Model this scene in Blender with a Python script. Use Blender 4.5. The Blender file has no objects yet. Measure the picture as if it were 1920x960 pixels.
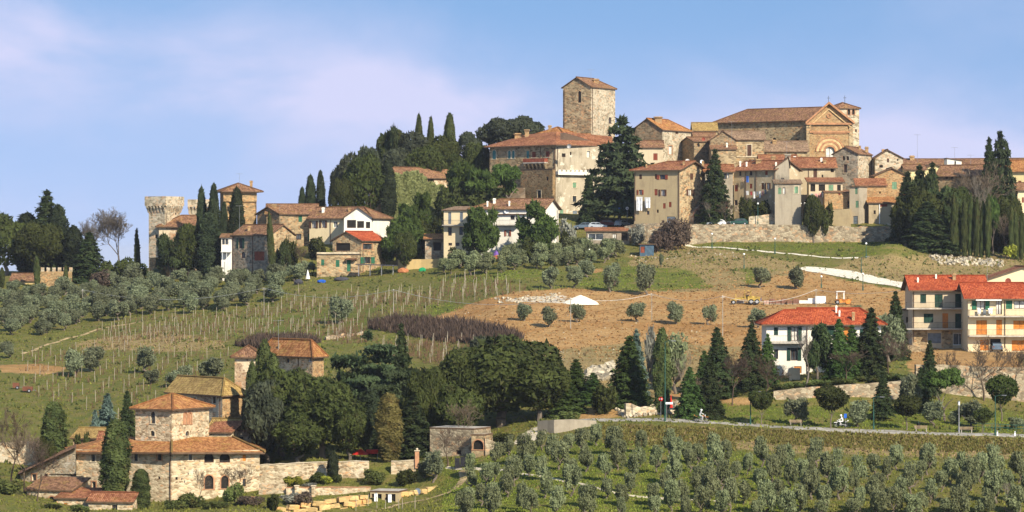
import bpy, bmesh, math, random
import numpy as np
from mathutils import Vector, Matrix, geometry

R = math.radians
rnd = random.Random(7)
rng = np.random.default_rng(11)
F = 6000.0            # focal length in photograph pixels (photograph is 1920 px wide)
SC = bpy.context.scene
COL = SC.collection

# ------------------------------------------------------------------ camera
cam_d = bpy.data.cameras.new('camera'); cam = bpy.data.objects.new('camera', cam_d); COL.objects.link(cam)
cam_d.sensor_width = 36.0; cam_d.lens = 36.0 * F / 1920.0
cam_d.clip_start = 1.0; cam_d.clip_end = 40000.0
cam.location = (0, 0, 0); cam.rotation_euler = (R(90), 0, 0)
SC.camera = cam

# ------------------------------------------------------------------ sun and sky
SUN_EL, SUN_AZ = 34.0, 146.0          # azimuth from north (+Y), clockwise: behind the camera, to the right
sd = Vector((math.sin(R(SUN_AZ)) * math.cos(R(SUN_EL)), math.cos(R(SUN_AZ)) * math.cos(R(SUN_EL)), math.sin(R(SUN_EL))))
sl = bpy.data.lights.new('sun', 'SUN'); sl.energy = 4.8; sl.angle = R(0.5); sl.color = (1.0, 0.90, 0.73)
so = bpy.data.objects.new('sun', sl); COL.objects.link(so)
so.rotation_euler = sd.to_track_quat('Z', 'Y').to_euler()
W = bpy.data.worlds.new('World'); SC.world = W; W.use_nodes = True
nt = W.node_tree; nt.nodes.clear()
def N(t, **k):
    n = nt.nodes.new(t)
    for a, b in k.items(): setattr(n, a, b)
    return n
def L(a, b): nt.links.new(a, b)
w_out = N('ShaderNodeOutputWorld'); w_bg = N('ShaderNodeBackground'); w_bg.inputs[1].default_value = 0.11
w_sky = N('ShaderNodeTexSky'); w_sky.sky_type = 'NISHITA'; w_sky.sun_disc = False
w_sky.sun_elevation = R(SUN_EL); w_sky.sun_rotation = R(SUN_AZ); w_sky.air_density = 1.0; w_sky.dust_density = 0.6; w_sky.ozone_density = 2.0
w_tc = N('ShaderNodeTexCoord')
# the air near the horizon is clear and deep blue in the photograph: the sky is read a little higher up
w_lift = N('ShaderNodeVectorMath', operation='ADD'); w_lift.inputs[1].default_value = (0, 0, 0.42)
L(w_tc.outputs['Generated'], w_lift.inputs[0]); L(w_lift.outputs[0], w_sky.inputs['Vector'])
w_map = N('ShaderNodeMapping'); w_map.inputs['Scale'].default_value = (11.0, 11.0, 26.0); w_map.inputs['Location'].default_value = (3.1, 1.0, 0.55)
L(w_tc.outputs['Generated'], w_map.inputs[0])
w_n = N('ShaderNodeTexNoise'); w_n.inputs['Scale'].default_value = 1.0; w_n.inputs['Detail'].default_value = 9; w_n.inputs['Roughness'].default_value = 0.52
w_n.inputs['Distortion'].default_value = 0.3
L(w_map.outputs[0], w_n.inputs['Vector'])
w_r = N('ShaderNodeMapRange', interpolation_type='SMOOTHSTEP'); w_r.inputs[1].default_value = 0.36; w_r.inputs[2].default_value = 0.72
L(w_n.outputs[0], w_r.inputs[0])
# a long bank of thin cloud: highest at the left, sinking to the right
w_sep = N('ShaderNodeSeparateXYZ'); L(w_tc.outputs['Generated'], w_sep.inputs[0])
def wm(op, a, b, c=None):
    n = N('ShaderNodeMath', operation=op)
    for i, x in enumerate((a, b, c)):
        if x is None: continue
        if isinstance(x, (int, float)): n.inputs[i].default_value = x
        else: L(x, n.inputs[i])
    return n.outputs[0]
line = wm('ADD', wm('MULTIPLY', w_sep.outputs[0], -0.135), 0.043)           # z of the bank's axis against x
dist = wm('ABSOLUTE', wm('SUBTRACT', w_sep.outputs[2], line), 0)
bank = N('ShaderNodeMapRange', interpolation_type='SMOOTHSTEP'); bank.inputs[1].default_value = 0.036; bank.inputs[2].default_value = 0.002
bank.inputs[3].default_value = 0.0; bank.inputs[4].default_value = 1.0; L(dist, bank.inputs[0])
low = N('ShaderNodeMapRange', interpolation_type='SMOOTHSTEP'); low.inputs[1].default_value = .09; low.inputs[2].default_value = .0; low.inputs[3].default_value = .0; low.inputs[4].default_value = .45; L(w_sep.outputs[2], low.inputs[0])
mask = wm('ADD', wm('ADD', low.outputs[0], wm('MULTIPLY', w_r.outputs[0], 0.22)), wm('MULTIPLY', wm('MULTIPLY', bank.outputs[0], 0.7), wm('ADD', wm('MULTIPLY', w_r.outputs[0], .95), .22)))
mcl = N('ShaderNodeClamp'); L(mask, mcl.inputs[0])
w_t = N('ShaderNodeMix', data_type='RGBA', blend_type='MULTIPLY'); w_t.inputs[0].default_value = 1.0
w_t.inputs[7].default_value = (1.34, 1.46, 1.44, 1)
L(w_sky.outputs[0], w_t.inputs[6])
w_mx = N('ShaderNodeMix', data_type='RGBA'); w_mx.inputs[7].default_value = (3.9, 4.05, 5.6, 1)
L(mcl.outputs[0], w_mx.inputs[0]); L(w_t.outputs[2], w_mx.inputs[6])
L(w_mx.outputs[2], w_bg.inputs[0]); L(w_bg.outputs[0], w_out.inputs[0])

SC.view_settings.view_transform = 'Standard'; SC.view_settings.look = 'None'
SC.view_settings.exposure = 0.66; SC.view_settings.gamma = 1.0; SC.view_settings.use_curve_mapping = False
SC.cycles.max_bounces = 4; SC.cycles.diffuse_bounces = 2; SC.cycles.glossy_bounces = 2; SC.cycles.transmission_bounces = 2

# ------------------------------------------------------------------ tags
def tag(o, label=None, cat=None, group=None, kind=None):
    if label: o['label'] = label
    if cat: o['category'] = cat
    if group: o['group'] = group
    if kind: o['kind'] = kind
    return o
def empty(name, loc=(0, 0, 0), rz=0.0):
    o = bpy.data.objects.new(name, None); COL.objects.link(o); o.location = loc; o.rotation_euler.z = rz
    o.empty_display_size = 0.3
    return o
def link(name, me, mat=None, parent=None):
    o = bpy.data.objects.new(name, me); COL.objects.link(o)
    if mat is not None and not me.materials: me.materials.append(mat)
    if parent is not None: o.parent = parent
    return o

class MB:
    """collects boxes, prisms, tubes; build() links them as ONE mesh object"""
    def __init__(s): s.v = []; s.f = []; s.uv = None
    def face(s, pts):
        n = len(s.v); s.v += [tuple(p) for p in pts]; s.f.append(tuple(range(n, n + len(pts))))
    def hexa(s, b, t):
        n = len(s.v); s.v += [tuple(p) for p in b] + [tuple(p) for p in t]
        k = len(b)
        s.f.append(tuple(n + i for i in reversed(range(k)))); s.f.append(tuple(n + k + i for i in range(k)))
        for i in range(k):
            j = (i + 1) % k; s.f.append((n + i, n + j, n + k + j, n + k + i))
    def box(s, c, d, rz=0.0, M=None):
        x, y, z = d[0] / 2, d[1] / 2, d[2] / 2
        m = Matrix.Translation(Vector(c)) @ (Matrix.Rotation(rz, 4, 'Z') if M is None else M)
        b = [m @ Vector(q) for q in ((-x, -y, -z), (x, -y, -z), (x, y, -z), (-x, y, -z))]
        t = [m @ Vector(q) for q in ((-x, -y, z), (x, -y, z), (x, y, z), (-x, y, z))]
        s.hexa(b, t); return s
    def tube(s, p, q, r0, r1=None, n=6, cap=True):
        p, q = Vector(p), Vector(q); r1 = r0 if r1 is None else r1
        d = (q - p)
        if d.length < 1e-6: return s
        d.normalize(); a = d.orthogonal().normalized(); b = d.cross(a)
        k = len(s.v)
        for c, r in ((p, r0), (q, r1)):
            for i in range(n):
                t = 2 * math.pi * i / n; s.v.append(tuple(c + (a * math.cos(t) + b * math.sin(t)) * r))
        for i in range(n):
            j = (i + 1) % n; s.f.append((k + i, k + j, k + n + j, k + n + i))
        if cap: s.f.append(tuple(k + i for i in reversed(range(n)))); s.f.append(tuple(k + n + i for i in range(n)))
        return s
    def path(s, pts, rs, n=6):
        for i in range(len(pts) - 1):
            a = rs[i] if isinstance(rs, (list, tuple)) else rs; b = rs[i + 1] if isinstance(rs, (list, tuple)) else rs
            s.tube(pts[i], pts[i + 1], a, b, n)
        return s
    def disc(s, c, axis, r, th, n=14):
        a = Vector(axis).normalized() * th / 2; return s.tube(Vector(c) - a, Vector(c) + a, r, r, n)
    def ball(s, c, r, n=8, m=5, sc=(1, 1, 1)):
        k = len(s.v); c = Vector(c)
        s.v.append(tuple(c + Vector((0, 0, r * sc[2]))))
        for j in range(1, m):
            ph = math.pi * j / m
            for i in range(n):
                t = 2 * math.pi * i / n
                s.v.append((c.x + r * sc[0] * math.sin(ph) * math.cos(t), c.y + r * sc[1] * math.sin(ph) * math.sin(t), c.z + r * sc[2] * math.cos(ph)))
        s.v.append(tuple(c - Vector((0, 0, r * sc[2]))))
        e = len(s.v) - 1
        for i in range(n):
            s.f.append((k, k + 1 + i, k + 1 + (i + 1) % n)); s.f.append((e, e - n + (i + 1) % n, e - n + i))
        for j in range(m - 2):
            for i in range(n):
                a = k + 1 + j * n + i; b = k + 1 + j * n + (i + 1) % n
                s.f.append((a, a + n, b + n, b))
        return s
    def prism(s, prof, c, along, up, side, w):
        """profile [(a,b)] in along/up axes extruded w along side, centred on c"""
        c, A, U, S = Vector(c), Vector(along), Vector(up), Vector(side)
        b = [c + A * x + U * y - S * w / 2 for x, y in prof]; t = [c + A * x + U * y + S * w / 2 for x, y in prof]
        s.hexa(b, t); return s
    def mesh(s, name, mat=None, smooth=False):
        me = bpy.data.meshes.new(name); me.from_pydata(s.v, [], s.f)
        if mat is not None: me.materials.append(mat)
        if smooth: me.shade_smooth()
        bm = bmesh.new(); bm.from_mesh(me); bmesh.ops.recalc_face_normals(bm, faces=bm.faces); bm.to_mesh(me); bm.free()
        return me
    def build(s, name, mat=None, parent=None, smooth=False):
        return link(name, s.mesh(name, mat, smooth), None, parent)

def np_mesh(name, V, T, mat=None):
    me = bpy.data.meshes.new(name); V = np.asarray(V, np.float32); T = np.asarray(T, np.int32); k = T.shape[1]
    me.vertices.add(len(V)); me.vertices.foreach_set('co', V.ravel())
    me.loops.add(T.size); me.loops.foreach_set('vertex_index', T.ravel())
    me.polygons.add(len(T)); me.polygons.foreach_set('loop_start', np.arange(0, T.size, k, dtype=np.int32))
    me.update(calc_edges=True)
    if mat is not None: me.materials.append(mat)
    return me

# ------------------------------------------------------------------ pixel <-> place
def P(u, v, Y): return Vector(((u - 960) / F * Y, Y, (480 - v) / F * Y))
def XY(u, Y): return ((u - 960) / F * Y, Y)
def zz(v, Y): return (480 - v) / F * Y

# terrain profiles: for each bearing (photo column) the ground's line of sight v at depth Y
PROF = {
 -900: [(0,-1.7),(300,960),(400,900),(500,780),(640,620),(700,545),(760,505),(820,515),(1000,540)],
 0:    [(372,985),(400,960),(430,905),(450,868),(500,765),(540,705),(600,640),(640,598),(672,560),(700,532),(740,508),(790,512),(1000,540)],
 150:  [(372,1000),(412,962),(426,945),(440,905),(475,812),(500,765),(545,700),(600,640),(640,600),(680,560),(700,535),(735,510),(790,514),(1000,545)],
 330:  [(372,1000),(405,965),(424,946),(436,935),(446,850),(475,775),(500,745),(540,690),(590,630),(640,585),(680,545),(698,515),(712,505),(760,498),(830,510),(1000,545)],
 480:  [(372,995),(400,962),(422,938),(432,918),(446,850),(470,770),(500,718),(540,672),(590,620),(640,572),(680,525),(696,495),(710,478),(740,460),(790,450),(830,465),(1000,545)],
 560:  [(372,1000),(412,972),(414.5,966),(416.5,943),(423,938),(424.5,914),(429,906),(431,898),(433,870),(450,850),(475,772),(520,690),(560,640),(600,600),(640,560),(668,525),(690,500),(700,474),(712,455),(740,442),(775,430),(830,440),(1000,545)],
 660:  [(372,1000),(410,972),(414,962),(416,955),(418,930),(423,928),(425,914),(429,904),(431,896),(433,868),(450,850),(480,790),(520,690),(560,640),(600,590),(640,552),(668,522),(676,514),(686,506),(696,470),(704,440),(725,425),(760,400),(830,410),(1000,540)],
 725:  [(372,1000),(405,962),(414,952),(418,948),(420,922),(425,914),(430,890),(433,866),(450,850),(480,790),(518,690),(552,645),(588,575),(625,556),(660,520),(672,511),(684,498),(696,472),(706,438),(735,405),(765,370),(830,385),(1000,540)],
 805:  [(372,985),(392,958),(412,944),(419,936),(422,930),(424,908),(428,893),(431,878),(435,862),(450,842),(480,790),(515,690),(545,650),(575,600),(610,560),(645,528),(668,508),(680,492),(692,478),(712,430),(740,395),(770,330),(830,330),(1000,540)],
 940:  [(372,975),(385,955),(400,915),(425,862),(435,835),(448,808),(490,700),(520,645),(548,600),(580,560),(612,530),(640,508),(664,482),(676,470),(692,445),(705,410),(726,392),(750,372),(762,300),(778,285),(830,310),(1000,540)],
 1100: [(372,970),(382,955),(405,890),(425,840),(438,800),(444,789),(450,775),(480,705),(518,640),(550,600),(585,562),(620,525),(655,490),(680,462),(694,440),(702,412),(716,406),(743,402),(752,330),(768,285),(830,305),(1000,540)],
 1230: [(372,970),(380,955),(405,880),(425,832),(437,797),(441,788),(447,779),(462,755),(485,705),(520,640),(552,600),(588,560),(625,520),(662,482),(684,456),(693,430),(700,417),(715,410),(740,400),(750,340),(768,290),(830,300),(1000,540)],
 1350: [(372,970),(377,957),(403,880),(425,828),(437,799),(442,792),(448,780),(460,758),(485,708),(522,640),(555,598),(590,560),(625,520),(645,490),(660,470),(672,459),(676,455),(677.5,424),(685,417),(705,410),(738,340),(770,290),(830,295),(1000,540)],
 1500: [(372,970),(375,957),(401,880),(425,835),(437,803),(442,797),(450,782),(461,750),(463,722),(475,706),(500,665),(530,622),(560,590),(590,560),(622,520),(632,508),(645,488),(658,472),(668,460),(674,456),(677,455),(678.5,424),(685,419),(705,408),(738,340),(775,290),(830,290),(1000,540)],
 1680: [(372,970),(374,957),(399,880),(425,840),(437,809),(442,802),(452,785),(464,748),(467,715),(480,700),(505,668),(528,656),(538,640),(560,592),(590,560),(612,535),(632,512),(645,485),(658,464),(670,458),(676,456),(678.5,424),(690,418),(715,400),(740,340),(780,300),(830,300),(1000,540)],
 1920: [(372,970),(373,957),(398,880),(422,848),(437,818),(442,811),(452,793),(468,758),(472,712),(490,690),(502,672),(518,662),(532,653),(545,635),(560,600),(600,545),(630,510),(650,492),(680,470),(700,440),(730,360),(780,320),(830,320),(1000,540)],
 2900: [(372,1000),(400,900),(437,830),(500,700),(560,620),(630,530),(700,470),(800,400),(1000,540)],
}
UG = np.arange(-900, 2901, 20.0); YG = np.concatenate([np.arange(0, 900, 1.0), np.arange(900, 3000, 50.0), np.arange(3000, 30001, 1500.0)])
def _prof_z(pr):
    pts = [(0, -2.2), (25, -4.0), (60, -9.0), (150, -24.0), (300, -37.0)]
    for Y, v in pr:
        if Y > 300: pts.append((Y, (480 - v) / F * Y))
    pts += [(1300, -30), (3000, -50), (12000, -75), (30000, -190)]
    a = np.array(pts, float); return np.interp(YG, a[:, 0], a[:, 1])
_cu = sorted(PROF); _cz = np.array([_prof_z(PROF[c]) for c in _cu])
ZG = np.array([[0.0]])
def _mk():
    Z = np.empty((len(UG), len(YG)))
    for j in range(len(YG)): Z[:, j] = np.interp(UG, _cu, _cz[:, j])
    k = np.array([1, 2, 3, 2, 1.0]); k /= k.sum()
    Zp = np.pad(Z, ((2, 2), (0, 0)), 'edge'); Z = sum(k[i] * Zp[i:i + len(UG)] for i in range(5))
    k = np.array([.25, .5, .25]); Zs = Z.copy(); Zs[:, 1:899] = .25 * Z[:, 0:898] + .5 * Z[:, 1:899] + .25 * Z[:, 2:900]
    return Zs
ZG = _mk()
def relief(X, Y):
    a = np.sin(X * .37 + 1.3 * np.sin(Y * .21)) * np.sin(Y * .31 + X * .11) * .14 + np.sin(X * .93 + Y * .57) * np.sin(Y * 1.1 - X * .4) * .06
    a = a + 2.6 * np.exp(-((X - 77) / 6.0) ** 2 - ((Y - 646) / 7.0) ** 2)      # grassed spoil mound above the gravel road
    return a * np.clip((np.asarray(Y) - 300) / 60, 0, 1)
def Tz_np(u, Y):
    u = np.asarray(u, float); Y = np.asarray(Y, float)
    fu = np.clip((u - UG[0]) / 20.0, 0, len(UG) - 1.001); iu = fu.astype(int); fu = fu - iu
    iy = np.clip(np.searchsorted(YG, Y, side='right') - 1, 0, len(YG) - 2); fy = np.clip((Y - YG[iy]) / (YG[iy + 1] - YG[iy]), 0, 1)
    z = (ZG[iu, iy] * (1 - fu) * (1 - fy) + ZG[iu + 1, iy] * fu * (1 - fy) + ZG[iu, iy + 1] * (1 - fu) * fy + ZG[iu + 1, iy + 1] * fu * fy)
    return z + relief((u - 960) / F * Y, Y)
def Tz(u, Y): return float(Tz_np(u, Y))
def TX(X, Y): return Tz(960 + X * F / max(Y, 1e-3), Y)
def G(u, v, y0=372.0, y1=800.0):
    """ground point seen at photo pixel (u,v)"""
    Ys = np.arange(y0, y1, .25); z = Tz_np(np.full(len(Ys), float(u)), Ys); vv = 480 - z / Ys * F
    i = np.argmax(vv <= v)
    if vv[i] > v: i = int(np.argmin(vv))
    Y = float(Ys[i]); return Vector(((u - 960) / F * Y, Y, float(z[i])))
# ------------------------------------------------------------------ materials
def mat_new(name):
    m = bpy.data.materials.new(name); m.use_nodes = True; t = m.node_tree
    for n in list(t.nodes): t.nodes.remove(n)
    o = t.nodes.new('ShaderNodeOutputMaterial'); b = t.nodes.new('ShaderNodeBsdfPrincipled'); t.links.new(b.outputs[0], o.inputs[0])
    b.inputs['Roughness'].default_value = 0.9
    if 'Specular IOR Level' in b.inputs: b.inputs['Specular IOR Level'].default_value = 0.15
    return m, t, b
class G_:
    def __init__(s, t): s.t = t
    def n(s, ty, **k):
        x = s.t.nodes.new(ty)
        for a, b in k.items(): setattr(x, a, b)
        return x
    def pos(s): return s.n('ShaderNodeNewGeometry').outputs['Position']
    def put(s, sock, x):
        if isinstance(x, (int, float)): sock.default_value = x
        elif isinstance(x, tuple): sock.default_value = x if len(x) == len(sock.default_value) else tuple(x) + (1,)
        else: s.t.links.new(x, sock)
    def mapv(s, vec, scale):
        m = s.n('ShaderNodeVectorMath', operation='MULTIPLY'); s.put(m.inputs[0], vec); m.inputs[1].default_value = scale; return m.outputs[0]
    def noise(s, vec, scale, detail=4, rough=.55, dist=0.0):
        x = s.n('ShaderNodeTexNoise'); s.put(x.inputs['Vector'], vec); x.inputs['Scale'].default_value = scale
        x.inputs['Detail'].default_value = detail; x.inputs['Roughness'].default_value = rough; x.inputs['Distortion'].default_value = dist
        return x.outputs[0]
    def vor(s, vec, scale, feature='F1'):
        x = s.n('ShaderNodeTexVoronoi', feature=feature); s.put(x.inputs['Vector'], vec); x.inputs['Scale'].default_value = scale; return x
    def ramp(s, x, a, b, lo=0.0, hi=1.0):
        m = s.n('ShaderNodeMapRange', interpolation_type='SMOOTHSTEP'); s.put(m.inputs[0], x)
        m.inputs[1].default_value = a; m.inputs[2].default_value = b; m.inputs[3].default_value = lo; m.inputs[4].default_value = hi; return m.outputs[0]
    def mix(s, f, a, b, blend='MIX'):
        m = s.n('ShaderNodeMix', data_type='RGBA', blend_type=blend); s.put(m.inputs[0], f); s.put(m.inputs[6], a); s.put(m.inputs[7], b); return m.outputs[2]
    def math(s, op, a, b=0.0):
        m = s.n('ShaderNodeMath', operation=op); s.put(m.inputs[0], a); s.put(m.inputs[1], b); return m.outputs[0]
    def bump(s, h, b, strength=.5, dist=.05):
        x = s.n('ShaderNodeBump'); x.inputs['Strength'].default_value = strength; x.inputs['Distance'].default_value = dist
        s.put(x.inputs['Height'], h); s.t.links.new(x.outputs[0], b.inputs['Normal'])

MATS = {}
def cached(fn):
    def w(*a, **k):
        key = (fn.__name__, a, tuple(sorted(k.items())))
        if key not in MATS: MATS[key] = fn(*a, **k)
        return MATS[key]
    return w

@cached
def plain(name, c, rough=.7, metal=0.0, var=.12, sc=1.5):
    m, t, b = mat_new(name); g = G_(t)
    f = g.noise(g.pos(), sc, 4)
    col = g.mix(g.ramp(f, .3, .7), tuple(x * (1 - var * 2) for x in c), tuple(min(1, x * (1 + var * 1.6)) for x in c))
    g.put(b.inputs['Base Color'], col); b.inputs['Roughness'].default_value = rough; b.inputs['Metallic'].default_value = metal
    return m
@cached
def glass_dark(name='window_glass', c=(.025, .03, .035)):
    m, t, b = mat_new(name); g = G_(t)
    g.put(b.inputs['Base Color'], g.mix(g.ramp(g.noise(g.pos(), .7, 2), .4, .7), c, tuple(x * 3 for x in c)))
    b.inputs['Roughness'].default_value = .25; b.inputs['Specular IOR Level'].default_value = .5
    return m
@cached
def stone(name, a, b_, mortar, scale=1.7, patch=None, patch_amt=.5, contrast=1.15, flat=1.7, coarse=.3):
    """rubble masonry: voronoi stones flatter than wide, mortar joints, weather stains, optional plaster patches"""
    m, t, b = mat_new(name); g = G_(t); p = g.pos()
    wob = g.n('ShaderNodeTexNoise'); g.put(wob.inputs['Vector'], p); wob.inputs['Scale'].default_value = 1.3
    wv = g.n('ShaderNodeVectorMath', operation='MULTIPLY_ADD'); g.put(wv.inputs[0], wob.outputs[1]); wv.inputs[1].default_value = (.35, .35, .35); g.put(wv.inputs[2], p)
    q = g.mapv(wv.outputs[0], (1, 1, flat))
    v = g.vor(q, scale); e = g.vor(q, scale, 'DISTANCE_TO_EDGE')
    sep = g.n('ShaderNodeSeparateColor'); t.links.new(v.outputs['Color'], sep.inputs[0])
    v2 = g.vor(g.mapv(p, (1, 1, 1.3)), scale * .42)
    sep2 = g.n('ShaderNodeSeparateColor'); t.links.new(v2.outputs['Color'], sep2.inputs[0])
    k = g.math('ADD', g.math('MULTIPLY', sep.outputs[0], 1 - coarse), g.math('MULTIPLY', sep2.outputs[1], coarse))
    col = g.mix(g.ramp(k, .5 - .48 / contrast, .5 + .48 / contrast), a, b_)
    hue = g.ramp(sep.outputs[2], .72, .95)
    col = g.mix(g.math('MULTIPLY', hue, .55), col, (a[0] * 1.25, a[1] * .82, a[2] * .6))
    col = g.mix(g.ramp(e.outputs['Distance'], .0, .075, .75, 0), col, mortar)
    big = g.noise(p, .22, 5, .6)
    col = g.mix(g.ramp(big, .35, .7, .0, .42), col, (a[0] * .5, a[1] * .48, a[2] * .45))
    st = g.noise(g.mapv(p, (1, 1, .16)), .9, 4, .6)
    col = g.mix(g.ramp(st, .5, .8, .0, .35), col, (a[0] * .55, a[1] * .55, a[2] * .55))
    if patch:
        pm = g.ramp(g.noise(p, .33, 6, .62), .62 - .3 * patch_amt, .70 - .3 * patch_amt)
        col = g.mix(pm, col, patch)
    g.put(b.inputs['Base Color'], col)
    g.bump(g.math('ADD', e.outputs['Distance'], g.math('MULTIPLY', k, .3)), b, .8, .12)
    return m
@cached
def plaster(name, c, dirt=(.25, .2, .14), amt=.5, patch=None):
    m, t, b = mat_new(name); g = G_(t); p = g.pos()
    col = g.mix(g.noise(p, 2.5, 5, .6), tuple(x * .86 for x in c), tuple(min(.9, x * 1.08) for x in c))
    st = g.noise(g.mapv(p, (1, 1, .12)), 1.1, 5, .65)
    col = g.mix(g.ramp(st, .47, .78, 0, amt), col, dirt)
    col = g.mix(g.ramp(g.noise(p, .28, 5, .65), .5, .72, 0, amt * .9), col, dirt)
    if patch: col = g.mix(g.ramp(g.noise(p, .5, 6, .7), .56, .63), col, patch)
    g.put(b.inputs['Base Color'], col); g.bump(g.noise(p, 6, 4), b, .3, .03)
    return m
@cached
def tiles(name, a, b_, lichen=(.42, .3, .06), lich=.4, dark=.35):
    """barrel-tile roof: rows down the slope (uv.x across, uv.y down), every tile its own tint, lichen and dirt"""
    m, t, b = mat_new(name); g = G_(t)
    uv = g.n('ShaderNodeUVMap'); uv.uv_map = 'UVMap'; p = g.pos()
    br = g.n('ShaderNodeTexBrick'); g.put(br.inputs['Vector'], uv.outputs[0]); br.offset = 0.0
    br.inputs['Scale'].default_value = 1.0; br.inputs['Brick Width'].default_value = .26; br.inputs['Row Height'].default_value = .42
    br.inputs['Mortar Size'].default_value = .035; br.inputs['Mortar Smooth'].default_value = .6; br.inputs['Bias'].default_value = 0.0
    br.inputs['Color1'].default_value = (0, 0, 0, 1); br.inputs['Color2'].default_value = (1, 1, 1, 1); br.inputs['Mortar'].default_value = (.3, .3, .3, 1)
    n1 = g.noise(p, 1.5, 6, .8); n2 = g.noise(p, .3, 4, .6)
    k = g.math('ADD', g.math('MULTIPLY', br.outputs['Color'], .35), g.math('MULTIPLY', n1, .65))
    col = g.mix(g.ramp(k, .32, .64), tuple(x * .75 for x in a), tuple(x * 1.06 for x in b_))
    col = g.mix(g.ramp(n2, .42, .66, 0, dark), col, tuple(x * .4 for x in a))
    col = g.mix(g.ramp(g.noise(p, .8, 6, .7), .5, .68, 0, lich), col, lichen)
    col = g.mix(g.ramp(g.noise(p, 5.0, 3, .7), .62, .72, 0, .45), col, (.45, .34, .24))
    col = g.mix(g.math('MULTIPLY', br.outputs['Fac'], .55), col, tuple(x * .3 for x in a))
    g.put(b.inputs['Base Color'], col)
    wv = g.n('ShaderNodeTexWave', wave_type='BANDS', bands_direction='X', wave_profile='SIN'); g.put(wv.inputs['Vector'], uv.outputs[0]); wv.inputs['Scale'].default_value = 1.2
    g.bump(g.math('ADD', g.math('MULTIPLY', wv.outputs['Fac'], .5), g.math('MULTIPLY', n1, .7)), b, .8, .12)
    return m
@cached
def leaf(name, a, b_, warm=None, scale=.35):
    m, t, b = mat_new(name); g = G_(t); p = g.pos()
    oi = g.n('ShaderNodeObjectInfo')
    col = g.mix(g.ramp(g.noise(p, scale, 4, .6), .3, .7), a, b_)
    at = g.n('ShaderNodeAttribute'); at.attribute_name = 'tint'
    col = g.mix(g.math('MULTIPLY', at.outputs['Fac'], .65), col, tuple(min(1, x * 1.9) for x in b_))
    if warm: col = g.mix(g.ramp(g.noise(p, scale * 2.2, 3, .6), .52, .72, 0, .6), col, warm)
    hs = g.n('ShaderNodeHueSaturation'); g.put(hs.inputs['Color'], col)
    g.put(hs.inputs['Value'], g.ramp(oi.outputs['Random'], 0, 1, .78, 1.2)); g.put(hs.inputs['Hue'], g.ramp(oi.outputs['Random'], 0, 1, .488, .512))
    g.put(b.inputs['Base Color'], hs.outputs[0]); b.inputs['Roughness'].default_value = .75
    b.inputs['Specular IOR Level'].default_value = .12
    # a little light passes through a leaf
    tr = g.n('ShaderNodeBsdfTranslucent'); t.links.new(hs.outputs[0], tr.inputs[0]); mx = g.n('ShaderNodeMixShader'); mx.inputs[0].default_value = .22
    t.links.new(b.outputs[0], mx.inputs[1]); t.links.new(tr.outputs[0], mx.inputs[2])
    t.links.new(mx.outputs[0], [n for n in t.nodes if n.type == 'OUTPUT_MATERIAL'][0].inputs[0])
    return m
@cached
def bark(name, c):
    m, t, b = mat_new(name); g = G_(t); p = g.pos()
    g.put(b.inputs['Base Color'], g.mix(g.noise(g.mapv(p, (4, 4, .8)), 2, 4), tuple(x * .5 for x in c), tuple(x * 1.4 for x in c)))
    return m

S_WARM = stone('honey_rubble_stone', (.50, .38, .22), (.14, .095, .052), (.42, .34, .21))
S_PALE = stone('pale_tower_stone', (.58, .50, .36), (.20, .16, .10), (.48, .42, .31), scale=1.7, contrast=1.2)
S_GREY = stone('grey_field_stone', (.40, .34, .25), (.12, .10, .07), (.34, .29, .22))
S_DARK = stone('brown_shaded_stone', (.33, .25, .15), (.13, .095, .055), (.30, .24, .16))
S_VILLA = stone('cream_villa_stone', (.66, .55, .37), (.24, .17, .095), (.56, .48, .34), scale=2.0, flat=2.0, contrast=1.15, coarse=.25, patch=(.62, .54, .40), patch_amt=.15)
S_PATCH = stone('stone_with_render_patches', (.46, .33, .20), (.22, .13, .08), (.5, .40, .28), patch=(.58, .47, .32), patch_amt=.55)
S_BRICK = stone('reddish_brick_masonry', (.50, .34, .17), (.22, .13, .065), (.40, .31, .18), scale=2.6, flat=2.0, contrast=1.0)
S_FIELD = stone('dry_field_wall_stone', (.46, .39, .27), (.17, .13, .085), (.16, .125, .08), scale=1.8, flat=1.5)
S_YELL = stone('yellow_quarry_stone', (.62, .45, .20), (.42, .28, .12), (.35, .25, .13), scale=1.0)
S_RUST = stone('castle_outer_stone', (.46, .32, .16), (.17, .11, .055), (.38, .28, .16), scale=2.0)
P_WHITE = plaster('white_render', (.76, .72, .63), (.42, .37, .28), .4)
P_CREAM = plaster('cream_render', (.74, .61, .38), (.44, .34, .2), .35)
P_YELL = plaster('yellow_render', (.74, .62, .32), (.45, .34, .2), .3)
P_TAN = plaster('tan_old_render', (.42, .33, .19), (.24, .18, .11), .6)
P_OCHRE = plaster('ochre_render', (.50, .37, .17), (.28, .2, .11), .6)
P_GREY = plaster('grey_stained_render', (.36, .31, .23), (.2, .165, .12), .7)
P_OLD = plaster('flaking_pale_render', (.43, .37, .27), (.20, .165, .11), .95, patch=(.60, .54, .42))
P_OLD2 = plaster('weathered_wall_render', (.44, .35, .22), (.24, .19, .12), .8, patch=(.58, .50, .36))
P_BEIGE = plaster('beige_render', (.56, .46, .31), (.36, .28, .18), .5)
T_OLD = tiles('old_brown_tiles', (.18, .085, .045), (.35, .19, .105), lich=.35)
T_RED = tiles('warm_red_tiles', (.26, .085, .04), (.42, .19, .095), lich=.25, dark=.5)
T_NEW = tiles('new_red_tiles', (.38, .058, .02), (.50, .12, .045), lich=.05, dark=.35)
T_ORNG = tiles('orange_lichened_tiles', (.32, .12, .04), (.52, .25, .095), (.42, .28, .07), .6)
T_GOLD = tiles('gold_lichen_tiles', (.32, .20, .065), (.46, .31, .11), (.46, .35, .10), .65)
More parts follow.
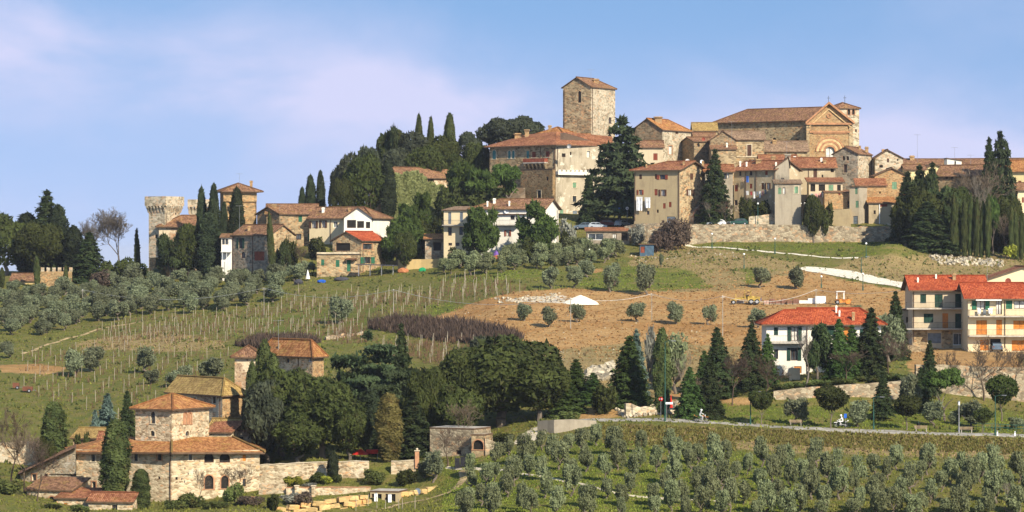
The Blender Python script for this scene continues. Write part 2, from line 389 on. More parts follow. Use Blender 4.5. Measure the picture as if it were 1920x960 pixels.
T_GREYB = tiles('grey_brown_tiles', (.24, .15, .09), (.36, .24, .15), (.3, .24, .12), .4)
WOOD_DK = plain('dark_brown_wood', (.09, .045, .03)); WOOD_RED = plain('red_brown_paint', (.22, .055, .03)); WOOD_OR = plain('orange_varnished_wood', (.55, .2, .04))
GREEN_P = plain('green_paint', (.03, .13, .075)); TEAL_P = plain('teal_paint', (.07, .22, .21)); GREEN_D = plain('dark_green_paint', (.018, .05, .035)); GREEN_L = plain('pale_green_paint', (.16, .28, .17))
TRIM = plain('pale_stone_trim', (.55, .46, .32)); TRIM_BR = plain('brick_trim', (.42, .22, .12)); EAVE = plain('eave_timber', (.12, .075, .045))
METAL = plain('grey_metal', (.3, .3, .3), .5, .4); RAIL = plain('iron_rail', (.07, .07, .07)); PIPE = plain('brown_downpipe', (.11, .06, .04), .5)
WHITE = plain('white_paint', (.8, .8, .78), .5, 0, .04); CURT = plain('white_curtain', (.6, .58, .52)); DARKIN = plain('painted_room_dark', (.02, .017, .014))
GLASS = glass_dark(); CONC = plain('concrete', (.42, .38, .32)); GREYP = plain('grey_blue_paint', (.16, .19, .22))
# ------------------------------------------------------------------ building kit
def quad(ul, Yl, ur, Yr, depth):
    """footprint from a front wall seen from pixel ul to ur, going back by depth: walls 0 front, 1 right, 2 back, 3 left"""
    a, b = Vector(XY(ul, Yl)), Vector(XY(ur, Yr)); d = (b - a).normalized(); n = Vector((-d.y, d.x))
    return [a, b, b + n * depth, a + n * depth]
def quad3(L_, M_, R_):
    """footprint from three seen corners (left, near, right): walls 0 left face, 1 right face"""
    l, m, r = Vector(XY(*L_)), Vector(XY(*M_)), Vector(XY(*R_)); return [l, m, r, l + r - m]
def sq_corner(um, Ym, ul, ur):
    """right-angled footprint with its near corner at um: left and right corners seen at ul, ur"""
    m = Vector(XY(um, Ym)); wl = (um - ul) / F * Ym; wr = (ur - um) / F * Ym
    # both faces at the same bearing a from the picture plane on their side so that the corner is square
    a = math.atan(math.sqrt(wr / wl) * .62)
    L1 = wl / math.cos(a); L2 = wr / math.sin(a) if math.sin(a) > .2 else wr
    l = m + Vector((-math.cos(a), math.sin(a))) * L1; r = m + Vector((math.sin(a), math.cos(a))) * L2
    return [l, m, r, l + r - m]

def roof_mesh(E, z, drop, rise, axis, ins, th, tile, under, low=0, ridge_shift=.5):
    """returns mesh, list of top triangles, list of ridge lines"""
    e = [Vector((p.x, p.y, z - drop)) for p in E]; faces = []; ridges = []
    if axis == 'shed':
        k = low; idx = [(k + i) % 4 for i in range(4)]; q = [e[i].copy() for i in idx]
        q[2].z = q[3].z = z + rise
        faces = [q]
    elif axis == 'flat':
        faces = [e]
    elif axis == 'pyr':
        c = sum(e, Vector()) / 4; c.z = z + rise
        faces = [[e[i], e[(i + 1) % 4], c] for i in range(4)]; ridges = [(e[i], c) for i in range(4)]
    else:
        o = 0 if axis == 'a' else 1; q = [e[(i + o) % 4] for i in range(4)]
        m0 = q[0].lerp(q[1], ridge_shift); m1 = q[3].lerp(q[2], ridge_shift); ln = (m1 - m0).length; w = (q[1] - q[0]).length / 2
        r0 = m0.lerp(m1, min(.49, ins[0] * w / ln)); r1 = m1.lerp(m0, min(.49, ins[1] * w / ln)); r0.z = r1.z = z + rise
        faces = [[q[1], q[2], r1, r0], [q[3], q[0], r0, r1]]; ridges = [(r0, r1)]
        if ins[0] > 0: faces.append([q[0], q[1], r0]); ridges += [(q[0], r0), (q[1], r0)]
        if ins[1] > 0: faces.append([q[2], q[3], r1]); ridges += [(q[2], r1), (q[3], r1)]
    V, Fc, UV, MI, tris = [], [], [], [], []
    for f in faces:
        f = [p + Vector((0, 0, th * 1.15)) for p in f]
        d = (f[1] - f[0]).normalized(); nrm = (f[1] - f[0]).cross(f[2] - f[0]).normalized(); s = nrm.cross(d)
        n = len(V); V += [tuple(p) for p in f]; Fc.append(tuple(range(n, n + len(f)))); UV += [((p - f[0]).dot(d), (p - f[0]).dot(s)) for p in f]; MI.append(0)
        for i in range(1, len(f) - 1): tris.append((f[0], f[i], f[i + 1]))
        g = [p - Vector((0, 0, th)) for p in f]
        n = len(V); V += [tuple(p) for p in g]; Fc.append(tuple(reversed(range(n, n + len(g))))); UV += [(0, 0)] * len(g); MI.append(1)
        # the eave edge (and verge edges) of this slope
        segs = [(0, 1)] + ([(1, 2), (3, 0)] if len(f) == 4 else []) + ([(2, 3)] if axis in ('shed', 'flat') else [])
        for a, b in segs:
            if len(f) == 4 and axis in ('a', 'b') and (a, b) in ((1, 2), (3, 0)):
                pass
            n = len(V); V += [tuple(f[a]), tuple(g[a]), tuple(g[b]), tuple(f[b])]; Fc.append((n, n + 1, n + 2, n + 3)); UV += [(0, 0)] * 4; MI.append(1)
    me = bpy.data.meshes.new('roof'); me.from_pydata(V, [], Fc); uv = me.uv_layers.new(name='UVMap')
    k = 0
    for pi, pl in enumerate(me.polygons):
        pl.material_index = MI[pi]
        for li in pl.loop_indices: uv.data[li].uv = UV[me.loops[li].vertex_index]
    me.materials.append(tile); me.materials.append(under)
    return me, tris, [(a + Vector((0, 0, th * 1.15)), b + Vector((0, 0, th * 1.15))) for a, b in ridges]

class Bld:
    def __init__(s, name, label, C, ve, roof='hip', rise=2.0, over=.55, wall=S_WARM, tile=T_OLD, base=None, cat='house', group=None,
                 wins=(), zi=1, low=0, ins=(0, 0), th=.2, chim=(), pipes=(), under=EAVE, ridge=True, rshift=.5, zbase=None, Yz=None):
        s.C = C; s.name = name
        ze = zz(ve, Yz if Yz else C[zi].y); s.ze = ze
        z0 = min(TX(c.x, c.y) for c in C) - .6
        if zbase is not None: z0 = min(z0, zbase)
        elif base is not None: z0 = min(z0, zz(base, C[zi].y) - .8)
        s.z0 = z0
        ctr = sum(C, Vector((0, 0))) / 4
        zg = max(z0, TX(ctr.x, ctr.y))
        s.root = empty(name, (ctr.x, ctr.y, z0 + .6)); tag(s.root, label, cat, group)
        s.off = -s.root.location
        mats = wall if isinstance(wall, (list, tuple)) else [wall] * 4
        axis = roof
        if roof == 'hip':
            l0 = (C[1] - C[0]).length; l1 = (C[2] - C[1]).length; axis = 'b' if l0 >= l1 else 'a'; ins = (1, 1)
        s.gable = {}
        if axis == 'a':
            for w, i in ((0, 0), (2, 1)):
                if ins[i] == 0: s.gable[w] = (rise, rshift)
        if axis == 'b':
            for w, i in ((1, 0), (3, 1)):
                if ins[i] == 0: s.gable[w] = (rise, rshift)
        s.axis, s.low, s.rise = axis, low, rise
        # group windows per wall
        wl = {0: [], 1: [], 2: [], 3: []}
        for w in wins: wl[w[0]].append(w[1:])
        s.walls = []
        for i in range(4):
            s.make_wall(i, wl[i], mats[i])
        s.tris = []
        if roof != 'none':
            mid = lambda a, b: (a + b) / 2
            n = [Vector(((C[(i + 1) % 4] - C[i]).y, -(C[(i + 1) % 4] - C[i]).x)).normalized() for i in range(4)]
            E = []
            for i in range(4):
                a, b = n[i - 1], n[i]; k = (a + b); k = k / max(.3, k.dot(b)); E.append(C[i] + k * over)
            hw = min((C[1] - C[0]).length, (C[2] - C[1]).length) / 2
            if axis == 'a': hw = (C[1] - C[0]).length / 2
            if axis == 'b': hw = (C[2] - C[1]).length / 2
            if axis == 'shed': hw = (C[(low + 2) % 4] - C[(low + 1) % 4]).length
            drop = 0 if axis == 'flat' else rise * over / hw
            if axis == 'shed': rr = rise + drop
            else: rr = rise
            me, s.tris, rid = roof_mesh(E, ze, drop, rr, axis, ins, th, tile, under, low, rshift)
            s.roof = link('roof', me, None, s.root); s.roof.location = s.off
            if rid and ridge:
                m = MB()
                for a, b in rid: m.tube(a, b, .17, .17, 6)
                m.build('ridge_tiles', tile, s.roof)
        for c in chim: s.chimney(*c)
        for p in pipes: s.pipe(*p)
        # lift every child
    def AB(s, i):
        return s.C[i], s.C[(i + 1) % 4]
    def hit(s, i, u):
        A, B = s.AB(i); k = (u - 960) / F; d = B - A
        t = (k * A.y - A.x) / (d.x - k * d.y); return t * d.length, A.y + t * d.y
    def pt(s, i, sx, z, out=0.0):
        A, B = s.AB(i); d = (B - A).normalized(); n = Vector((d.y, -d.x)); p = A + d * sx + n * out; return Vector((p.x, p.y, z))
    def make_wall(s, i, wins, mat):
        A, B = s.AB(i); Ln = (B - A).length; z0, z1 = s.z0, s.ze
        holes = []
        for w in wins:
            u, v, pw, ph, st = w[:5]; m = w[5] if len(w) > 5 else None; op = w[6] if len(w) > 6 else ''
            sc, Yc = s.hit(i, u); s0, _ = s.hit(i, u - pw / 2); s1, _ = s.hit(i, u + pw / 2)
            if s0 > s1: s0, s1 = s1, s0
            zc = zz(v, Yc); hh = ph / F * Yc / 2
            s0 = max(.12, s0); s1 = min(Ln - .12, s1)
            if s1 - s0 < .15: continue
            holes.append([s0, s1, zc - hh, zc + hh, st, m, op])
        top = z1
        cut = [h for h in holes if 'P' not in h[6]]
        xs = sorted({0.0, Ln} | {h[0] for h in cut} | {h[1] for h in cut})
        zs = sorted({z0, z1} | {min(max(h[2], z0), z1) for h in cut} | {min(max(h[3], z0), z1) for h in cut})
        mb = MB(); f = mb.face
        for a, b in zip(xs, xs[1:]):
            if b - a < 1e-4: continue
            for c, d in zip(zs, zs[1:]):
                if d - c < 1e-4: continue
                xm, zm = (a + b) / 2, (c + d) / 2
                if any(h[0] < xm < h[1] and h[2] < zm < h[3] for h in cut): continue
                f([s.pt(i, a, c), s.pt(i, b, c), s.pt(i, b, d), s.pt(i, a, d)])
        if i in s.gable:
            r, sh = s.gable[i]
            f([s.pt(i, 0, z1), s.pt(i, Ln, z1), s.pt(i, Ln * sh, z1 + r)])
        if s.axis == 'shed':
            k = (i - s.low) % 4
            if k == 2: f([s.pt(i, 0, z1), s.pt(i, Ln, z1), s.pt(i, Ln, z1 + s.rise), s.pt(i, 0, z1 + s.rise)])
            if k == 1: f([s.pt(i, 0, z1), s.pt(i, Ln, z1), s.pt(i, Ln, z1 + s.rise)])
            if k == 3: f([s.pt(i, 0, z1), s.pt(i, Ln, z1), s.pt(i, 0, z1 + s.rise)])
        D = .28
        for h in cut:
            a, b, c, d = h[:4]
            for q in (((a, c), (a, d)), ((b, d), (b, c)), ((a, d), (b, d)), ((b, c), (a, c))):
                (x0, y0), (x1, y1) = q
                f([s.pt(i, x0, y0), s.pt(i, x1, y1), s.pt(i, x1, y1, -D), s.pt(i, x0, y0, -D)])
            if 'a' in h[6]:   # spandrels of an arch
                r = (b - a) / 2; cx = (a + b) / 2; zc = d - r; n = 8
                for sg in (-1, 1):
                    P0 = s.pt(i, cx + sg * r, d)
                    arc = [(cx + sg * r * math.cos(t * math.pi / 2 / n), zc + r * math.sin(t * math.pi / 2 / n)) for t in range(n + 1)]
                    for p, q in zip(arc, arc[1:]):
                        f([P0, s.pt(i, *p), s.pt(i, *q)]); f([s.pt(i, *p), s.pt(i, *q), s.pt(i, q[0], q[1], -D), s.pt(i, p[0], p[1], -D)])
        w = mb.build('wall', mat, s.root); w.location = s.off; s.walls.append(w)
        for h in holes: s.window(i, h)
    def bx(s, i, mb, a, b, c, d, o0, o1):
        bt = [s.pt(i, a, c, o0), s.pt(i, b, c, o0), s.pt(i, b, c, o1), s.pt(i, a, c, o1)]
        tp = [s.pt(i, a, d, o0), s.pt(i, b, d, o0), s.pt(i, b, d, o1), s.pt(i, a, d, o1)]
        mb.hexa(bt, tp)
    def window(s, i, h):
        a, b, c, d, st, m, op = h; W_, H_ = b - a, d - c
        col = m or WOOD_DK
        fr = MB(); back = -.24
        if st in ('door', 'garage'):
            s.bx(i, fr, a, b, c, d, -.20, -.12)
            if st == 'garage':
                n = max(3, int(H_ / .5))
                for k in range(n): s.bx(i, fr, a + .03, b - .03, c + (k + .12) * H_ / n, c + (k + .88) * H_ / n, -.12, -.09)
            else:
                for k in (0, 1): s.bx(i, fr, a + W_ * .15, b - W_ * .15, c + H_ * (.1 + .47 * k), c + H_ * (.47 + .45 * k), -.12, -.09)
            o = fr.build('door', col, s.root); o.location = s.off
            hd = MB(); s.bx(i, hd, b - W_ * .12 - .05, b - W_ * .12, c + H_ * .45, c + H_ * .45 + .12, -.12, -.05); hd.build('handle', METAL, o)
        else:
            t = min(.09, W_ * .12)
            frm = TRIM if 't' in op else (TRIM_BR if 'b' in op else (WHITE if 'w' in op else WOOD_DK))
            fo = (.0, .05) if ('t' in op or 'b' in op) else (-.22, -.14)
            if 't' in op or 'b' in op:
                k = .16
                if 'a' in op:
                    r = W_ / 2; zc = d - r; cx = (a + b) / 2; n = 8
                    s.bx(i, fr, a - k, a, c, zc, -.02, .05); s.bx(i, fr, b, b + k, c, zc, -.02, .05)
                    for q in range(2 * n):
                        t0, t1 = math.pi * q / (2 * n), math.pi * (q + 1) / (2 * n); pr = []
                        for o_ in (.0, .05):
                            pr.append([s.pt(i, cx + rr * math.cos(tt), zc + rr * math.sin(tt), o_) for rr, tt in ((r, t0), (r + k, t0), (r + k, t1), (r, t1))])
                        fr.hexa(pr[0], pr[1])
                else:
                    s.bx(i, fr, a - k, a, c, d, -.02, .05); s.bx(i, fr, b, b + k, c, d, -.02, .05); s.bx(i, fr, a - k - .04, b + k + .04, d, d + k, -.02, .06)
                s.bx(i, fr, a - k - .08, b + k + .08, c - .1, c, -.02, .09)
            else:
                s.bx(i, fr, a, a + t, c, d, *fo); s.bx(i, fr, b - t, b, c, d, *fo); s.bx(i, fr, a + t, b - t, d - t, d, *fo); s.bx(i, fr, a + t, b - t, c, c + t, *fo)
                if W_ > .7 and st not in ('s', 'v'): s.bx(i, fr, (a + b) / 2 - .03, (a + b) / 2 + .03, c + t, d - t, *fo)
            o = fr.build('window', frm, s.root); o.location = s.off
            pn = MB(); pn.hexa([s.pt(i, a - .02, c - .02, back), s.pt(i, b + .02, c - .02, back), s.pt(i, b + .02, c - .02, back - .04), s.pt(i, a - .02, c - .02, back - .04)],
                               [s.pt(i, a - .02, d + .02, back), s.pt(i, b + .02, d + .02, back), s.pt(i, b + .02, d + .02, back - .04), s.pt(i, a - .02, d + .02, back - .04)])
            pn.build('pane', DARKIN if st == 'v' else (CURT if 'c' in op else GLASS), o)  # open voids have no glass: a near-black sheet paints the darkness inside
            if st == 's':
                mid = (a + b) / 2; hw_ = W_ / 2
                parts = ((a + .02, mid - .02), (mid + .02, b - .02)) if W_ > .5 else ((a + .02, b - .02),)
                for x0, x1 in parts:
                    sh = MB()
                    if 'a' in op:
                        r = W_ / 2; zc = d - r; cx = (a + b) / 2; n = 5; pr = [(x0, c), (x1, c)]
                        xs = [x1 + (x0 - x1) * k / n for k in range(n + 1)]
                        pr += [(x, zc + math.sqrt(max(0, r * r - (x - cx) ** 2))) for x in xs]
                        sh.hexa([s.pt(i, x, z, -.16) for x, z in pr], [s.pt(i, x, z, -.08) for x, z in pr])
                    else:
                        s.bx(i, sh, x0, x1, c + .02, d - .02, -.14, -.06)
                        n = max(3, int(H_ / .28))
                        for k in range(n): s.bx(i, sh, x0 + .06, x1 - .06, c + (k + .25) * H_ / n, c + (k + .7) * H_ / n, -.06, -.03)
                    sh.build('shutter', col, o)
            if st == 'o':
                hw_ = max(.3, W_ * .5)
                for x0, x1 in ((a - hw_ - .03, a - .03), (b + .03, b + hw_ + .03)):
                    sh = MB(); s.bx(i, sh, x0, x1, c, d, .03, .09)
                    n = max(3, int(H_ / .28))
                    for k in range(n): s.bx(i, sh, x0 + .05, x1 - .05, c + (k + .25) * H_ / n, c + (k + .7) * H_ / n, .09, .11)
                    sh.build('shutter', col, o)
            if 'l' in op:
                sl_ = MB(); s.bx(i, sl_, a - .15, b + .15, c - .12, c, -.02, .14); sl_.build('sill', TRIM, o)
            if 'i' in op:   # window bars
                br = MB()
                for k in range(1, 4): s.bx(i, br, a + W_ * k / 4 - .015, a + W_ * k / 4 + .015, c, d, -.08, -.05)
                for k in range(1, 3): s.bx(i, br, a, b, c + H_ * k / 3 - .015, c + H_ * k / 3 + .015, -.08, -.05)
                br.build('window_grille', RAIL, o)
    def on_roof(s, u, v):
        d = Vector(((u - 960) / F, 1, (480 - v) / F)); best = None
        for t in s.tris:
            p = geometry.intersect_ray_tri(t[0], t[1], t[2], d, Vector((0, 0, 0)), True)
            if p is not None and (best is None or p.y < best.y): best = p
        if best is None:
            y = sum(c.y for c in s.C) / 4; best = Vector(((u - 960) / F * y, y, (480 - v) / F * y))
        return best
    def chimney(s, u, vb, w, h, mat=None, cap='hood'):
        """u, vb: where its foot meets the roof in the photo; w, h its size in photo pixels"""
        p = s.on_roof(u, vb); W_ = w / F * p.y; H_ = h / F * p.y; mat = mat or S_BRICK
        m = MB(); m.box((p.x, p.y, p.z + H_ * .36), (W_, W_ * .8, H_ * .72 + .8))
        if cap == 'pot': m.tube((p.x, p.y, p.z + H_ * .6), (p.x, p.y, p.z + H_), W_ * .35, W_ * .28, 8)
        o = m.build('chimney', mat, s.roof)
        c = MB()
        if cap != 'pot':
            zt = p.z + H_ * .72
            c.box((p.x, p.y, zt + .04), (W_ * 1.25, W_ * 1.05, .1))
            for sx in (-1, 1):
                for sy in (-1, 1): c.box((p.x + sx * W_ * .42, p.y + sy * W_ * .32, zt + H_ * .1), (.1, .1, H_ * .16))
            c.face([(p.x - W_ * .7, p.y - W_ * .6, zt + H_ * .17), (p.x + W_ * .7, p.y - W_ * .6, zt + H_ * .17), (p.x + W_ * .7, p.y, zt + H_ * .3), (p.x - W_ * .7, p.y, zt + H_ * .3)])
            c.face([(p.x - W_ * .7, p.y + W_ * .6, zt + H_ * .17), (p.x + W_ * .7, p.y + W_ * .6, zt + H_ * .17), (p.x + W_ * .7, p.y, zt + H_ * .3), (p.x - W_ * .7, p.y, zt + H_ * .3)])
            for sx in (-1, 1): c.face([(p.x + sx * W_ * .69, p.y - W_ * .59, zt + H_ * .165), (p.x + sx * W_ * .69, p.y + W_ * .59, zt + H_ * .165), (p.x + sx * W_ * .69, p.y, zt + H_ * .295)])
            # a chimney hood belongs to the chimney mesh: join by data
            me = o.data; base = MB(); base.v = [tuple(v.co) for v in me.vertices]; base.f = [tuple(pl.vertices) for pl in me.polygons]
            k = len(base.v); base.v += c.v; base.f += [tuple(i + k for i in f) for f in c.f]
            o.data = base.mesh('chimney', mat)
        return o
    def pipe(s, i, u, v0=None, v1=None, mat=PIPE, r=.06):
        sx, Y = s.hit(i, u); sx = min(max(sx, .12), (s.AB(i)[1] - s.AB(i)[0]).length - .12)
        zt = s.ze - .1 if v0 is None else zz(v0, Y); zb = s.z0 + .4 if v1 is None else zz(v1, Y)
        m = MB(); m.tube(s.pt(i, sx, zb, .11), s.pt(i, sx, zt, .11), r, r, 6)
        for k in range(3): m.disc(s.pt(i, sx, zb + (zt - zb) * (k + .5) / 3, .11), (0, 0, 1), r * 1.5, .08, 6)
        o = m.build('downpipe', mat, s.root); o.location = s.off; return o
    def part(s, name, mb, mat, parent=None, label=None):
        o = mb.build(name, mat, parent or s.root)
        if parent is None: o.location = s.off
        if label: o['label'] = label
        return o
    def band(s, i, u0, u1, v0, v1, out, mat, name='cornice', o0=-.02):
        a, Ya = s.hit(i, u0); b, Yb = s.hit(i, u1); m = MB(); s.bx(i, m, a, b, zz(v1, (Ya + Yb) / 2), zz(v0, (Ya + Yb) / 2), o0, out); return s.part(name, m, mat)
    def balcony(s, i, u0, u1, vf, depth=1.3, rail=1.0, slab=.2, solid=None, railmat=RAIL, slabmat=CONC):
        a, Ya = s.hit(i, u0); b, Yb = s.hit(i, u1); z = zz(vf, (Ya + Yb) / 2)
        m = MB(); s.bx(i, m, a, b, z - slab, z, -.02, depth); o = s.part('balcony', m, slabmat)
        r = MB()
        if solid:
            s.bx(i, r, a, b, z, z + rail, depth - .12, depth - .01); s.bx(i, r, a, a + .12, z, z + rail, .01, depth - .13); s.bx(i, r, b - .12, b, z, z + rail, .01, depth - .13)
            r.build('parapet', solid, o)
        else:
            s.bx(i, r, a, b, z + rail - .05, z + rail, depth - .08, depth - .03); s.bx(i, r, a, b, z + .1, z + .14, depth - .08, depth - .03)
            n = max(4, int((b - a) / .22))
            for k in range(n + 1):
                x = a + .03 + (b - a - .06) * k / n; s.bx(i, r, x - .012, x + .012, z, z + rail - .05, depth - .07, depth - .045)
            for e in (a + .03, b - .03):
                s.bx(i, r, e - .03, e + .03, z + rail - .05, z + rail, 0.01, depth - .08)
                for k in range(5): s.bx(i, r, e - .012, e + .012, z, z + rail - .05, depth * k / 5 + .1, depth * k / 5 + .125)
            r.build('railing', railmat, o)
        return o

# ------------------------------------------------------------------ walls that stand on the land
def wall_run(name, label, pts, mat=S_FIELD, th=.5, cat='wall', sink=.8, group=None, jag=.06, step=.8, cope=None, capname='coping'):
    """pts: (u, Y, v_top) along the wall's foot; a free-standing wall with depth and an uneven top"""
    root = empty(name, (*XY(pts[0][0], pts[0][1]), Tz(pts[0][0], pts[0][1]))); tag(root, label, cat, group)
    Q = []
    for (u0, Y0, t0), (u1, Y1, t1) in zip(pts, pts[1:]):
        a = Vector((*XY(u0, Y0), zz(t0, Y0))); b = Vector((*XY(u1, Y1), zz(t1, Y1))); n = max(1, int((b - a).length / step))
        for k in range(n): Q.append(a.lerp(b, k / n))
    u1, Y1, t1 = pts[-1]; Q.append(Vector((*XY(u1, Y1), zz(t1, Y1))))
    m = MB(); V = []
    for i, q in enumerate(Q):
        d = (Q[min(i + 1, len(Q) - 1)] - Q[max(i - 1, 0)]); d.z = 0; d.normalize(); n = Vector((d.y, -d.x, 0))
        zt = q.z + rnd.uniform(-jag, jag); zb = min(TX(q.x, q.y - .5), TX(q.x, q.y)) - sink; zb = min(zb, zt - .3)
        f = q + n * th / 2; g = q - n * th / 2
        V.append([(f.x + n.x * .12, f.y + n.y * .12, zb), (f.x, f.y, zt), (g.x, g.y, zt), (g.x, g.y, zb)])
    for r_ in V: m.v += r_
    for i in range(len(V) - 1):
        for j in range(3):
            a = i * 4 + j; m.f.append((a, a + 4, a + 5, a + 1))
    m.f.append((0, 1, 2, 3)); e = (len(V) - 1) * 4; m.f.append((e + 3, e + 2, e + 1, e))
    o = m.build('masonry', mat, root); o.location = -root.location
    if cope:
        c = MB()
        for i in range(len(Q) - 1):
            a, b = Vector(V[i][1]), Vector(V[i + 1][1]); d = (b - a).normalized(); n = Vector((d.y, -d.x, 0)).normalized()
            a2, b2 = a + n * .06, b + n * .06; a3, b3 = a - n * (th + .06), b - n * (th + .06); g = d * .01
            u = Vector((0, 0, .02)); t = Vector((0, 0, .11))
            c.hexa([a2 + u + g, b2 + u - g, b3 + u - g, a3 + u + g], [a2 + t + g, b2 + t - g, b3 + t - g, a3 + t + g])
        oc = c.build(capname, cope, root); oc.location = -root.location
    return root
# ------------------------------------------------------------------ foliage kit
def leaves(C, Nrm, size, jit=.6, elong=1.5, flat=None):
    """one small triangle per point, facing roughly along Nrm"""
    n = len(C); r = rng.normal(size=(n, 3)) * jit; N_ = Nrm + r; N_ /= np.linalg.norm(N_, axis=1)[:, None] + 1e-9
    a = np.cross(N_, rng.normal(size=(n, 3))); a /= np.linalg.norm(a, axis=1)[:, None] + 1e-9; b = np.cross(N_, a)
    s = (size * rng.uniform(.6, 1.35, size=n))[:, None]
    V = np.empty((n, 3, 3)); V[:, 0] = C - a * s * .5; V[:, 1] = C + a * s * .5; V[:, 2] = C + b * s * elong * rng.uniform(.6, 1.1, size=(n, 1))
    V += rng.normal(size=V.shape) * (s[:, :, None] * .12)
    return V.reshape(-1, 3)
def sph(n):
    v = rng.normal(size=(n, 3)); return v / np.linalg.norm(v, axis=1)[:, None]
def lobes_leaves(L_, per, size, inner=.75, jit=.55, low_cut=None):
    """L_: list of (centre, radii); leaves on the lobes' skins, those buried deep in other lobes dropped"""
    Cs, Ns, Ts = [], [], []
    cen = np.array([l[0] for l in L_], float); rad = np.array([l[1] for l in L_], float)
    area = (rad[:, 0] * rad[:, 1]) ** .8; area /= area.mean()
    for i in range(len(L_)):
        k = int(per * area[i]); d = sph(k); rr = rng.uniform(inner, 1.06, size=(k, 1)) ** .6
        p = cen[i] + d * rad[i] * rr; nn = d / rad[i]; nn /= np.linalg.norm(nn, axis=1)[:, None]
        keep = np.ones(k, bool)
        for j in range(len(L_)):
            if j == i: continue
            q = ((p - cen[j]) / rad[j]); keep &= (q * q).sum(1) > .62
        Cs.append(p[keep]); Ns.append(nn[keep]); Ts.append(np.full(keep.sum(), rng.uniform(0, 1)))
    C = np.concatenate(Cs); Nn = np.concatenate(Ns); T = np.concatenate(Ts)
    return C, Nn, T
def crown_mesh(name, C, Nn, size, mat, T=None, jit=.55, elong=1.5):
    V = leaves(C, Nn, size, jit, elong); me = np_mesh(name, V, np.arange(len(V)).reshape(-1, 3), mat)
    at = me.attributes.new('tint', 'FLOAT', 'FACE'); t = rng.uniform(0, .45, len(C)) + (T * .55 if T is not None else 0)
    at.data.foreach_set('value', t.astype(np.float32)); return me
def core_add(me_args):
    pass
def oak_mesh(seed, n_l=26, per=520, size=.042, mat=None, squash=.85, spread=1.0):
    """unit tree: height 1, crown radius .5 (before the object's own scale)"""
    global rng; rng = np.random.default_rng(seed); L_ = []
    for i in range(n_l):
        d = sph(1)[0]; d[2] = abs(d[2]) * 1.0 - .35 * rng.random(); r = rng.uniform(.24, .34) * spread
        c = np.array([d[0] * .33, d[1] * .33, .52 + d[2] * .33 * squash]); rr = r * rng.uniform(.45, .68)
        L_.append((c, (rr, rr, rr * .8)))
    L_.append((np.array([0, 0, .5]), (.36, .36, .34)))
    C, Nn, T = lobes_leaves(L_, per, size); C[:, 2] = np.maximum(C[:, 2], .06 + .05 * rng.random(len(C)))
    return crown_mesh('crown_oak', C, Nn, size, mat, T)
def pine_mesh(seed, mat, n_l=16, per=420, size=.05, flat=.55, low=.38):
    global rng; rng = np.random.default_rng(seed); L_ = []
    for i in range(n_l):
        a = rng.uniform(0, 6.28); r = .36 * math.sqrt(rng.random()); h = low + (1 - low) * rng.uniform(.15, .86) * (1 - (r / .5) ** 2 * .5)
        rr = rng.uniform(.10, .19); L_.append((np.array([math.cos(a) * r, math.sin(a) * r, h]), (rr, rr, rr * flat)))
    C, Nn, T = lobes_leaves(L_, per, size, inner=.45); return crown_mesh('crown_pine', C, Nn, size, mat, T, .7, 1.8)
def cypress_mesh(seed, mat, n=5200, size=.035, belly=.45, blunt=.5):
    """unit: height 1, radius .5 (scaled by the object)"""
    global rng; rng = np.random.default_rng(seed); t = rng.beta(1.15, 1.25, n); th = rng.uniform(0, 6.283, n)
    def prof(t): return np.clip(np.where(t < belly, .62 + .38 * np.sin(np.clip(t / belly, 0, 1) * np.pi / 2), np.cos(np.clip((t - belly) / (1.0 - belly), 0, 1) * np.pi / 2) ** blunt), 0, 1)
    ph = rng.uniform(0, 6, 8); lump = 1 + .10 * np.sin(th * 3 + ph[0] + t * 5) + .09 * np.sin(th * 5 + ph[1] - t * 13) + .08 * np.sin(t * 31 + ph[2] + th * 2)
    r = .5 * prof(t) * lump * rng.uniform(.80, 1.03, n); C = np.stack([np.cos(th) * r, np.sin(th) * r, .03 + t * .97], 1)
    Nn = np.stack([np.cos(th), np.sin(th), np.full(n, .35)], 1); T = (lump - .85) * 1.6
    # leaf size must stay round after the strong vertical stretch: squash it here
    V = leaves(C * np.array([1, 1, 4.0]), Nn, size * 2.4, .5, 2.0) / np.array([1, 1, 4.0])
    me = np_mesh('crown_cypress', V, np.arange(len(V)).reshape(-1, 3), mat)
    at = me.attributes.new('tint', 'FLOAT', 'FACE'); at.data.foreach_set('value', np.clip(T + rng.uniform(-.2, .3, n), 0, 1).astype(np.float32)); return me
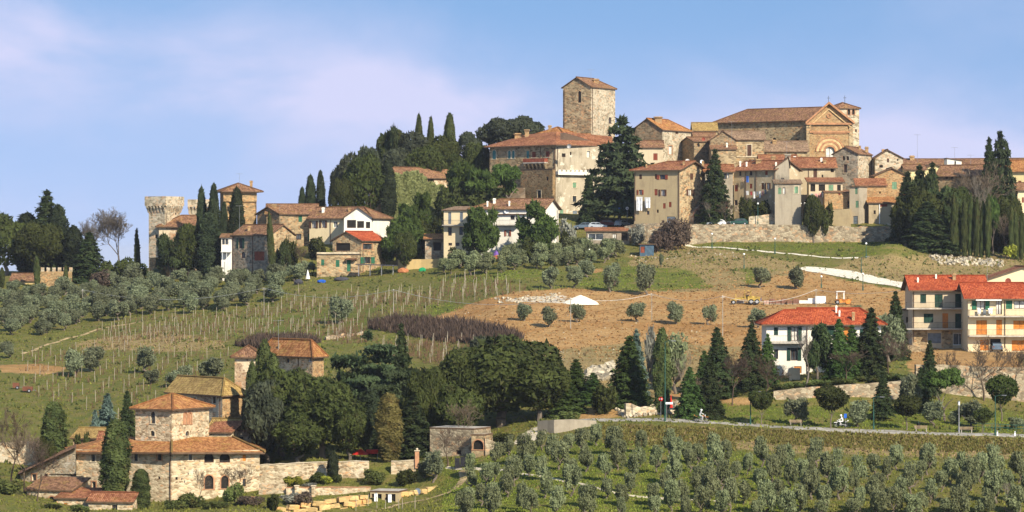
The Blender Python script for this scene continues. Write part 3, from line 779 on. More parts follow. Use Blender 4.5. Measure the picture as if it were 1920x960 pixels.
def fir_mesh(seed, mat, tiers=15, per=330, size=.045, droop=.25, base=.06, power=.9, gap=.0, stretch=2.2, zj=.0, rj=.0):
    global rng; rng = np.random.default_rng(seed); Cs, Ns, Ts = [], [], []
    for k in range(tiers):
        t = k / (tiers - 1); z = base + (1 - base) * t ** 1.05; R_ = .5 * (1 - t) ** power + .02; nb = max(4, int(11 * (1 - t) + 4)); a0 = rng.uniform(0, 6)
        for j in range(nb):
            if rng.random() < gap: continue
            a = a0 + 6.283 * j / nb + rng.uniform(-.25, .25); RR = R_ * rng.uniform(.68 - rj, 1.12 + rj); zo = rng.normal() * zj; m = int(per * (RR / .5 + .12) / nb * 3)
            s = rng.random(m) ** .7; w = (1 - s) * .10 + .035
            x = s * RR; y = rng.normal(size=m) * w * .8 * (RR + .15) * 1.6; zz_ = z + zo - droop * s * s * RR * .6 + rng.normal(size=m) * .011
            Cs.append(np.stack([x * math.cos(a) - y * math.sin(a), x * math.sin(a) + y * math.cos(a), zz_], 1))
            Ns.append(np.tile([math.cos(a) * .6, math.sin(a) * .6, .8], (m, 1))); Ts.append(np.full(m, rng.random() * .8))
    C = np.concatenate(Cs); Nn = np.concatenate(Ns); T = np.concatenate(Ts)
    V = leaves(C * np.array([1, 1, stretch]), Nn, size, .5, 1.7) / np.array([1, 1, stretch])
    me = np_mesh('crown_conifer', V, np.arange(len(V)).reshape(-1, 3), mat)
    at = me.attributes.new('tint', 'FLOAT', 'FACE'); at.data.foreach_set('value', np.clip(T * .6 + rng.uniform(0, .4, len(C)), 0, 1).astype(np.float32)); return me
def olive_mesh(seed, mat, n_l=11, per=320, size=.055, low=.22):
    global rng; rng = np.random.default_rng(seed); L_ = []
    for i in range(n_l):
        a = rng.uniform(0, 6.28); r = .31 * math.sqrt(rng.random()); h = low + .13 + (.70 - low) * rng.random(); rr = rng.uniform(.12, .22)
        L_.append((np.array([math.cos(a) * r, math.sin(a) * r, h]), (rr, rr, rr * rng.uniform(.9, 1.3))))
    C, Nn, T = lobes_leaves(L_, per, size, inner=.3)
    # a few upright shoots break the outline
    m = 160; a = rng.uniform(0, 6.28, m); r = .34 * np.sqrt(rng.random(m)); z = .78 + .24 * rng.random(m)
    C = np.concatenate([C, np.stack([np.cos(a) * r, np.sin(a) * r, z * (1 - r * .35)], 1)]); Nn = np.concatenate([Nn, sph(m)]); T = np.concatenate([T, rng.random(m)])
    return crown_mesh('crown_olive', C, Nn, size, mat, T, .8, 1.7)
def bush_mesh(seed, mat, n_l=10, per=200, size=.085):
    global rng; rng = np.random.default_rng(seed); L_ = []
    for i in range(n_l):
        a = rng.uniform(0, 6.28); r = .36 * math.sqrt(rng.random()); rr = rng.uniform(.16, .28)
        L_.append((np.array([math.cos(a) * r, math.sin(a) * r, .3 + .45 * rng.random() * (1 - r)]), (rr * .85, rr * .85, rr * 1.1)))
    C, Nn, T = lobes_leaves(L_, per, size, inner=.5); C[:, 2] = np.abs(C[:, 2]); return crown_mesh('crown_bush', C, Nn, size, mat, T, .7, 1.5)
def bare_mesh(seed, mat, levels=5, r0=.016, spread=.55, kids=3, up=.25, first=.3, twig=.0014):
    """bare branching crown, unit height 1"""
    rr = random.Random(seed); V, T = [], []
    def seg(p, q, a, b):
        d = (q - p).normalized(); x = d.orthogonal().normalized(); y = d.cross(x); k = len(V)
        for c, r in ((p, a), (q, b)):
            for i in range(3): t = 2.094 * i; V.append(tuple(c + (x * math.cos(t) + y * math.sin(t)) * r))
        for i in range(3):
            j = (i + 1) % 3; T.append((k + i, k + j, k + 3 + j)); T.append((k + i, k + 3 + j, k + 3 + i))
    def grow(p, d, ln, r, lv):
        q = p
        for s in range(2):
            nd = (d + Vector((rr.gauss(0, .1), rr.gauss(0, .1), rr.gauss(0, .06)))).normalized(); q2 = q + nd * ln / 2; r2 = max(twig, r * .82); seg(q, q2, r, r2); q, d, r = q2, nd, r2
            if lv > 0 and s == 0 and lv < levels:
                for _ in range(1): nd = (d + Vector((rr.gauss(0, spread), rr.gauss(0, spread), rr.gauss(0, spread * .6) + up * .5))).normalized(); grow(q, nd, ln * .62, r * .5, lv - 1)
        if lv == 0: return
        for k in range(kids):
            nd = (d + Vector((rr.gauss(0, spread), rr.gauss(0, spread), rr.gauss(0, spread * .5) + up))).normalized()
            grow(q, nd, ln * rr.uniform(.6, .82), r * .66, lv - 1)
    grow(Vector((0, 0, 0)), Vector((0, 0, 1)), first, r0, levels)
    V = np.array(V); V[:, 2] *= 1.0 / V[:, 2].max(); m = max(abs(V[:, 0]).max(), abs(V[:, 1]).max()); V[:, :2] *= .5 / m
    return np_mesh('crown_bare', V, np.array(T), mat)
def fit(me, kind):
    """bring a crown to unit height and .46 radius"""
    n = len(me.vertices); a = np.empty(n * 3, np.float32); me.vertices.foreach_get('co', a); a = a.reshape(-1, 3)
    r = np.percentile(np.hypot(a[:, 0], a[:, 1]), 98.5); a[:, :2] *= .46 / r; t = np.percentile(a[:, 2], 99.7); a[:, 2] *= 1 / t
    me.vertices.foreach_set('co', a.ravel()); me.update(); return me
def trunk_mesh(seed, mat, r=.035, top=.6, limbs=4, lean=.03, spread=.25):
    rr = random.Random(seed); m = MB(); p = Vector((0, 0, -.03)); k = 4; pts = [p]
    for i in range(1, k + 1): pts.append(Vector((rr.uniform(-lean, lean) * i, rr.uniform(-lean, lean) * i, top * .55 * i / k)))
    rs = [r * (1.15 - .13 * i) for i in range(k + 1)]; m.path(pts, rs, 7)
    for j in range(limbs):
        a = 6.28 * j / limbs + rr.uniform(-.4, .4); q = pts[-1 - (j % 2)]; e = q + Vector((math.cos(a) * spread, math.sin(a) * spread, top * rr.uniform(.3, .5)))
        mid = q.lerp(e, .5) + Vector((0, 0, .02)); m.path([q, mid, e], [r * .5, r * .34, r * .14], 5)
    return m.mesh('trunk', mat)

LF_OAK = leaf('holm_oak_leaves', (.015, .022, .006), (.046, .055, .014), (.055, .048, .02))
LF_OAK2 = leaf('grey_oak_leaves', (.022, .029, .017), (.046, .052, .030))
LF_CYP = leaf('cypress_needles', (.028, .042, .014), (.070, .085, .026), (.085, .066, .022))
LF_CYPD = leaf('dark_cypress_needles', (.014, .022, .011), (.032, .042, .019))
LF_BRN = leaf('browning_cypress_needles', (.060, .052, .018), (.115, .092, .030), (.12, .07, .025))
LF_PINE = leaf('aleppo_pine_needles', (.020, .038, .008), (.054, .080, .018))
LF_PIND = leaf('dark_pine_needles', (.018, .031, .011), (.042, .058, .021), (.06, .048, .022))
LF_CED = leaf('cedar_needles', (.020, .034, .014), (.052, .070, .030))
LF_BLUE = leaf('blue_cedar_needles', (.05, .085, .07), (.12, .17, .14))
LF_OLV = leaf('olive_leaves', (.066, .081, .034), (.158, .174, .088))
LF_OLD = leaf('dark_olive_leaves', (.062, .074, .037), (.140, .155, .088))
LF_FIR = leaf('fir_needles', (.024, .045, .012), (.060, .095, .024))
LF_GOLD = leaf('yellow_green_leaves', (.10, .12, .015), (.22, .22, .03))
LF_BUSH = leaf('shrub_leaves', (.045, .065, .018), (.10, .12, .035), (.12, .09, .03))
LF_IVY = leaf('ivy_leaves', (.09, .115, .035), (.20, .22, .09))
LF_LAV = leaf('grey_shrub_leaves', (.11, .11, .085), (.2, .2, .16))
LF_RED = leaf('red_brown_twigs', (.050, .036, .027), (.098, .072, .052), scale=.5)
TW_GREY = leaf('bare_grey_twigs', (.17, .145, .115), (.30, .26, .21))
TW_BRN = leaf('bare_brown_twigs', (.11, .075, .05), (.20, .15, .11))
BARK_G = bark('grey_bark', (.16, .13, .10)); BARK_B = bark('brown_bark', (.11, .075, .05))
VAR = {
 'oak': [oak_mesh(i, 26, 640, .04, LF_OAK) for i in (1, 2, 3)],
 'oakg': [oak_mesh(i, 24, 460, .045, LF_OAK2) for i in (4, 5)],
 'cyp': [cypress_mesh(i, LF_CYP, 9000, .032) for i in (1, 2, 3)],
 'cypd': [cypress_mesh(i, LF_CYPD, 8500, .034) for i in (4, 5, 6)],
 'cypthin': [cypress_mesh(i, LF_CYP, 3200, .07, .3, .8) for i in (7, 8)],
 'cypfat': [cypress_mesh(i, LF_CYP, 11000, .03, .42, .36) for i in (12, 13)],
 'cypb': [cypress_mesh(9, LF_BRN, 11000, .03, .5, .45)],
 'pine': [pine_mesh(i, LF_PINE) for i in (1, 2, 3)],
 'pinef': [pine_mesh(i, LF_PINE, 24, 420, .05, .75, .04) for i in (7, 8)],
 'leb': [fir_mesh(i, LF_CED, 8, 2000, .026, .04, .20, .22, .38, .9, .035, .25) for i in (21, 22)],
 'pined': [pine_mesh(i, LF_PIND, 20, 420, .05, .7, .2) for i in (4, 5, 6)],
 'lolly': [oak_mesh(i, 14, 380, .055, LF_OAK, .7) for i in (11, 12)],
 'lollyp': [oak_mesh(i, 14, 380, .055, LF_PINE, .7) for i in (13,)],
 'cedar': [fir_mesh(i, LF_CED, 12, 520, .042, .05, .10, .55, .12, 1.2) for i in (1, 2)],
 'blue': [fir_mesh(i, LF_BLUE, 20, 520, .05, .2, .03, .75, .0, 2.2, .012) for i in (3,)],
 'fir': [fir_mesh(i, LF_FIR, 17, 620, .042, .25, .03, .68) for i in (4, 5, 6)],
 'fird': [fir_mesh(i, LF_PIND, 17, 620, .042, .25, .03, .7) for i in (7, 8)],
 'olive': [olive_mesh(i, LF_OLV) for i in (1, 2, 3, 4, 5, 6)],
 'olived': [olive_mesh(i, LF_OLD, 14, 330) for i in (7, 8, 9, 10)],
 'bush': [bush_mesh(i, LF_BUSH) for i in (1, 2, 3)],
 'bushd': [bush_mesh(i, LF_OAK) for i in (4, 5)],
 'bushg': [bush_mesh(i, LF_GOLD) for i in (6,)],
 'bushl': [bush_mesh(i, LF_LAV) for i in (7,)],
 'bushr': [bush_mesh(i, LF_RED, 12, 260, .06) for i in (8, 9)],
 'bare': [bare_mesh(i, TW_GREY) for i in (1, 2, 3)],
 'barel': [bare_mesh(31, TW_GREY, 6, .017, .5, 3, .24, .28, .0017)],
 'bareb': [bare_mesh(i, TW_BRN, 5, .012, .6, 3, .3, .18) for i in (4, 5)],
 'bares': [bare_mesh(i, TW_GREY, 4, .02, .4, 3, .5, .35) for i in (6, 7)],
}
for k_, ms in VAR.items():
    if not k_.startswith('bare'):
        for me_ in ms: fit(me_, k_)
TR_T = [trunk_mesh(i, BARK_G) for i in (1, 2, 3)]; TR_O = [trunk_mesh(i, BARK_G, .045, .5, 5, .05, .2) for i in (4, 5, 6)]
TR_S = [trunk_mesh(7, BARK_B, .018, 1.1, 0, .004, 0)]; TR_L = [trunk_mesh(8, BARK_G, .02, .7, 4, .01, .2)]
TR_W = [trunk_mesh(9, BARK_B, .11, 1.5, 0, .01, 0)]
TRK = dict(oak=TR_T, oakg=TR_T, cyp=TR_W, cypd=TR_W, cypthin=TR_W, cypb=TR_W, cypfat=TR_W, pine=TR_T, pined=TR_T, pinef=TR_T, leb=TR_S, lolly=TR_L, lollyp=TR_L, cedar=TR_S, blue=TR_S, fir=TR_S, fird=TR_S,
           olive=TR_O, olived=TR_O, bush=TR_O, bushd=TR_O, bushg=TR_O, bushl=TR_O, bushr=TR_O)
NAMES = dict(oak='oak_tree', oakg='oak_tree', cyp='cypress_tree', cypd='cypress_tree', cypthin='cypress_tree', cypb='cypress_tree', cypfat='cypress_tree', pine='pine_tree', pined='pine_tree', pinef='pine_tree', leb='cedar_tree',
             lolly='round_tree', lollyp='round_tree', cedar='cedar_tree', blue='cedar_tree', fir='fir_tree', fird='fir_tree', olive='olive_tree', olived='olive_tree',
             bush='shrub', bushd='shrub', bushg='shrub', bushl='shrub', bushr='shrub', bare='bare_tree', barel='bare_tree', bareb='bare_tree', bares='bare_tree')
_cnt = {}
def plant(kind, u, Y, vbase, vtop, wpx, label, group=None, depth=None, vb=None, lift=0):
    """a tree seen at pixel column u: base on the land (at depth Y, or where pixel vbase meets the land), top at vtop, wpx wide"""
    if Y is None:
        g = G(u, vbase); Y = g.y
    z0 = Tz(u, Y) - .05
    if vbase is not None and lift: z0 = zz(vbase, Y)
    zt = zz(vtop, Y); H = max(.5, zt - z0); Wd = wpx / F * Y
    i = _cnt.get(kind, 0); _cnt[kind] = i + 1
    x, y = XY(u, Y)
    o = empty(NAMES[kind], (x, y, z0), rnd.uniform(0, 6.28)); o.scale = (Wd / .92, Wd / .92 if depth is None else depth, H)
    if kind in ('fir', 'fird', 'cedar'): o.scale = (o.scale[0] * 1.34, o.scale[1] * 1.34, H)
    if kind.startswith('bare'): o.scale = (Wd / .8, Wd / .8, H)
    o.rotation_euler.x = rnd.gauss(0, .018); o.rotation_euler.y = rnd.gauss(0, .018)
    cat = 'shrub' if NAMES[kind] == 'shrub' else 'tree'
    tag(o, label, cat, group)
    me = VAR[kind][i % len(VAR[kind])]
    if kind.startswith('bare'):
        link('branches', me, None, o)
    elif vb is not None:   # crown hung on a visible trunk: its foot at photo row vb
        c = link('crown', me, None, o); zb = zz(vb, Y); k = (zt - zb) / H; c.scale = (1, 1, k); c.location = (0, 0, 1 - k)
        link('trunk', TRK[kind][i % len(TRK[kind])], None, o)
    else:
        link('crown', me, None, o)
        if cat == 'tree': link('trunk', TRK[kind][i % len(TRK[kind])], None, o)
    return o
# ------------------------------------------------------------------ the land
def inpoly(U, V, poly):
    c = np.zeros(U.shape, bool); n = len(poly)
    for i in range(n):
        x0, y0 = poly[i]; x1, y1 = poly[(i + 1) % n]
        if y0 == y1: continue
        c ^= ((y0 > V) != (y1 > V)) & (U < (x1 - x0) * (V - y0) / (y1 - y0) + x0)
    return c
COVER = {
 'earth': [
  [(800,598),(880,570),(960,548),(1060,540),(1200,546),(1350,528),(1480,508),(1520,506),(1600,528),(1712,548),(1720,640),(1500,640),(1430,690),(1300,745),(1150,760),(1030,712),(960,650),(880,632),(800,612)],
  [(1340,506),(1362,500),(1376,520),(1350,540),(1326,535)], [(1095,505),(1130,502),(1128,512),(1095,514)],
  [(0,684),(70,682),(130,690),(110,702),(0,700)],
  [(1180,760),(1260,742),(1420,745),(1420,760),(1300,775),(1040,790),(1040,770)], [(1700,640),(1920,660),(1920,720),(1700,700)],
 ],
 'dry': [
  [(1180,480),(1250,462),(1330,466),(1500,492),(1500,505),(1380,545),(1200,548),(1150,520),(1180,505)],
  [(1560,505),(1640,462),(1740,500),(1720,545),(1660,530)], [(990,662),(1100,650),(1220,640),(1400,650),(1400,690),(1180,760),(1040,700)],
  [(1130,795),(1920,822),(1920,862),(1600,852),(1300,838),(1180,826)],
  [(150,640),(300,620),(420,640),(420,656),(300,660),(150,655)],
  [(840,872),(960,872),(960,886),(840,890)], [(1700,480),(1920,470),(1920,520),(1740,520)],
 ],
 'pale': [

  [(1150,772),(1180,764),(1270,762),(1275,770),(1180,778)],
  [(960,560),(1060,552),(1065,568),(960,566)],
 ],
 'rust': [
  [(1150,796),(1920,824),(1920,850),(1700,846),(1500,836),(1300,822),(1150,812)], [(820,612),(960,640),(990,655),(900,650),(820,640)],
 ],
 'lush': [
  [(820,520),(1030,500),(1070,512),(960,525),(820,528)], [(1080,520),(1180,498),(1290,505),(1340,540),(1180,548),(1090,540)], [(1390,505),(1430,500),(1440,530),(1400,535)],
  [(1300,460),(1690,455),(1700,470),(1620,484),(1460,470),(1300,464)], [(830,870),(1100,820),(1500,860),(1500,960),(830,960)],
  [(780,575),(850,566),(870,580),(800,595)], [(1290,755),(1920,775),(1920,815),(1290,792)], [(480,600),(700,560),(700,620),(480,660)],
 ],
 'vine': [
  [(780,655),(980,640),(1010,680),(960,740),(780,740)], [(200,560),(740,545),(900,530),(1000,535),(780,590),(500,630),(200,630)],
  [(40,660),(450,690),(450,790),(150,800),(40,740)],
 ],
}
us = np.concatenate([np.arange(-900, -40, 60.0), np.arange(-40, 1961, 8.0), np.arange(2020, 2881, 60.0)])
ys = np.concatenate([np.arange(0, 350, 25.0), np.arange(350, 850, 1.0), np.arange(850, 1000, 15.0), np.arange(1000, 3001, 200.0), np.arange(4000, 30001, 2000.0)])
UU, YY = np.meshgrid(us, ys, indexing='ij'); ZZ = Tz_np(UU, YY); XX = (UU - 960) / F * YY
# the sheet fans out from the camera; open its near end so that the land also lies beside and behind the camera
XX2 = XX + np.sign(UU - 960) * np.clip(1 - YY / 350.0, 0, 1) * np.abs(UU - 960) / 1860 * 150
YY2 = np.where(YY == 0, -120.0, YY)
VV = np.where(YY > 1, 480 - ZZ / np.maximum(YY, 1) * F, 5000); VIS = (YY > 350) & (YY < 850)
idx = np.arange(UU.size).reshape(UU.shape); T_ = np.stack([idx[:-1, :-1], idx[1:, :-1], idx[1:, 1:], idx[:-1, 1:]], -1).reshape(-1, 4)
gm, gt, gb = mat_new('ground_cover'); g = G_(gt); p = g.pos()
me = np_mesh('ground', np.stack([XX2, YY2, ZZ], -1).reshape(-1, 3), T_, gm)
me.shade_smooth()
def blur(M, k=2):
    M = M.astype(float)
    for _ in range(k):
        Q = np.pad(M, 1, 'edge'); M = (Q[:-2, 1:-1] + Q[2:, 1:-1] + Q[1:-1, :-2] + Q[1:-1, 2:] + 2 * Q[1:-1, 1:-1]) / 6
    return M
MASKS = {}
for k_, polys in COVER.items():
    M = np.zeros(UU.shape, bool)
    for pl in polys: M |= inpoly(UU, VV, pl)
    MASKS[k_] = blur(M & VIS, 7)
for nm, ks in (('cover_a', ('earth', 'dry', 'pale')), ('cover_b', ('rust', 'lush', 'vine'))):
    at = me.attributes.new(nm, 'FLOAT_COLOR', 'POINT'); A = np.ones((UU.size, 4), np.float32)
    for i, k_ in enumerate(ks): A[:, i] = MASKS[k_].ravel()
    at.data.foreach_set('color', A.ravel())
def sep(nm):
    a = g.n('ShaderNodeAttribute'); a.attribute_name = nm; s = g.n('ShaderNodeSeparateColor'); gt.links.new(a.outputs['Color'], s.inputs[0]); return s.outputs
ca, cb = sep('cover_a'), sep('cover_b')
n_big, n_mid, n_fin = g.noise(p, .06, 5, .6), g.noise(p, .5, 6, .65), g.noise(p, 3.5, 5, .7)
n_edge = g.noise(p, .16, 7, .68)
def cov(x, soft=.22, k=1.0):
    e = g.math('ADD', g.math('MULTIPLY', g.math('ADD', n_mid, -.5), k * .8), g.math('MULTIPLY', g.math('ADD', n_edge, -.5), k * 2.2))
    return g.math('MULTIPLY', g.ramp(g.math('ADD', x, e), .5 - soft, .5 + soft), g.ramp(x, .0, .12))
grass = g.mix(g.ramp(n_fin, .3, .7), (.080, .095, .016), (.165, .165, .033))
grass = g.mix(g.ramp(n_mid, .42, .64, 0, .75), grass, (.20, .155, .055)); grass = g.mix(g.ramp(g.noise(p, 1.1, 6, .8), .55, .65, 0, .5), grass, (.07, .085, .018))
grass = g.mix(g.ramp(n_big, .5, .72, 0, .5), grass, (.17, .13, .05))
lush = g.mix(g.ramp(n_fin, .3, .7), (.070, .098, .012), (.145, .160, .024)); lush = g.mix(g.ramp(n_mid, .45, .68, 0, .7), lush, (.20, .17, .05)); lush = g.mix(g.ramp(g.noise(p, .22, 6, .75), .52, .62, 0, .55), lush, (.26, .18, .07))
rust = g.mix(g.ramp(n_mid, .3, .7), (.12, .115, .026), (.11, .075, .024)); rust = g.mix(g.ramp(n_fin, .4, .7, 0, .6), rust, (.20, .16, .05))
dry = g.mix(g.ramp(n_fin, .3, .7), (.22, .155, .06), (.36, .27, .12)); dry = g.mix(g.ramp(n_mid, .5, .68, 0, .75), dry, (.15, .14, .04))
earth = g.mix(g.ramp(n_mid, .25, .75), (.33, .175, .052), (.50, .30, .115)); earth = g.mix(g.ramp(n_fin, .35, .75, 0, .55), earth, (.43, .30, .155)); earth = g.mix(g.ramp(n_big, .45, .65, 0, .6), earth, (.30, .145, .042)); earth = g.mix(g.ramp(g.noise(g.mapv(p, (.25, 1.6, 1)), .5, 6, .7), .55, .68, 0, .6), earth, (.22, .18, .06)); earth = g.mix(g.ramp(g.noise(p, 1.2, 6, .8), .56, .64, 0, .5), earth, (.24, .14, .055))
pebb = g.vor(p, 1.6); earth = g.mix(g.ramp(pebb.outputs['Distance'], .10, .04, 0, .8), earth, (.48, .40, .28))
vine = g.mix(g.ramp(n_mid, .4, .62), (.105, .125, .022), (.18, .15, .045)); vine = g.mix(g.ramp(n_fin, .5, .75, 0, .6), vine, (.22, .12, .05))
pale = g.mix(g.ramp(n_fin, .3, .7), (.50, .42, .30), (.72, .66, .54)); pale = g.mix(g.ramp(n_mid, .5, .7, 0, .6), pale, (.40, .27, .12))
col = g.mix(g.math('MULTIPLY', cov(cb[2]), .8), grass, vine); col = g.mix(cov(ca[0]), col, earth); col = g.mix(cov(ca[1]), col, dry)
col = g.mix(cov(cb[1]), col, lush); col = g.mix(g.math('MULTIPLY', cov(cb[0], .3, 1.1), .85), col, rust); col = g.mix(cov(ca[2], .2, .7), col, pale)
g.put(gb.inputs['Base Color'], col); g.bump(g.math('ADD', n_fin, g.math('MULTIPLY', n_mid, 1.5)), gb, .9, .35)
ground = link('ground', me); tag(ground, 'grassy and bare earth hillside rising to the village', kind='structure')

def drape(name, label, pts, width, mat, kind='structure', lift=.06, step=1.0, wob=.12, cat=None):
    """a strip laid on the land along photo pixels (u,v) - width in metres or list"""
    Q = [G(*p_) if len(p_) == 2 else Vector((*XY(p_[0], p_[2]), Tz(p_[0], p_[2]))) for p_ in pts]; W_ = width if isinstance(width, list) else [width] * len(Q); S = []
    for i in range(len(Q) - 1):
        n = max(1, int((Q[i + 1] - Q[i]).length / step))
        for k in range(n): S.append((Q[i].lerp(Q[i + 1], k / n), W_[i] + (W_[i + 1] - W_[i]) * k / n))
    S.append((Q[-1], W_[-1])); V, Fc = [], []; K = 5
    for i, (q, w) in enumerate(S):
        d = S[min(i + 1, len(S) - 1)][0] - S[max(0, i - 1)][0]; d.z = 0; d.normalize(); n = Vector((d.y, -d.x, 0))
        for k in range(K):
            o = (k / (K - 1) - .5) * (w + (rnd.uniform(-wob, wob) if k in (0, K - 1) else 0)); x, y = q.x + n.x * o, q.y + n.y * o
            V.append((x, y, TX(x, y) + lift - (.12 if k in (0, K - 1) else 0)))
    for i in range(len(S) - 1):
        for k in range(K - 1): a = i * K + k; Fc.append((a, a + 1, a + K + 1, a + K))
    m = bpy.data.meshes.new(name); m.from_pydata(V, [], Fc); m.materials.append(mat); m.shade_smooth(); o = link(name, m); tag(o, label, cat, None, kind); return o
M_GRAVEL = plain('pale_gravel', (.66, .60, .48), .95, 0, .12, 2.0); M_LANE = plain('lane_asphalt', (.30, .28, .24), .95, 0, .15, 1.0); M_TRACK = plain('worn_track_earth', (.34, .25, .13), .95, 0, .25, .9)
M_PATH = plain('light_path', (.52, .45, .33), .95, 0, .15, 1.0)
drape('gravel_road', 'white gravel road cutting across the earth slope', [(1505,503),(1530,507),(1570,513),(1640,526),(1706,537),(1760,548)], [3, 6, 7.5, 7, 6, 6], M_GRAVEL, lift=.2)
drape('path', 'pale path edged with kerb below the village wall', [(1285,459),(1330,464),(1400,469),(1500,478),(1610,484)], 1.2, M_GRAVEL)
drape('lane', 'narrow asphalt lane on top of the olive grove bank', [(1000,806),(1040,796),(1100,789),(1180,787),(1280,789),(1400,797),(1500,802),(1620,809),(1760,814),(1990,819)], 4.2, M_LANE, wob=.05)
drape('driveway', 'light driveway dropping from the lane to the ruin', [(1040,797),(1015,805),(1000,815),(978,832)], [5, 5, 5, 4], M_PATH)
drape('footpath', 'worn footpath curving down through the olive grove', [(838,877),(900,880),(985,890),(1060,903),(1140,922),(1200,932),(1350,940)], .9, M_PATH)
drape('wheel_track', 'dirt wheel track bending past the lower wall', [(868,882),(872,892),(862,908),(838,925),(790,938),(740,948),(690,962)], 1.7, M_TRACK)
drape('field_track', 'bare earth track along the top of the vineyard', [(40,664),(110,640),(180,618),(262,604)], 1.1, M_TRACK)
M_RUT = plain('rutted_earth', (.24, .135, .05), .95, 0, .3, 1.2)
for k_, (dv, lab_) in enumerate(((0, 'upper wheel rut across the bare earth field'), (4, 'lower wheel rut across the bare earth field'))):
    drape('wheel_rut', lab_, [(900, 606 + dv), (1010, 596 + dv), (1130, 583 + dv), (1260, 577 + dv), (1420, 575 + dv), (1560, 574 + dv), (1640, 566 + dv)], .45, M_RUT, wob=.2)
drape('wheel_rut', 'curving wheel rut from the gravel road to the grader', [(1520, 510), (1490, 530), (1440, 552), (1400, 572)], .6, M_RUT, wob=.25)
# ------------------------------------------------------------------ village buildings
def castle_head(b, u0, u1, vt, vb, mat, out=.65, corb=True, n=14, merlon=False):
    """projecting parapet carried on corbels round the top of a tower"""
    C = b.C; n_ = [Vector(((C[(i + 1) % 4] - C[i]).y, -(C[(i + 1) % 4] - C[i]).x)).normalized() for i in range(4)]
    E = []
    for i in range(4): k = n_[i - 1] + n_[i]; E.append(C[i] + k / max(.3, k.dot(n_[i])) * out)
    ctr = sum(C, Vector((0, 0))) / 4; Y = C[1].y; zt, zb = zz(vt, Y), zz(vb, Y); I = [ctr + (e - ctr) * .82 for e in E]
    m = MB()
    for i in range(4):
        j = (i + 1) % 4; m.hexa([(*E[i], zb), (*E[j], zb), (*I[j], zb), (*I[i], zb)], [(*E[i], zt), (*E[j], zt), (*I[j], zt), (*I[i], zt)])
    m.hexa([(*I[i], zb + .1) for i in range(4)], [(*I[i], zb + .4) for i in range(4)])
    b.part('parapet', m, mat)
    cm = None
    for i in range(4):
        j = (i + 1) % 4; d = C[j] - C[i]; L_ = d.length; d.normalize(); k = max(3, int(L_ / .75))
        for q in range(k + 1):
            a = C[i] + d * (L_ * q / k); nn = n_[i]
            m = MB(); w = .2; zc = zb
            prof = [(0, zc - 1.5), (.12, zc - 1.5), (out * .6, zc - .75), (out, zc - .35), (out, zc), (0, zc)]
            m.hexa([(a.x + nn.x * x - d.x * w, a.y + nn.y * x - d.y * w, z) for x, z in prof], [(a.x + nn.x * x + d.x * w, a.y + nn.y * x + d.y * w, z) for x, z in prof])
            b.part('corbel', m, S_PALE)
    return E

# castle on the left ridge
b = Bld('castle_tower', 'tall pale stone tower with flared battlement head on corbels', sq_corner(309, 700, 277, 333), 388, 'flat', 0, .05, S_PALE, CONC, base=512, cat='tower',
        wins=[(1, 330, 400, 3, 6, 'v', None, ''), (0, 293, 443, 5, 7, 'v', None, '')], pipes=[(1, 311, 400, 440)], ridge=False)
castle_head(b, 272, 338, 368, 386, S_PALE)
b = Bld('castle_hall', 'low stone hall with orange tiled roof against the castle tower', quad(298, 700, 382, 700, 9), 424, 'b', 2.2, .7, S_PATCH, T_OLD, base=490, cat='castle wing', zi=0, ins=(0, 1),
        wins=[(0, 310, 450, 5, 8, 'd'), (0, 340, 450, 5, 8, 'd')])
b = Bld('castle_turret', 'small broken stone turret behind the castle cypresses', quad(355, 716, 393, 716, 5), 392, 'flat', 0, .05, S_PALE, CONC, base=470, cat='turret', ridge=False, wins=[(0, 389, 405, 4, 8, 'd')])
castle_head(b, 353, 395, 374, 388, S_PALE, .35)
b = Bld('castle_keep', 'square golden tower with wide hipped roof among cypresses', quad(423, 712, 481, 714, 6.2), 356, 'pyr', 1.35, 1.3, S_RUST, T_OLD, base=480, cat='tower', zi=0,
        chim=[(471, 347, 5, 7)], wins=[(0, 428, 392, 4, 10, 'v')])
b.band(0, 418.5, 481, 358, 378, .35, S_RUST, 'jettied_storey'); b.pipe(0, 480, 372, 450)
b = Bld('ridge_stone_house', 'long honey stone house with green shutters beside the golden tower', quad(500, 706, 592, 706, 8), 401, 'b', 2.0, .5, S_WARM, T_OLD, base=465, zi=0, cat='house',
        wins=[(0, 533, 410, 7, 12, 's', GREEN_P), (0, 563, 410, 7, 12, 's', GREEN_P), (0, 534, 441, 6, 14, 's', GREEN_P), (0, 560, 444, 10, 11, 'd'), (0, 580, 445, 6, 14, 's', GREEN_P)], chim=[(489+25, 393, 8, 9)], pipes=[(0, 503)])
b = Bld('gabled_side_house', 'stone gable end joined to the golden tower side', quad(482, 709, 524, 704, 7), 402, 'a', 1.5, .4, S_DARK, T_OLD, base=450, zi=0, cat='house', wins=[(0, 505, 412, 5, 7, 'v')])
b = Bld('small_castle_house', 'small stone cottage with red garage below the golden tower', quad(436, 684, 507, 676, 7), 441, 'b', 2.0, .4, [S_GREY, S_WARM, S_WARM, S_GREY], T_OLD, base=492, zi=0, cat='house', ins=(0, 0),  # greyer front stone paints its shade, warmer stone the bright gable side
        wins=[(0, 451, 456, 7, 19, 'o', GREEN_D, ''), (0, 456, 478, 8, 12, 'd', None, 'a'), (0, 486, 480, 19, 17, 'garage', WOOD_RED)], pipes=[(0, 434+3), (0, 474)])
b.chimney(467, 432, 5, 7)
b = Bld('white_annex', 'small white annex with flat porch left of the cottage', quad(415, 684, 435, 684, 4), 446, 'shed', .7, .4, P_WHITE, T_OLD, base=490, zi=0, cat='annex', wins=[(0, 419, 453, 5, 11, 'd'), (0, 425, 453, 5, 11, 'd')])
b.band(0, 415.5, 434, 471.5, 473, 2.0, CURT, 'porch_roof')
m = MB()
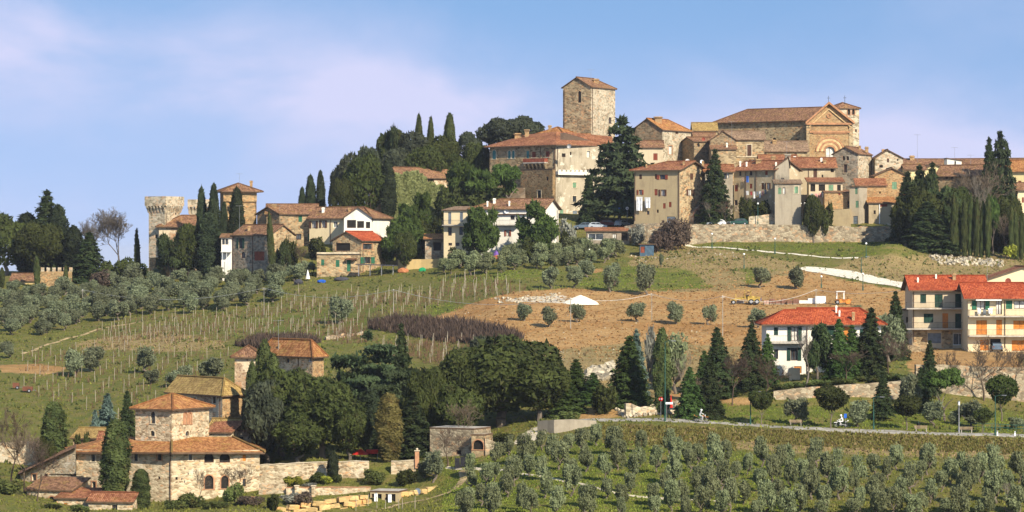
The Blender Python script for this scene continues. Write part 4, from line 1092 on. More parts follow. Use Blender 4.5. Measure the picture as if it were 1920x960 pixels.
for u in (417, 425, 433): x, y = XY(u, 681.6); m.box((x, y, zz(484, 681)), (.08, .08, 2.3))
b.part('porch_posts', m, WHITE)
# cream and white house with a loggia
b = Bld('cream_white_house', 'cream and white house with loggia and open shutters on the ridge', quad(580, 704, 697, 697, 8.5), 409, 'b', 2.2, .55, [P_CREAM, P_WHITE, P_WHITE, P_CREAM], T_OLD, base=452, zi=0, cat='house', ins=(1, 0), wins=[
        (0, 588, 421, 8, 14, 'o', WOOD_DK, 'c'), (0, 606, 420, 7, 14, 'o', WOOD_DK, 'c'), (0, 629, 421, 8, 11, 'd', None, 'w')], pipes=[(0, 620)], chim=[(606, 398, 5, 8, P_WHITE), (655, 396, 5, 5)])
b = Bld('white_loggia_wing', 'white gabled wing with shaded loggia and plants', quad(645, 694, 697, 694, 7), 408, 'a', 2.1, .5, P_WHITE, T_OLD, base=448, zi=0, cat='house wing', wins=[
        (0, 659, 420, 17, 15, 'v', None, ''), (0, 676, 421, 13, 13, 'v', None, ''), (0, 690, 422, 8, 12, 'v', None, '')])
b.balcony(0, 645, 703, 441, 1.2, 1.0, .2, P_WHITE)
# lower stone house with the red roof
b = Bld('red_roofed_stone_house', 'two storey stone house with bright red roof and green doors', sq_corner(677, 676, 622, 720), 451, 'a', 1.75, .5, S_WARM, T_NEW, base=515, zi=1, cat='house', wins=[
        (0, 643, 463, 27, 15, 'v', None, ''), (0, 654, 497, 6, 24, 'door', GREEN_P), (1, 689, 462, 18, 10, 'd', None, 'b'), (1, 689, 488, 13, 12, 'o', GREEN_P, '')], pipes=[(1, 680)])
b = Bld('terrace_wing', 'ground floor wing with roof terrace and green shutters', quad(594, 672, 674, 672, 4.5), 478, 'flat', 0, .15, S_WARM, CONC, base=515, zi=0, cat='house wing', ridge=False, wins=[
        (0, 605, 492, 6, 11, 's', GREEN_P), (0, 633, 494, 7, 13, 's', GREEN_P), (0, 654, 498, 7, 22, 'door', GREEN_P)])
b.band(0, 594, 674, 473, 478, .15, TRIM, 'terrace_parapet')
b.band(0, 649, 669, 484, 487, 1.1, T_OLD, 'door_canopy')
# ivy covered ruin
b = Bld('ivy_clad_building', 'roofed stone building whose wall is smothered in pale ivy', quad(738, 732, 862, 745, 9), 332, 'b', 2.2, .5, S_PATCH, T_OLD, base=420, zi=0, cat='building', ins=(0, 0), wins=[(0, 808, 338, 12, 6, 'v', None, '')])
IVY = None
# manor under the great tower
manor = Bld('manor_house', 'broad stone manor with red roof, teal shutters and iron red balcony', quad3((918, 742), (1042, 730), (1146, 740)), 271.5, 'none', 0, 0, [S_WARM, P_OLD, S_GREY, S_GREY], T_RED, base=405, zi=1, cat='manor house', wins=[
        (0, 926.5, 290, 7, 17, 's', TEAL_P, 'at'), (0, 955, 290, 5, 15, 's', TEAL_P, 'at'), (0, 962.5, 290, 5, 15, 's', TEAL_P, 'at'), (0, 989.5, 290, 5, 14, 's', TEAL_P), (0, 1001, 290, 7, 11, 's', WOOD_RED, 'l'), (0, 1027, 289, 7, 11, 's', WOOD_RED, 'l'),
        (0, 1011, 368, 7, 22, 'd', None, 'ti'), (0, 1024, 330, 5, 8, 'v'), (1, 1057, 291, 7, 7, 'v'), (1, 1070, 288, 3, 6, 'v'), (1, 1103, 289, 6, 12, 'd', None, 'tc'), (1, 1077, 347, 7, 10, 's', GREEN_L, 't'), (1, 1077, 373, 7, 11, 'd', None, 't'),
        (1, 1053, 397, 6, 9, 's', GREEN_L), (1, 1078, 403, 8, 16, 'door', GREYP), (1, 1103, 322, 6, 9, 'v'), (1, 1120, 374, 6, 9, 'd')], pipes=[(0, 1040.5, 275, 395), (1, 1045, 276, 312), (0, 1014, 275, 296)])
# its roof: one long slope per face, with a raised centre
def free_roof(name, parent_b, polys, tile, th=.22):
    """polys of (u,v,Y) corners, first edge is the eave"""
    V, Fc, UV, MI = [], [], [], []; tris = []
    for f in polys:
        f = [P(*q) for q in f]; d = (f[1] - f[0]).normalized(); nr = (f[1] - f[0]).cross(f[2] - f[0]).normalized(); s = nr.cross(d)
        for i in range(1, len(f) - 1): tris.append((f[0], f[i], f[i + 1]))
        n = len(V); V += [tuple(q) for q in f]; Fc.append(tuple(range(n, n + len(f)))); UV += [((q - f[0]).dot(d), (q - f[0]).dot(s)) for q in f]; MI.append(0)
        h = [q - Vector((0, 0, th)) for q in f]; n = len(V); V += [tuple(q) for q in h]; Fc.append(tuple(reversed(range(n, n + len(h))))); UV += [(0, 0)] * len(h); MI.append(1)
        n = len(V); V += [tuple(f[0]), tuple(h[0]), tuple(h[1]), tuple(f[1])]; Fc.append((n, n + 1, n + 2, n + 3)); UV += [(0, 0)] * 4; MI.append(1)
    me = bpy.data.meshes.new(name); me.from_pydata(V, [], Fc); uv = me.uv_layers.new(name='UVMap')
    for pl in me.polygons:
        pl.material_index = MI[pl.index]
        for li in pl.loop_indices: uv.data[li].uv = UV[me.loops[li].vertex_index]
    me.materials.append(tile); me.materials.append(EAVE); o = link(name, me, None, parent_b.root); o.location = parent_b.off
    parent_b.tris += tris
    if not hasattr(parent_b, 'roof'): parent_b.roof = o
    return o
free_roof('roof', manor, [
    [(909, 275.5, 741.5), (1043, 271, 728.5), (1043, 247, 740), (988, 252, 747)],
    [(1043, 271, 728.5), (1150, 274, 741), (1148, 256, 752), (1060, 247, 742), (1043, 247, 742)],
    [(904, 275.5, 756), (909, 275.5, 741.5), (988, 252, 747), (988, 252, 753)]], T_RED)
r2 = Bld('manor_upper_floor', 'raised orange roofed attic storey left of the great tower', quad(1002, 750, 1058, 746, 8), 254, 'b', 1.8, .4, S_WARM, T_ORNG, zbase=zz(280, 740), zi=0, cat='attic', ins=(1, 1), wins=[(0, 1037, 257, 12, 4, 'v')], chim=[(1031, 243, 6, 7)])
manor.chimney(988, 256, 8, 13); manor.chimney(972, 258, 14, 7)
# red iron balcony on corbels
m = MB(); a0, _ = manor.hit(0, 987); a1, Yb = manor.hit(0, 1027); manor.bx(0, m, a0, a1, zz(306, Yb), zz(304, Yb), -.02, 1.3); o = manor.part('balcony', m, CONC)
m = MB(); manor.bx(0, m, a0, a1, zz(304, Yb), zz(297, Yb), 1.2, 1.3); manor.bx(0, m, a0, a0 + .1, zz(304, Yb), zz(297, Yb), 0, 1.2); manor.bx(0, m, a1 - .1, a1, zz(304, Yb), zz(297, Yb), 0, 1.2); m.build('balustrade', plain('rusty_red_iron', (.24, .07, .04)), o)
for k in range(6):
    x = a0 + .3 + (a1 - a0 - .6) * k / 5; m = MB(); z = zz(306, Yb)
    pr = [(0, z - 2.0), (.25, z - 2.0), (1.2, z - .4), (1.2, z - .03), (0, z - .03)]
    m.hexa([manor.pt(0, x - .18, zq, oo) for oo, zq in pr], [manor.pt(0, x + .18, zq, oo) for oo, zq in pr]); manor.part('corbel', m, S_DARK)
# the older battered base and the little white crenellated terrace
b2 = Bld('manor_bastion', 'battered rubble stone bastion bulging below the red balcony', quad3((976, 733), (1036, 724.5), (1041, 727)), 318, 'flat', 0, .02, S_RUST, CONC, base=405, zi=1, cat='bastion', ridge=False, wins=[(0, 1011, 368, 7, 22, 'd', None, 'ti'), (0, 1026, 335, 4, 7, 'v')])
m = MB(); a0, _ = manor.hit(1, 1042); a1, Yb = manor.hit(1, 1107)
manor.bx(1, m, a0, a1, zz(329, Yb), zz(323, Yb), .02, .9)
for k in range(8):
    x0 = a0 + (a1 - a0) * k / 8; manor.bx(1, m, x0 + .1, x0 + (a1 - a0) / 8 * .62, zz(323, Yb), zz(319.5, Yb), .5, .88)
manor.part('crenellated_terrace', m, P_WHITE)
# the great tower
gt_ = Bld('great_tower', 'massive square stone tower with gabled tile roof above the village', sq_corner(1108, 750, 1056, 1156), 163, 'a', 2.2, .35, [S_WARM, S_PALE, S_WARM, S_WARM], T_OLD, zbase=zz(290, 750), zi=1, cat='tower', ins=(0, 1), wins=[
        (0, 1086.5, 181.5, 6, 22, 'v', None, 'a'), (1, 1144, 226, 5, 12, 'd', None, ''), (1, 1143, 257, 7, 12, 'd', None, 'at')], pipes=[(0, 1058.5, 168, 252), (1, 1110, 165, 250)], chim=[(1118, 155, 9, 6)])  # paler stone puts the sunlit look of the right face into its colour
b = Bld('lean_to', 'orange lean-to roof at the foot of the great tower', quad(1050, 746.5, 1104, 746, 3), 259, 'shed', .9, .3, S_WARM, T_ORNG, zbase=zz(285, 731), zi=0, cat='lean-to')
# houses right of the cedar
b = Bld('cream_gap_house', 'cream house with brown shutter between cedar and stone house', quad(1196, 722, 1243, 722, 8), 277, 'b', 1.5, .4, P_BEIGE, T_OLD, zbase=zz(330, 722), zi=0, cat='house', wins=[(0, 1229, 294, 8, 13, 's', WOOD_RED, '')])
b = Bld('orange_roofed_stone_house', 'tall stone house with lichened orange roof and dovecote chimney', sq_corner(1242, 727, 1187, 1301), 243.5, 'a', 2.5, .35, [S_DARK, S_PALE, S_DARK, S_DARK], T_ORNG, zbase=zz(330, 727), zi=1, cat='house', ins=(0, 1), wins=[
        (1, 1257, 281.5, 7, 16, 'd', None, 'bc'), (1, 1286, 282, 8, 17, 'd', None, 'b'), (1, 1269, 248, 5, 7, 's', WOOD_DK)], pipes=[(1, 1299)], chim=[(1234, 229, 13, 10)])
b = Bld('rubble_lean_building', 'low dark rubble building tucked beside the tall stone house', quad(1301, 728, 1342, 730, 7), 266, 'b', 1.0, .3, S_DARK, T_OLD, zbase=zz(330, 728), zi=0, cat='building', wins=[(0, 1318, 303, 5, 8, 'v')])
b = Bld('gold_roofed_annex', 'annex with gold lichened roof below the nave end', quad(1300, 765, 1345, 765, 9), 246, 'b', 2.0, .3, S_WARM, T_GOLD, zbase=zz(300, 765), zi=0, cat='annex')
b = Bld('brown_roof_terrace_house', 'small house with sloping brown roof below the nave', quad(1302, 748, 1342, 748, 9), 262, 'b', 1.6, .3, S_WARM, T_OLD, zbase=zz(310, 748), zi=0, cat='house', pipes=[(0, 1340)])
b = Bld('balcony_window_house', 'ochre stone house with one tall brown shuttered window', quad(1352, 726, 1433, 726, 8), 262, 'b', 1.9, .4, S_WARM, T_GREYB, zbase=zz(325, 726), zi=0, cat='house', ins=(0, 0), wins=[
        (0, 1405, 282, 8, 21, 's', WOOD_DK, 't'), (0, 1413, 304, 8, 10, 'o', WOOD_DK, 'c'), (0, 1375, 302, 5, 6, 'd', None, 't')], chim=[(1362, 278, 4, 7, P_WHITE)])
b.band(0, 1381, 1433, 293, 294.5, .12, TRIM, 'string_course')
b = Bld('dark_gabled_house', 'weathered stone gable rising left of the brown shuttered window', quad(1332, 723, 1380, 723, 6), 263, 'a', 1.9, .3, S_DARK, T_OLD, zbase=zz(325, 723), zi=0, cat='house')
b = Bld('low_front_building', 'low ochre building with brown lean-to roof under the dark gable', quad(1334, 719, 1380, 719, 4), 281, 'shed', 1.0, .3, S_WARM, T_OLD, zbase=zz(330, 719), zi=0, cat='building', chim=[(1363, 276, 3, 7, P_WHITE)])
b = Bld('grey_roofed_priory', 'long low building with grey brown roof under the nave', quad(1436, 735, 1514, 735, 8), 284, 'b', 2.3, .4, S_WARM, T_GREYB, zbase=zz(325, 735), zi=0, cat='building', wins=[(0, 1460, 301, 12, 5, 'v')], chim=[(1452, 269, 7, 5)])
# church
nv0, nv1 = Vector(XY(1341, 784)), Vector(XY(1515, 769)); dn = (nv1 - nv0).normalized(); pn = Vector((-dn.y, dn.x))
church = Bld('church', 'large stone church with long tiled nave and brick pediment front', [nv0, nv1, nv1 + pn * 11.5, nv0 + pn * 11.5], 224.5, 'b', 3.0, .7, [S_WARM] * 4, T_OLD, zbase=zz(300, 769), zi=1, cat='church', ins=(0, 1), wins=[
        (0, 1452, 262, 7, 8, 'v', None, 'a'), (0, 1495, 266, 6, 12, 'v', None, 'a')])
m = MB()
for k in range(15): x = .4 + k * ((nv1 - nv0).length - 1) / 14; church.bx(0, m, x, x + .35, church.ze - .75, church.ze - .1, -.01, .45)
church.part('eave_brackets', m, S_DARK)
church.band(0, 1341, 1514, 229.5, 231, .1, TRIM_BR, 'string_course')
# facade (own wall plane, slightly in front)
fc = Bld('church_facade', 'brick and stone pediment front with round brick portal arches', quad(1514, 766, 1598, 766, 1.6), 231, 'a', zz(194, 766) - zz(231, 766), .0, S_BRICK, T_OLD, zbase=zz(302, 766), zi=0, cat='church front', ridge=False, wins=[(0, 1556, 287, 16, 26, 'p', None, 'ac'), (0, 1592, 240, 4, 4, 'v')])
def ring(bd, i, u, v, r0, r1, o0, o1, mat, name, a0=0, a1=math.pi, n=18):
    s_, Y = bd.hit(i, u); z = zz(v, Y); k = Y / F; m = MB()
    for q in range(n):
        t0 = a0 + (a1 - a0) * q / n; t1 = a0 + (a1 - a0) * (q + 1) / n
        m.hexa([bd.pt(i, s_ + r * k * math.cos(t), z + r * k * math.sin(t), o0) for r, t in ((r0, t0), (r1, t0), (r1, t1), (r0, t1))], [bd.pt(i, s_ + r * k * math.cos(t), z + r * k * math.sin(t), o1) for r, t in ((r0, t0), (r1, t0), (r1, t1), (r0, t1))])
    return bd.part(name, m, mat)
BR1 = plain('rosy_brick', (.40, .20, .10)); BR2 = plain('buff_brick', (.58, .40, .20))
ring(fc, 0, 1556, 284, 9, 12, -.02, .30, BR1, 'arch_ring'); ring(fc, 0, 1556, 284, 12.2, 16.5, -.02, .20, BR2, 'arch_ring'); ring(fc, 0, 1556, 284, 16.7, 20, -.02, .28, BR1, 'arch_ring'); ring(fc, 0, 1556, 284, 20.2, 24.5, -.02, .14, BR2, 'arch_ring'); ring(fc, 0, 1556, 284, 24.7, 27, -.02, .22, BR1, 'arch_ring')
ring(fc, 0, 1554.5, 217, 2.5, 4.5, -.02, .2, BR1, 'roundel', 0, 2 * math.pi)
fc.band(0, 1512, 1600, 230.5, 234, .5, BR1, 'cornice'); fc.band(0, 1518, 1594, 246, 249, .3, BR1, 'cornice'); fc.band(0, 1524, 1588, 249.5, 251, .16, BR1, 'cornice'); fc.band(0, 1512, 1518, 236, 300, .14, S_WARM, 'pilaster'); fc.band(0, 1592, 1599, 236, 300, .14, S_WARM, 'pilaster')
# raking cornices of the pediment
for s0, s1 in (((1510, 233), (1554, 195)), ((1602, 233), (1554, 195))):
    m = MB(); A = P(s0[0], s0[1], 766); B_ = P(s1[0], s1[1], 766); n = Vector((0, -1, 0)); up = Vector((0, 0, 1))
    for o0, o1, h0, h1 in ((-.6, .9, .0, .55),): m.hexa([A + n * o0 * -1 * -1 + up * h0, B_ + n * o0 * -1 * -1 + up * h0, B_ + n * o1 + up * h0, A + n * o1 + up * h0], [A + n * o0 + up * h1, B_ + n * o0 + up * h1, B_ + n * o1 + up * h1, A + n * o1 + up * h1])
    fc.part('raking_cornice', m, BR1)
    m = MB(); d_ = Vector((-3.2 if s0[0] < 1550 else 3.2, 0, 0)) * 0
    inn = Vector(((1554 - s0[0]) * .16 / F * 766 * 1, 0, -.75))
    m.hexa([A + inn + n * .0, B_ + Vector((0, 0, -1.35)), B_ + Vector((0, 0, -1.35)) + n * .3, A + inn + n * .3], [A + inn + up * .3 , B_ + Vector((0, 0, -1.05)), B_ + Vector((0, 0, -1.05)) + n * .3, A + inn + up * .3 + n * .3])
    fc.part('raking_cornice', m, BR2)
def cross(b_, u, v0, v1, Y):
    m = MB(); x, y = XY(u, Y); z0, z1 = zz(v1, Y), zz(v0, Y); m.tube((x, y, z0), (x, y, z1), .06, .05, 5); m.box((x, y, z0 + (z1 - z0) * .72), (.75, .08, .09)); m.ball((x, y, z0 + .15), .16); return b_.part('iron_cross', m, RAIL)
cross(fc, 1553.5, 180, 194, 766)
cam_p = Bld('bell_tower', 'slim stone bell tower with tiled cap right of the church front', quad(1566, 772, 1611, 774, 5.5), 203, 'pyr', 1.3, .35, S_PALE, T_OLD, zbase=zz(300, 772), zi=0, cat='bell tower', wins=[(0, 1591.5, 210, 5, 11, 'v', None, 'ab'), (0, 1600, 210, 5, 10, 'v', None, 'ab'), (0, 1605, 245, 3, 5, 'v')])
cross(cam_p, 1584, 179, 195, 773.5)
# four storey plaster and stone block
pal = Bld('plaster_and_stone_block', 'four storey house, ochre plaster left and stone right, red roof', quad3((1189, 687), (1274.5, 682), (1322, 690)), 318, 'b', 1.7, .75, [P_TAN, S_WARM, S_WARM, P_TAN], T_RED, base=417, zi=1, cat='house', ins=(0, 1), wins=[
        (0, 1201, 331.5, 5, 9, 's', WOOD_DK), (0, 1230, 331, 5, 9, 's', WOOD_DK), (0, 1242, 332, 10, 9, 'o', WOOD_RED, ''), (0, 1200.5, 360.5, 6, 9, 'o', WOOD_RED, 'c'), (0, 1230, 360.5, 6, 12, 's', WOOD_RED), (0, 1242.5, 361.5, 7, 12, 'o', WOOD_DK, 'c'),
        (0, 1245.5, 386, 5, 10, 's', WOOD_RED), (0, 1256.5, 383.5, 5, 10, 's', WOOD_RED), (0, 1233, 396, 4, 6, 'v'), (0, 1258, 413, 16, 14, 'garage', GREYP, ''), (0, 1215, 399, 5, 7, 'd'),
        (1, 1297, 331, 6, 12, 's', WOOD_DK), (1, 1294, 361, 7, 12, 'o', WOOD_DK, 'c')], pipes=[(0, 1273, 322, 410), (0, 1191, 322, 414)], chim=[(1212, 314, 3, 4), (1282, 309, 4, 4), (1318, 308, 4, 4)])
m = MB(); a, Ya = pal.hit(1, 1292); c_, Yc = pal.hit(1, 1317)
for k in range(14):
    x = a + (c_ - a) * k / 14; z1 = zz(403, Ya) + (zz(374, Yc) - zz(403, Ya)) * (k + 1) / 14; pal.bx(1, m, x, x + (c_ - a) / 14, pal.z0 + .3, z1, .02, 1.2)
o = pal.part('staircase', m, S_GREY); r = MB(); A = pal.pt(1, a, zz(400, Ya), 1.15); B_ = pal.pt(1, c_, zz(371, Yc), 1.15); r.tube(A, B_, .05); 
for k in range(8): q = A.lerp(B_, k / 7); r.tube(q, q - Vector((0, 0, 1.1)), .03)
r.build('handrail', WOOD_RED, o)
b = Bld('shaded_gap_house', 'narrow shaded house half hidden behind the village conifer', quad(1322, 688, 1374, 688, 6), 322, 'b', 1.4, .5, P_GREY, T_RED, base=405, zi=0, cat='house', wins=[(0, 1340, 332, 6, 14, 'd'), (0, 1358, 331, 9, 10, 'd'), (0, 1365, 328, 4, 12, 'p', None, 'c'), (0, 1340, 362, 7, 14, 'd'), (0, 1360, 385, 9, 14, 'door', WOOD_RED)])
rowA = Bld('laundry_row_house', 'tan row house with red roof and clothes lines across its front', quad(1376, 692, 1454, 685, 9), 318.5, 'b', 1.9, .55, P_OLD2, T_RED, base=400, zi=1, cat='house', ins=(0, 0), wins=[
        (0, 1380.5, 353, 6, 12, 's', WOOD_RED), (0, 1388, 325, 4, 10, 'd'), (0, 1408, 349, 5, 9, 's', WOOD_RED), (0, 1408, 325, 5, 8, 'd'), (0, 1430, 349, 5, 12, 's', WOOD_DK), (0, 1440, 349, 5, 12, 'o', WOOD_DK, 'c'), (0, 1437, 324, 5, 8, 's', WOOD_RED), (0, 1380, 380, 6, 10, 'd')],
        pipes=[(0, 1399), (0, 1452.5), (0, 1418)], chim=[(1388, 312, 3, 9, P_WHITE), (1400, 312, 3, 7, P_WHITE), (1455, 311, 3, 5, P_WHITE), (1422, 305, 10, 5), (1450, 300, 7, 6)])
b = Bld('red_dormer_roof', 'upper red roof with white dormers between row houses and priory', quad(1425, 706, 1495, 706, 8), 305, 'b', 1.6, .3, P_WHITE, T_RED, zbase=zz(330, 706), zi=0, cat='house', wins=[(0, 1437, 303, 6, 3, 'd')], chim=[(1490, 300, 5, 5, P_WHITE)])
b = Bld('streaked_gable_house', 'streaky grey gable with tall square chimney in the row', quad(1454, 685, 1480, 685, 9), 313, 'a', 1.9, .25, P_GREY, T_RED, base=400, zi=0, cat='house', rshift=.9, wins=[(0, 1467, 338, 6, 9, 'd')], chim=[(1477, 303, 9, 14, P_GREY)])
b = Bld('flat_topped_shed_house', 'low grey flat roofed extension with two windows in the row', quad(1453, 679, 1502, 679, 4), 345, 'shed', .8, .3, P_GREY, T_GREYB, base=400, zi=0, cat='extension', wins=[(0, 1462, 358, 6, 12, 's', GREEN_L, ''), (0, 1470, 358, 5, 13, 'p', None, 'c'), (0, 1493, 356, 7, 13, 's', GREEN_L, 't')])
rowB = Bld('blotchy_row_house', 'patchy plaster row house with dark openings and red roof', quad(1480, 700, 1566, 700, 9), 314.5, 'b', 2.1, .55, [P_OLD2, S_GREY, S_GREY, P_GREY], T_RED, base=400, zi=0, cat='house', wins=[
        (0, 1493, 324, 5, 9, 's', WOOD_DK), (0, 1528.5, 324, 7, 18, 's', WOOD_DK, 'l'), (0, 1560.5, 318.5, 6, 9, 'v'), (0, 1542, 330, 3, 5, 'v'), (0, 1558, 352, 7, 11, 's', GREEN_L, 'w'), (0, 1551, 368, 6, 8, 's', GREEN_L)], pipes=[(0, 1516)], chim=[(1540, 303, 4, 5, P_WHITE), (1546, 306, 5, 4)])
canopy = Bld('canopy_house', 'lean-to canopy house with dark shaded veranda and laundry', quad(1517, 690, 1580, 690, 5), 342, 'shed', .9, .5, P_BEIGE, T_RED, base=400, zi=0, cat='veranda house', wins=[(0, 1524, 352, 9, 14, 'v'), (0, 1541, 352, 12, 12, 'v'), (0, 1558, 353, 9, 13, 's', GREEN_L, ''), (0, 1573, 354, 7, 15, 'v')])
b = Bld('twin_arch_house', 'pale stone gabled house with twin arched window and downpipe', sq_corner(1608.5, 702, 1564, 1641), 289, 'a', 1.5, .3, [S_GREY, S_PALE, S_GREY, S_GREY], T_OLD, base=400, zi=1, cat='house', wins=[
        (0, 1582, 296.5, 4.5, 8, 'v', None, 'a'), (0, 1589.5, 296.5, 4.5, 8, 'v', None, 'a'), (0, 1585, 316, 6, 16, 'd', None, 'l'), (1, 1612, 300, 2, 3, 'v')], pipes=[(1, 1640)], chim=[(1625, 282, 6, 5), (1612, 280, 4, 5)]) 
b = Bld('pale_gable_house', 'pale stone gable house at the right end of the church row', quad(1641, 706, 1693, 706, 9), 297, 'a', 1.75, .3, S_PALE, T_OLD, base=360, zi=0, cat='house', rshift=.45, wins=[(0, 1665, 300, 4, 9, 's', WOOD_DK), (0, 1683, 300, 3, 3, 'v'), (0, 1652, 312, 7, 5, 'v')], chim=[(1656, 288, 5, 7)])
b = Bld('brick_gable_house', 'warm brick gabled house with pale green shutter', quad(1640, 695, 1701, 695, 9), 330, 'a', 1.6, .4, S_BRICK, T_OLD, base=400, zi=0, cat='house', rshift=.52, wins=[(0, 1677, 348, 9, 14, 's', GREEN_L, 'w')])
b = Bld('red_lean_to_house', 'house with sloping red lean-to roof before the brick gable', quad(1606, 690, 1662, 690, 4), 349, 'shed', 1.5, .3, S_BRICK, T_RED, base=400, zi=0, cat='house', wins=[(0, 1650, 361, 3, 4, 'v')])
b = Bld('tall_narrow_plaster_house', 'tall narrow grey plaster house with grey door and green shutters', sq_corner(1611, 684, 1594, 1629), 351, 'flat', 0, .2, [P_BEIGE, P_GREY, P_GREY, P_BEIGE], T_GREYB, base=422, zi=1, cat='house', ridge=False, wins=[
        (0, 1605.5, 358, 5, 12, 's', GREEN_L, ''), (0, 1607, 383, 6, 13, 's', GREEN_L, 'w'), (0, 1604, 413, 9, 16, 'garage', GREYP)])  # shade of the right face is put into its greyer render
b = Bld('small_ochre_cottage', 'small cottage with tilted orange roof and white downpipe', quad(1629, 685, 1678, 685, 5), 381, 'shed', 1.2, .4, [P_OLD2, S_BRICK, S_BRICK, P_GREY], T_ORNG, base=420, zi=0, cat='cottage', wins=[(0, 1640, 398, 4, 7, 'v'), (0, 1657, 385, 14, 5, 's', WOOD_RED)])
b.pipe(0, 1649, 383, 420, WHITE, .1)
b = Bld('terrace_annex', 'low rendered terrace annex below the curved garden wall', quad(1555, 684, 1594, 684, 5), 394, 'flat', 0, .1, P_TAN, CONC, base=420, zi=0, cat='annex', ridge=False, wins=[(0, 1590, 383, 4, 2, 'v')])
b = Bld('brick_stub_building', 'small broken brick building with red hatch beside narrow house', quad(1546, 687, 1594, 687, 5), 362, 'shed', .6, .15, S_BRICK, T_OLD, base=420, zi=0, cat='building', wins=[(0, 1574, 363, 4, 6, 's', WOOD_RED), (0, 1591, 383, 4, 12, 'v')])
# behind the wood on the right
b = Bld('brown_roofed_far_house', 'low far house with brown roof and round chimney at village edge', quad(1692, 720, 1760, 720, 8), 309, 'b', 1.2, .4, P_WHITE, T_OLD, zbase=zz(350, 720), zi=0, cat='house', chim=[(1710, 300, 8, 7)])
b = Bld('yellow_gable_house', 'pale yellow house peeping over the dark conifers', quad(1698, 700, 1735, 700, 8), 319, 'b', 1.1, .4, P_YELL, T_OLD, zbase=zz(370, 700), zi=0, cat='house')
b = Bld('yellow_pitched_house', 'yellow gabled house left of the white roof cabin', quad(1733, 712, 1770, 712, 8), 317, 'a', 1.0, .4, P_YELL, T_OLD, zbase=zz(360, 712), zi=0, cat='house')
b = Bld('white_roof_cabin', 'bright white cabin with dark door standing on the tiled roofs', quad(1776, 722, 1803, 722, 5), 302, 'shed', .5, .2, P_WHITE, T_GREYB, zbase=zz(330, 722), zi=0, cat='roof cabin', wins=[(0, 1791, 307, 3, 10, 'v')], low=1)
b = Bld('broad_brown_roof_house', 'house under the broad brown roof behind the conifers', quad(1755, 735, 1920, 730, 9), 312, 'b', 1.6, .5, S_GREY, T_OLD, zbase=zz(360, 730), zi=0, cat='house')
b = Bld('big_grey_stone_house', 'wide grey stone house with dark eave openings behind bare trees', quad(1757, 700, 1836, 696, 9), 329, 'b', 2.2, .6, S_DARK, T_OLD, base=400, zi=1, cat='house', wins=[(0, 1775, 333, 5, 5, 'v'), (0, 1785, 333, 5, 5, 'v'), (0, 1800, 333, 5, 5, 'v'), (0, 1802, 355, 5, 9, 'v')])
b = Bld('yellow_right_house', 'yellow house with orange roof rising at the right edge', quad(1868, 705, 1990, 700, 9), 322, 'b', 2.4, .5, P_YELL, T_ORNG, base=400, zi=0, cat='house', wins=[(0, 1912, 345, 6, 12, 's', WOOD_RED)])
b = Bld('cream_right_house', 'lower cream house cut by the right edge below the yellow one', quad(1908, 690, 2000, 690, 8), 357, 'b', 1.5, .5, P_CREAM, T_OLD, base=410, zi=0, cat='house', wins=[(0, 1918, 375, 4, 10, 's', WOOD_RED)])
# white house below the cliff
b = Bld('white_house_left_wing', 'white two tone wing with long balcony below the pines', quad(832, 678, 886, 676, 8), 395, 'shed', .8, .4, [P_CREAM, P_WHITE, P_WHITE, P_CREAM], T_GREYB, base=470, zi=0, cat='house wing', wins=[
        (0, 843, 409, 6, 22, 'door', GREYP), (0, 865, 407, 6, 18, 's', GREYP), (0, 843.5, 434, 7, 16, 'd'), (0, 864.5, 433, 7, 15, 'd'), (0, 858, 458, 7, 6, 'd'), (0, 844, 458, 7, 5, 'd')])
b.balcony(0, 832, 886, 421.5, 1.2, 1.0)
wh = Bld('white_house_main', 'bright white house with brown shutters under the terrace roof', quad3((884, 672), (1021, 668), (1047, 677)), 391, 'b', 1.9, .6, P_WHITE, T_OLD, base=476, zi=1, cat='house', ins=(0, 1), wins=[
        (0, 952, 437, 6, 12, 'o', WOOD_RED, 'c'), (0, 961, 408, 8, 8, 'd'), (0, 970, 405, 5, 9, 'p', None, 'c'), (0, 949, 470, 7, 14, 'door', WOOD_DK), (0, 895, 466, 10, 14, 'd'), (0, 995, 441, 12, 12, 'd'), (0, 992, 405, 8, 12, 'd'), (0, 1008, 410, 7, 12, 'd'), (0, 1008, 440, 7, 12, 'o', WOOD_RED)],
        chim=[(914, 387, 3, 9, P_WHITE), (927, 381, 5, 8, P_WHITE), (955, 386, 3, 8, P_WHITE)], pipes=[(1, 1044, 394, 470)])
wh.band(0, 930, 1000, 401, 402.5, .5, WOOD_DK, 'awning'); wh.balcony(0, 925, 975, 421.5, 1.3, 1.0, .15, None)
b = Bld('hut_under_cliff', 'small stone hut with orange roof left of the white house', quad(797, 682, 832, 682, 5), 449, 'shed', 1.0, .4, S_GREY, T_ORNG, base=478, zi=0, cat='hut', low=0, wins=[(0, 820, 462, 15, 16, 'v')])
b = Bld('garden_shed_open', 'timber fronted garden shed with red roof by the olives', quad(1100, 682, 1180, 682, 5), 434, 'shed', .7, .4, plain('grey_boards', (.24, .2, .15)), T_RED, base=451, zi=0, cat='shed', wins=[(0, 1117, 444, 28, 12, 'd', None, 'w'), (0, 1152, 444, 8, 12, 'p', None, 'c'), (0, 1171, 444, 12, 14, 'v')])
b = Bld('blue_shed', 'little blue walled shed with flat grey top beside brambles', quad(1200, 664, 1226, 664, 3), 459, 'flat', 0, .3, plain('faded_blue_boards', (.06, .105, .15)), CONC, base=475, zi=0, cat='shed', ridge=False, wins=[(0, 1205, 468, 8, 12, 'door', WOOD_RED)])
b = Bld('crenellated_villa', 'long ochre outbuilding with low tiled roof left of the ridge', quad(20, 700, 78, 700, 8), 527, 'b', 1.4, .4, P_OCHRE, T_OLD, base=545, zi=0, cat='outbuilding')
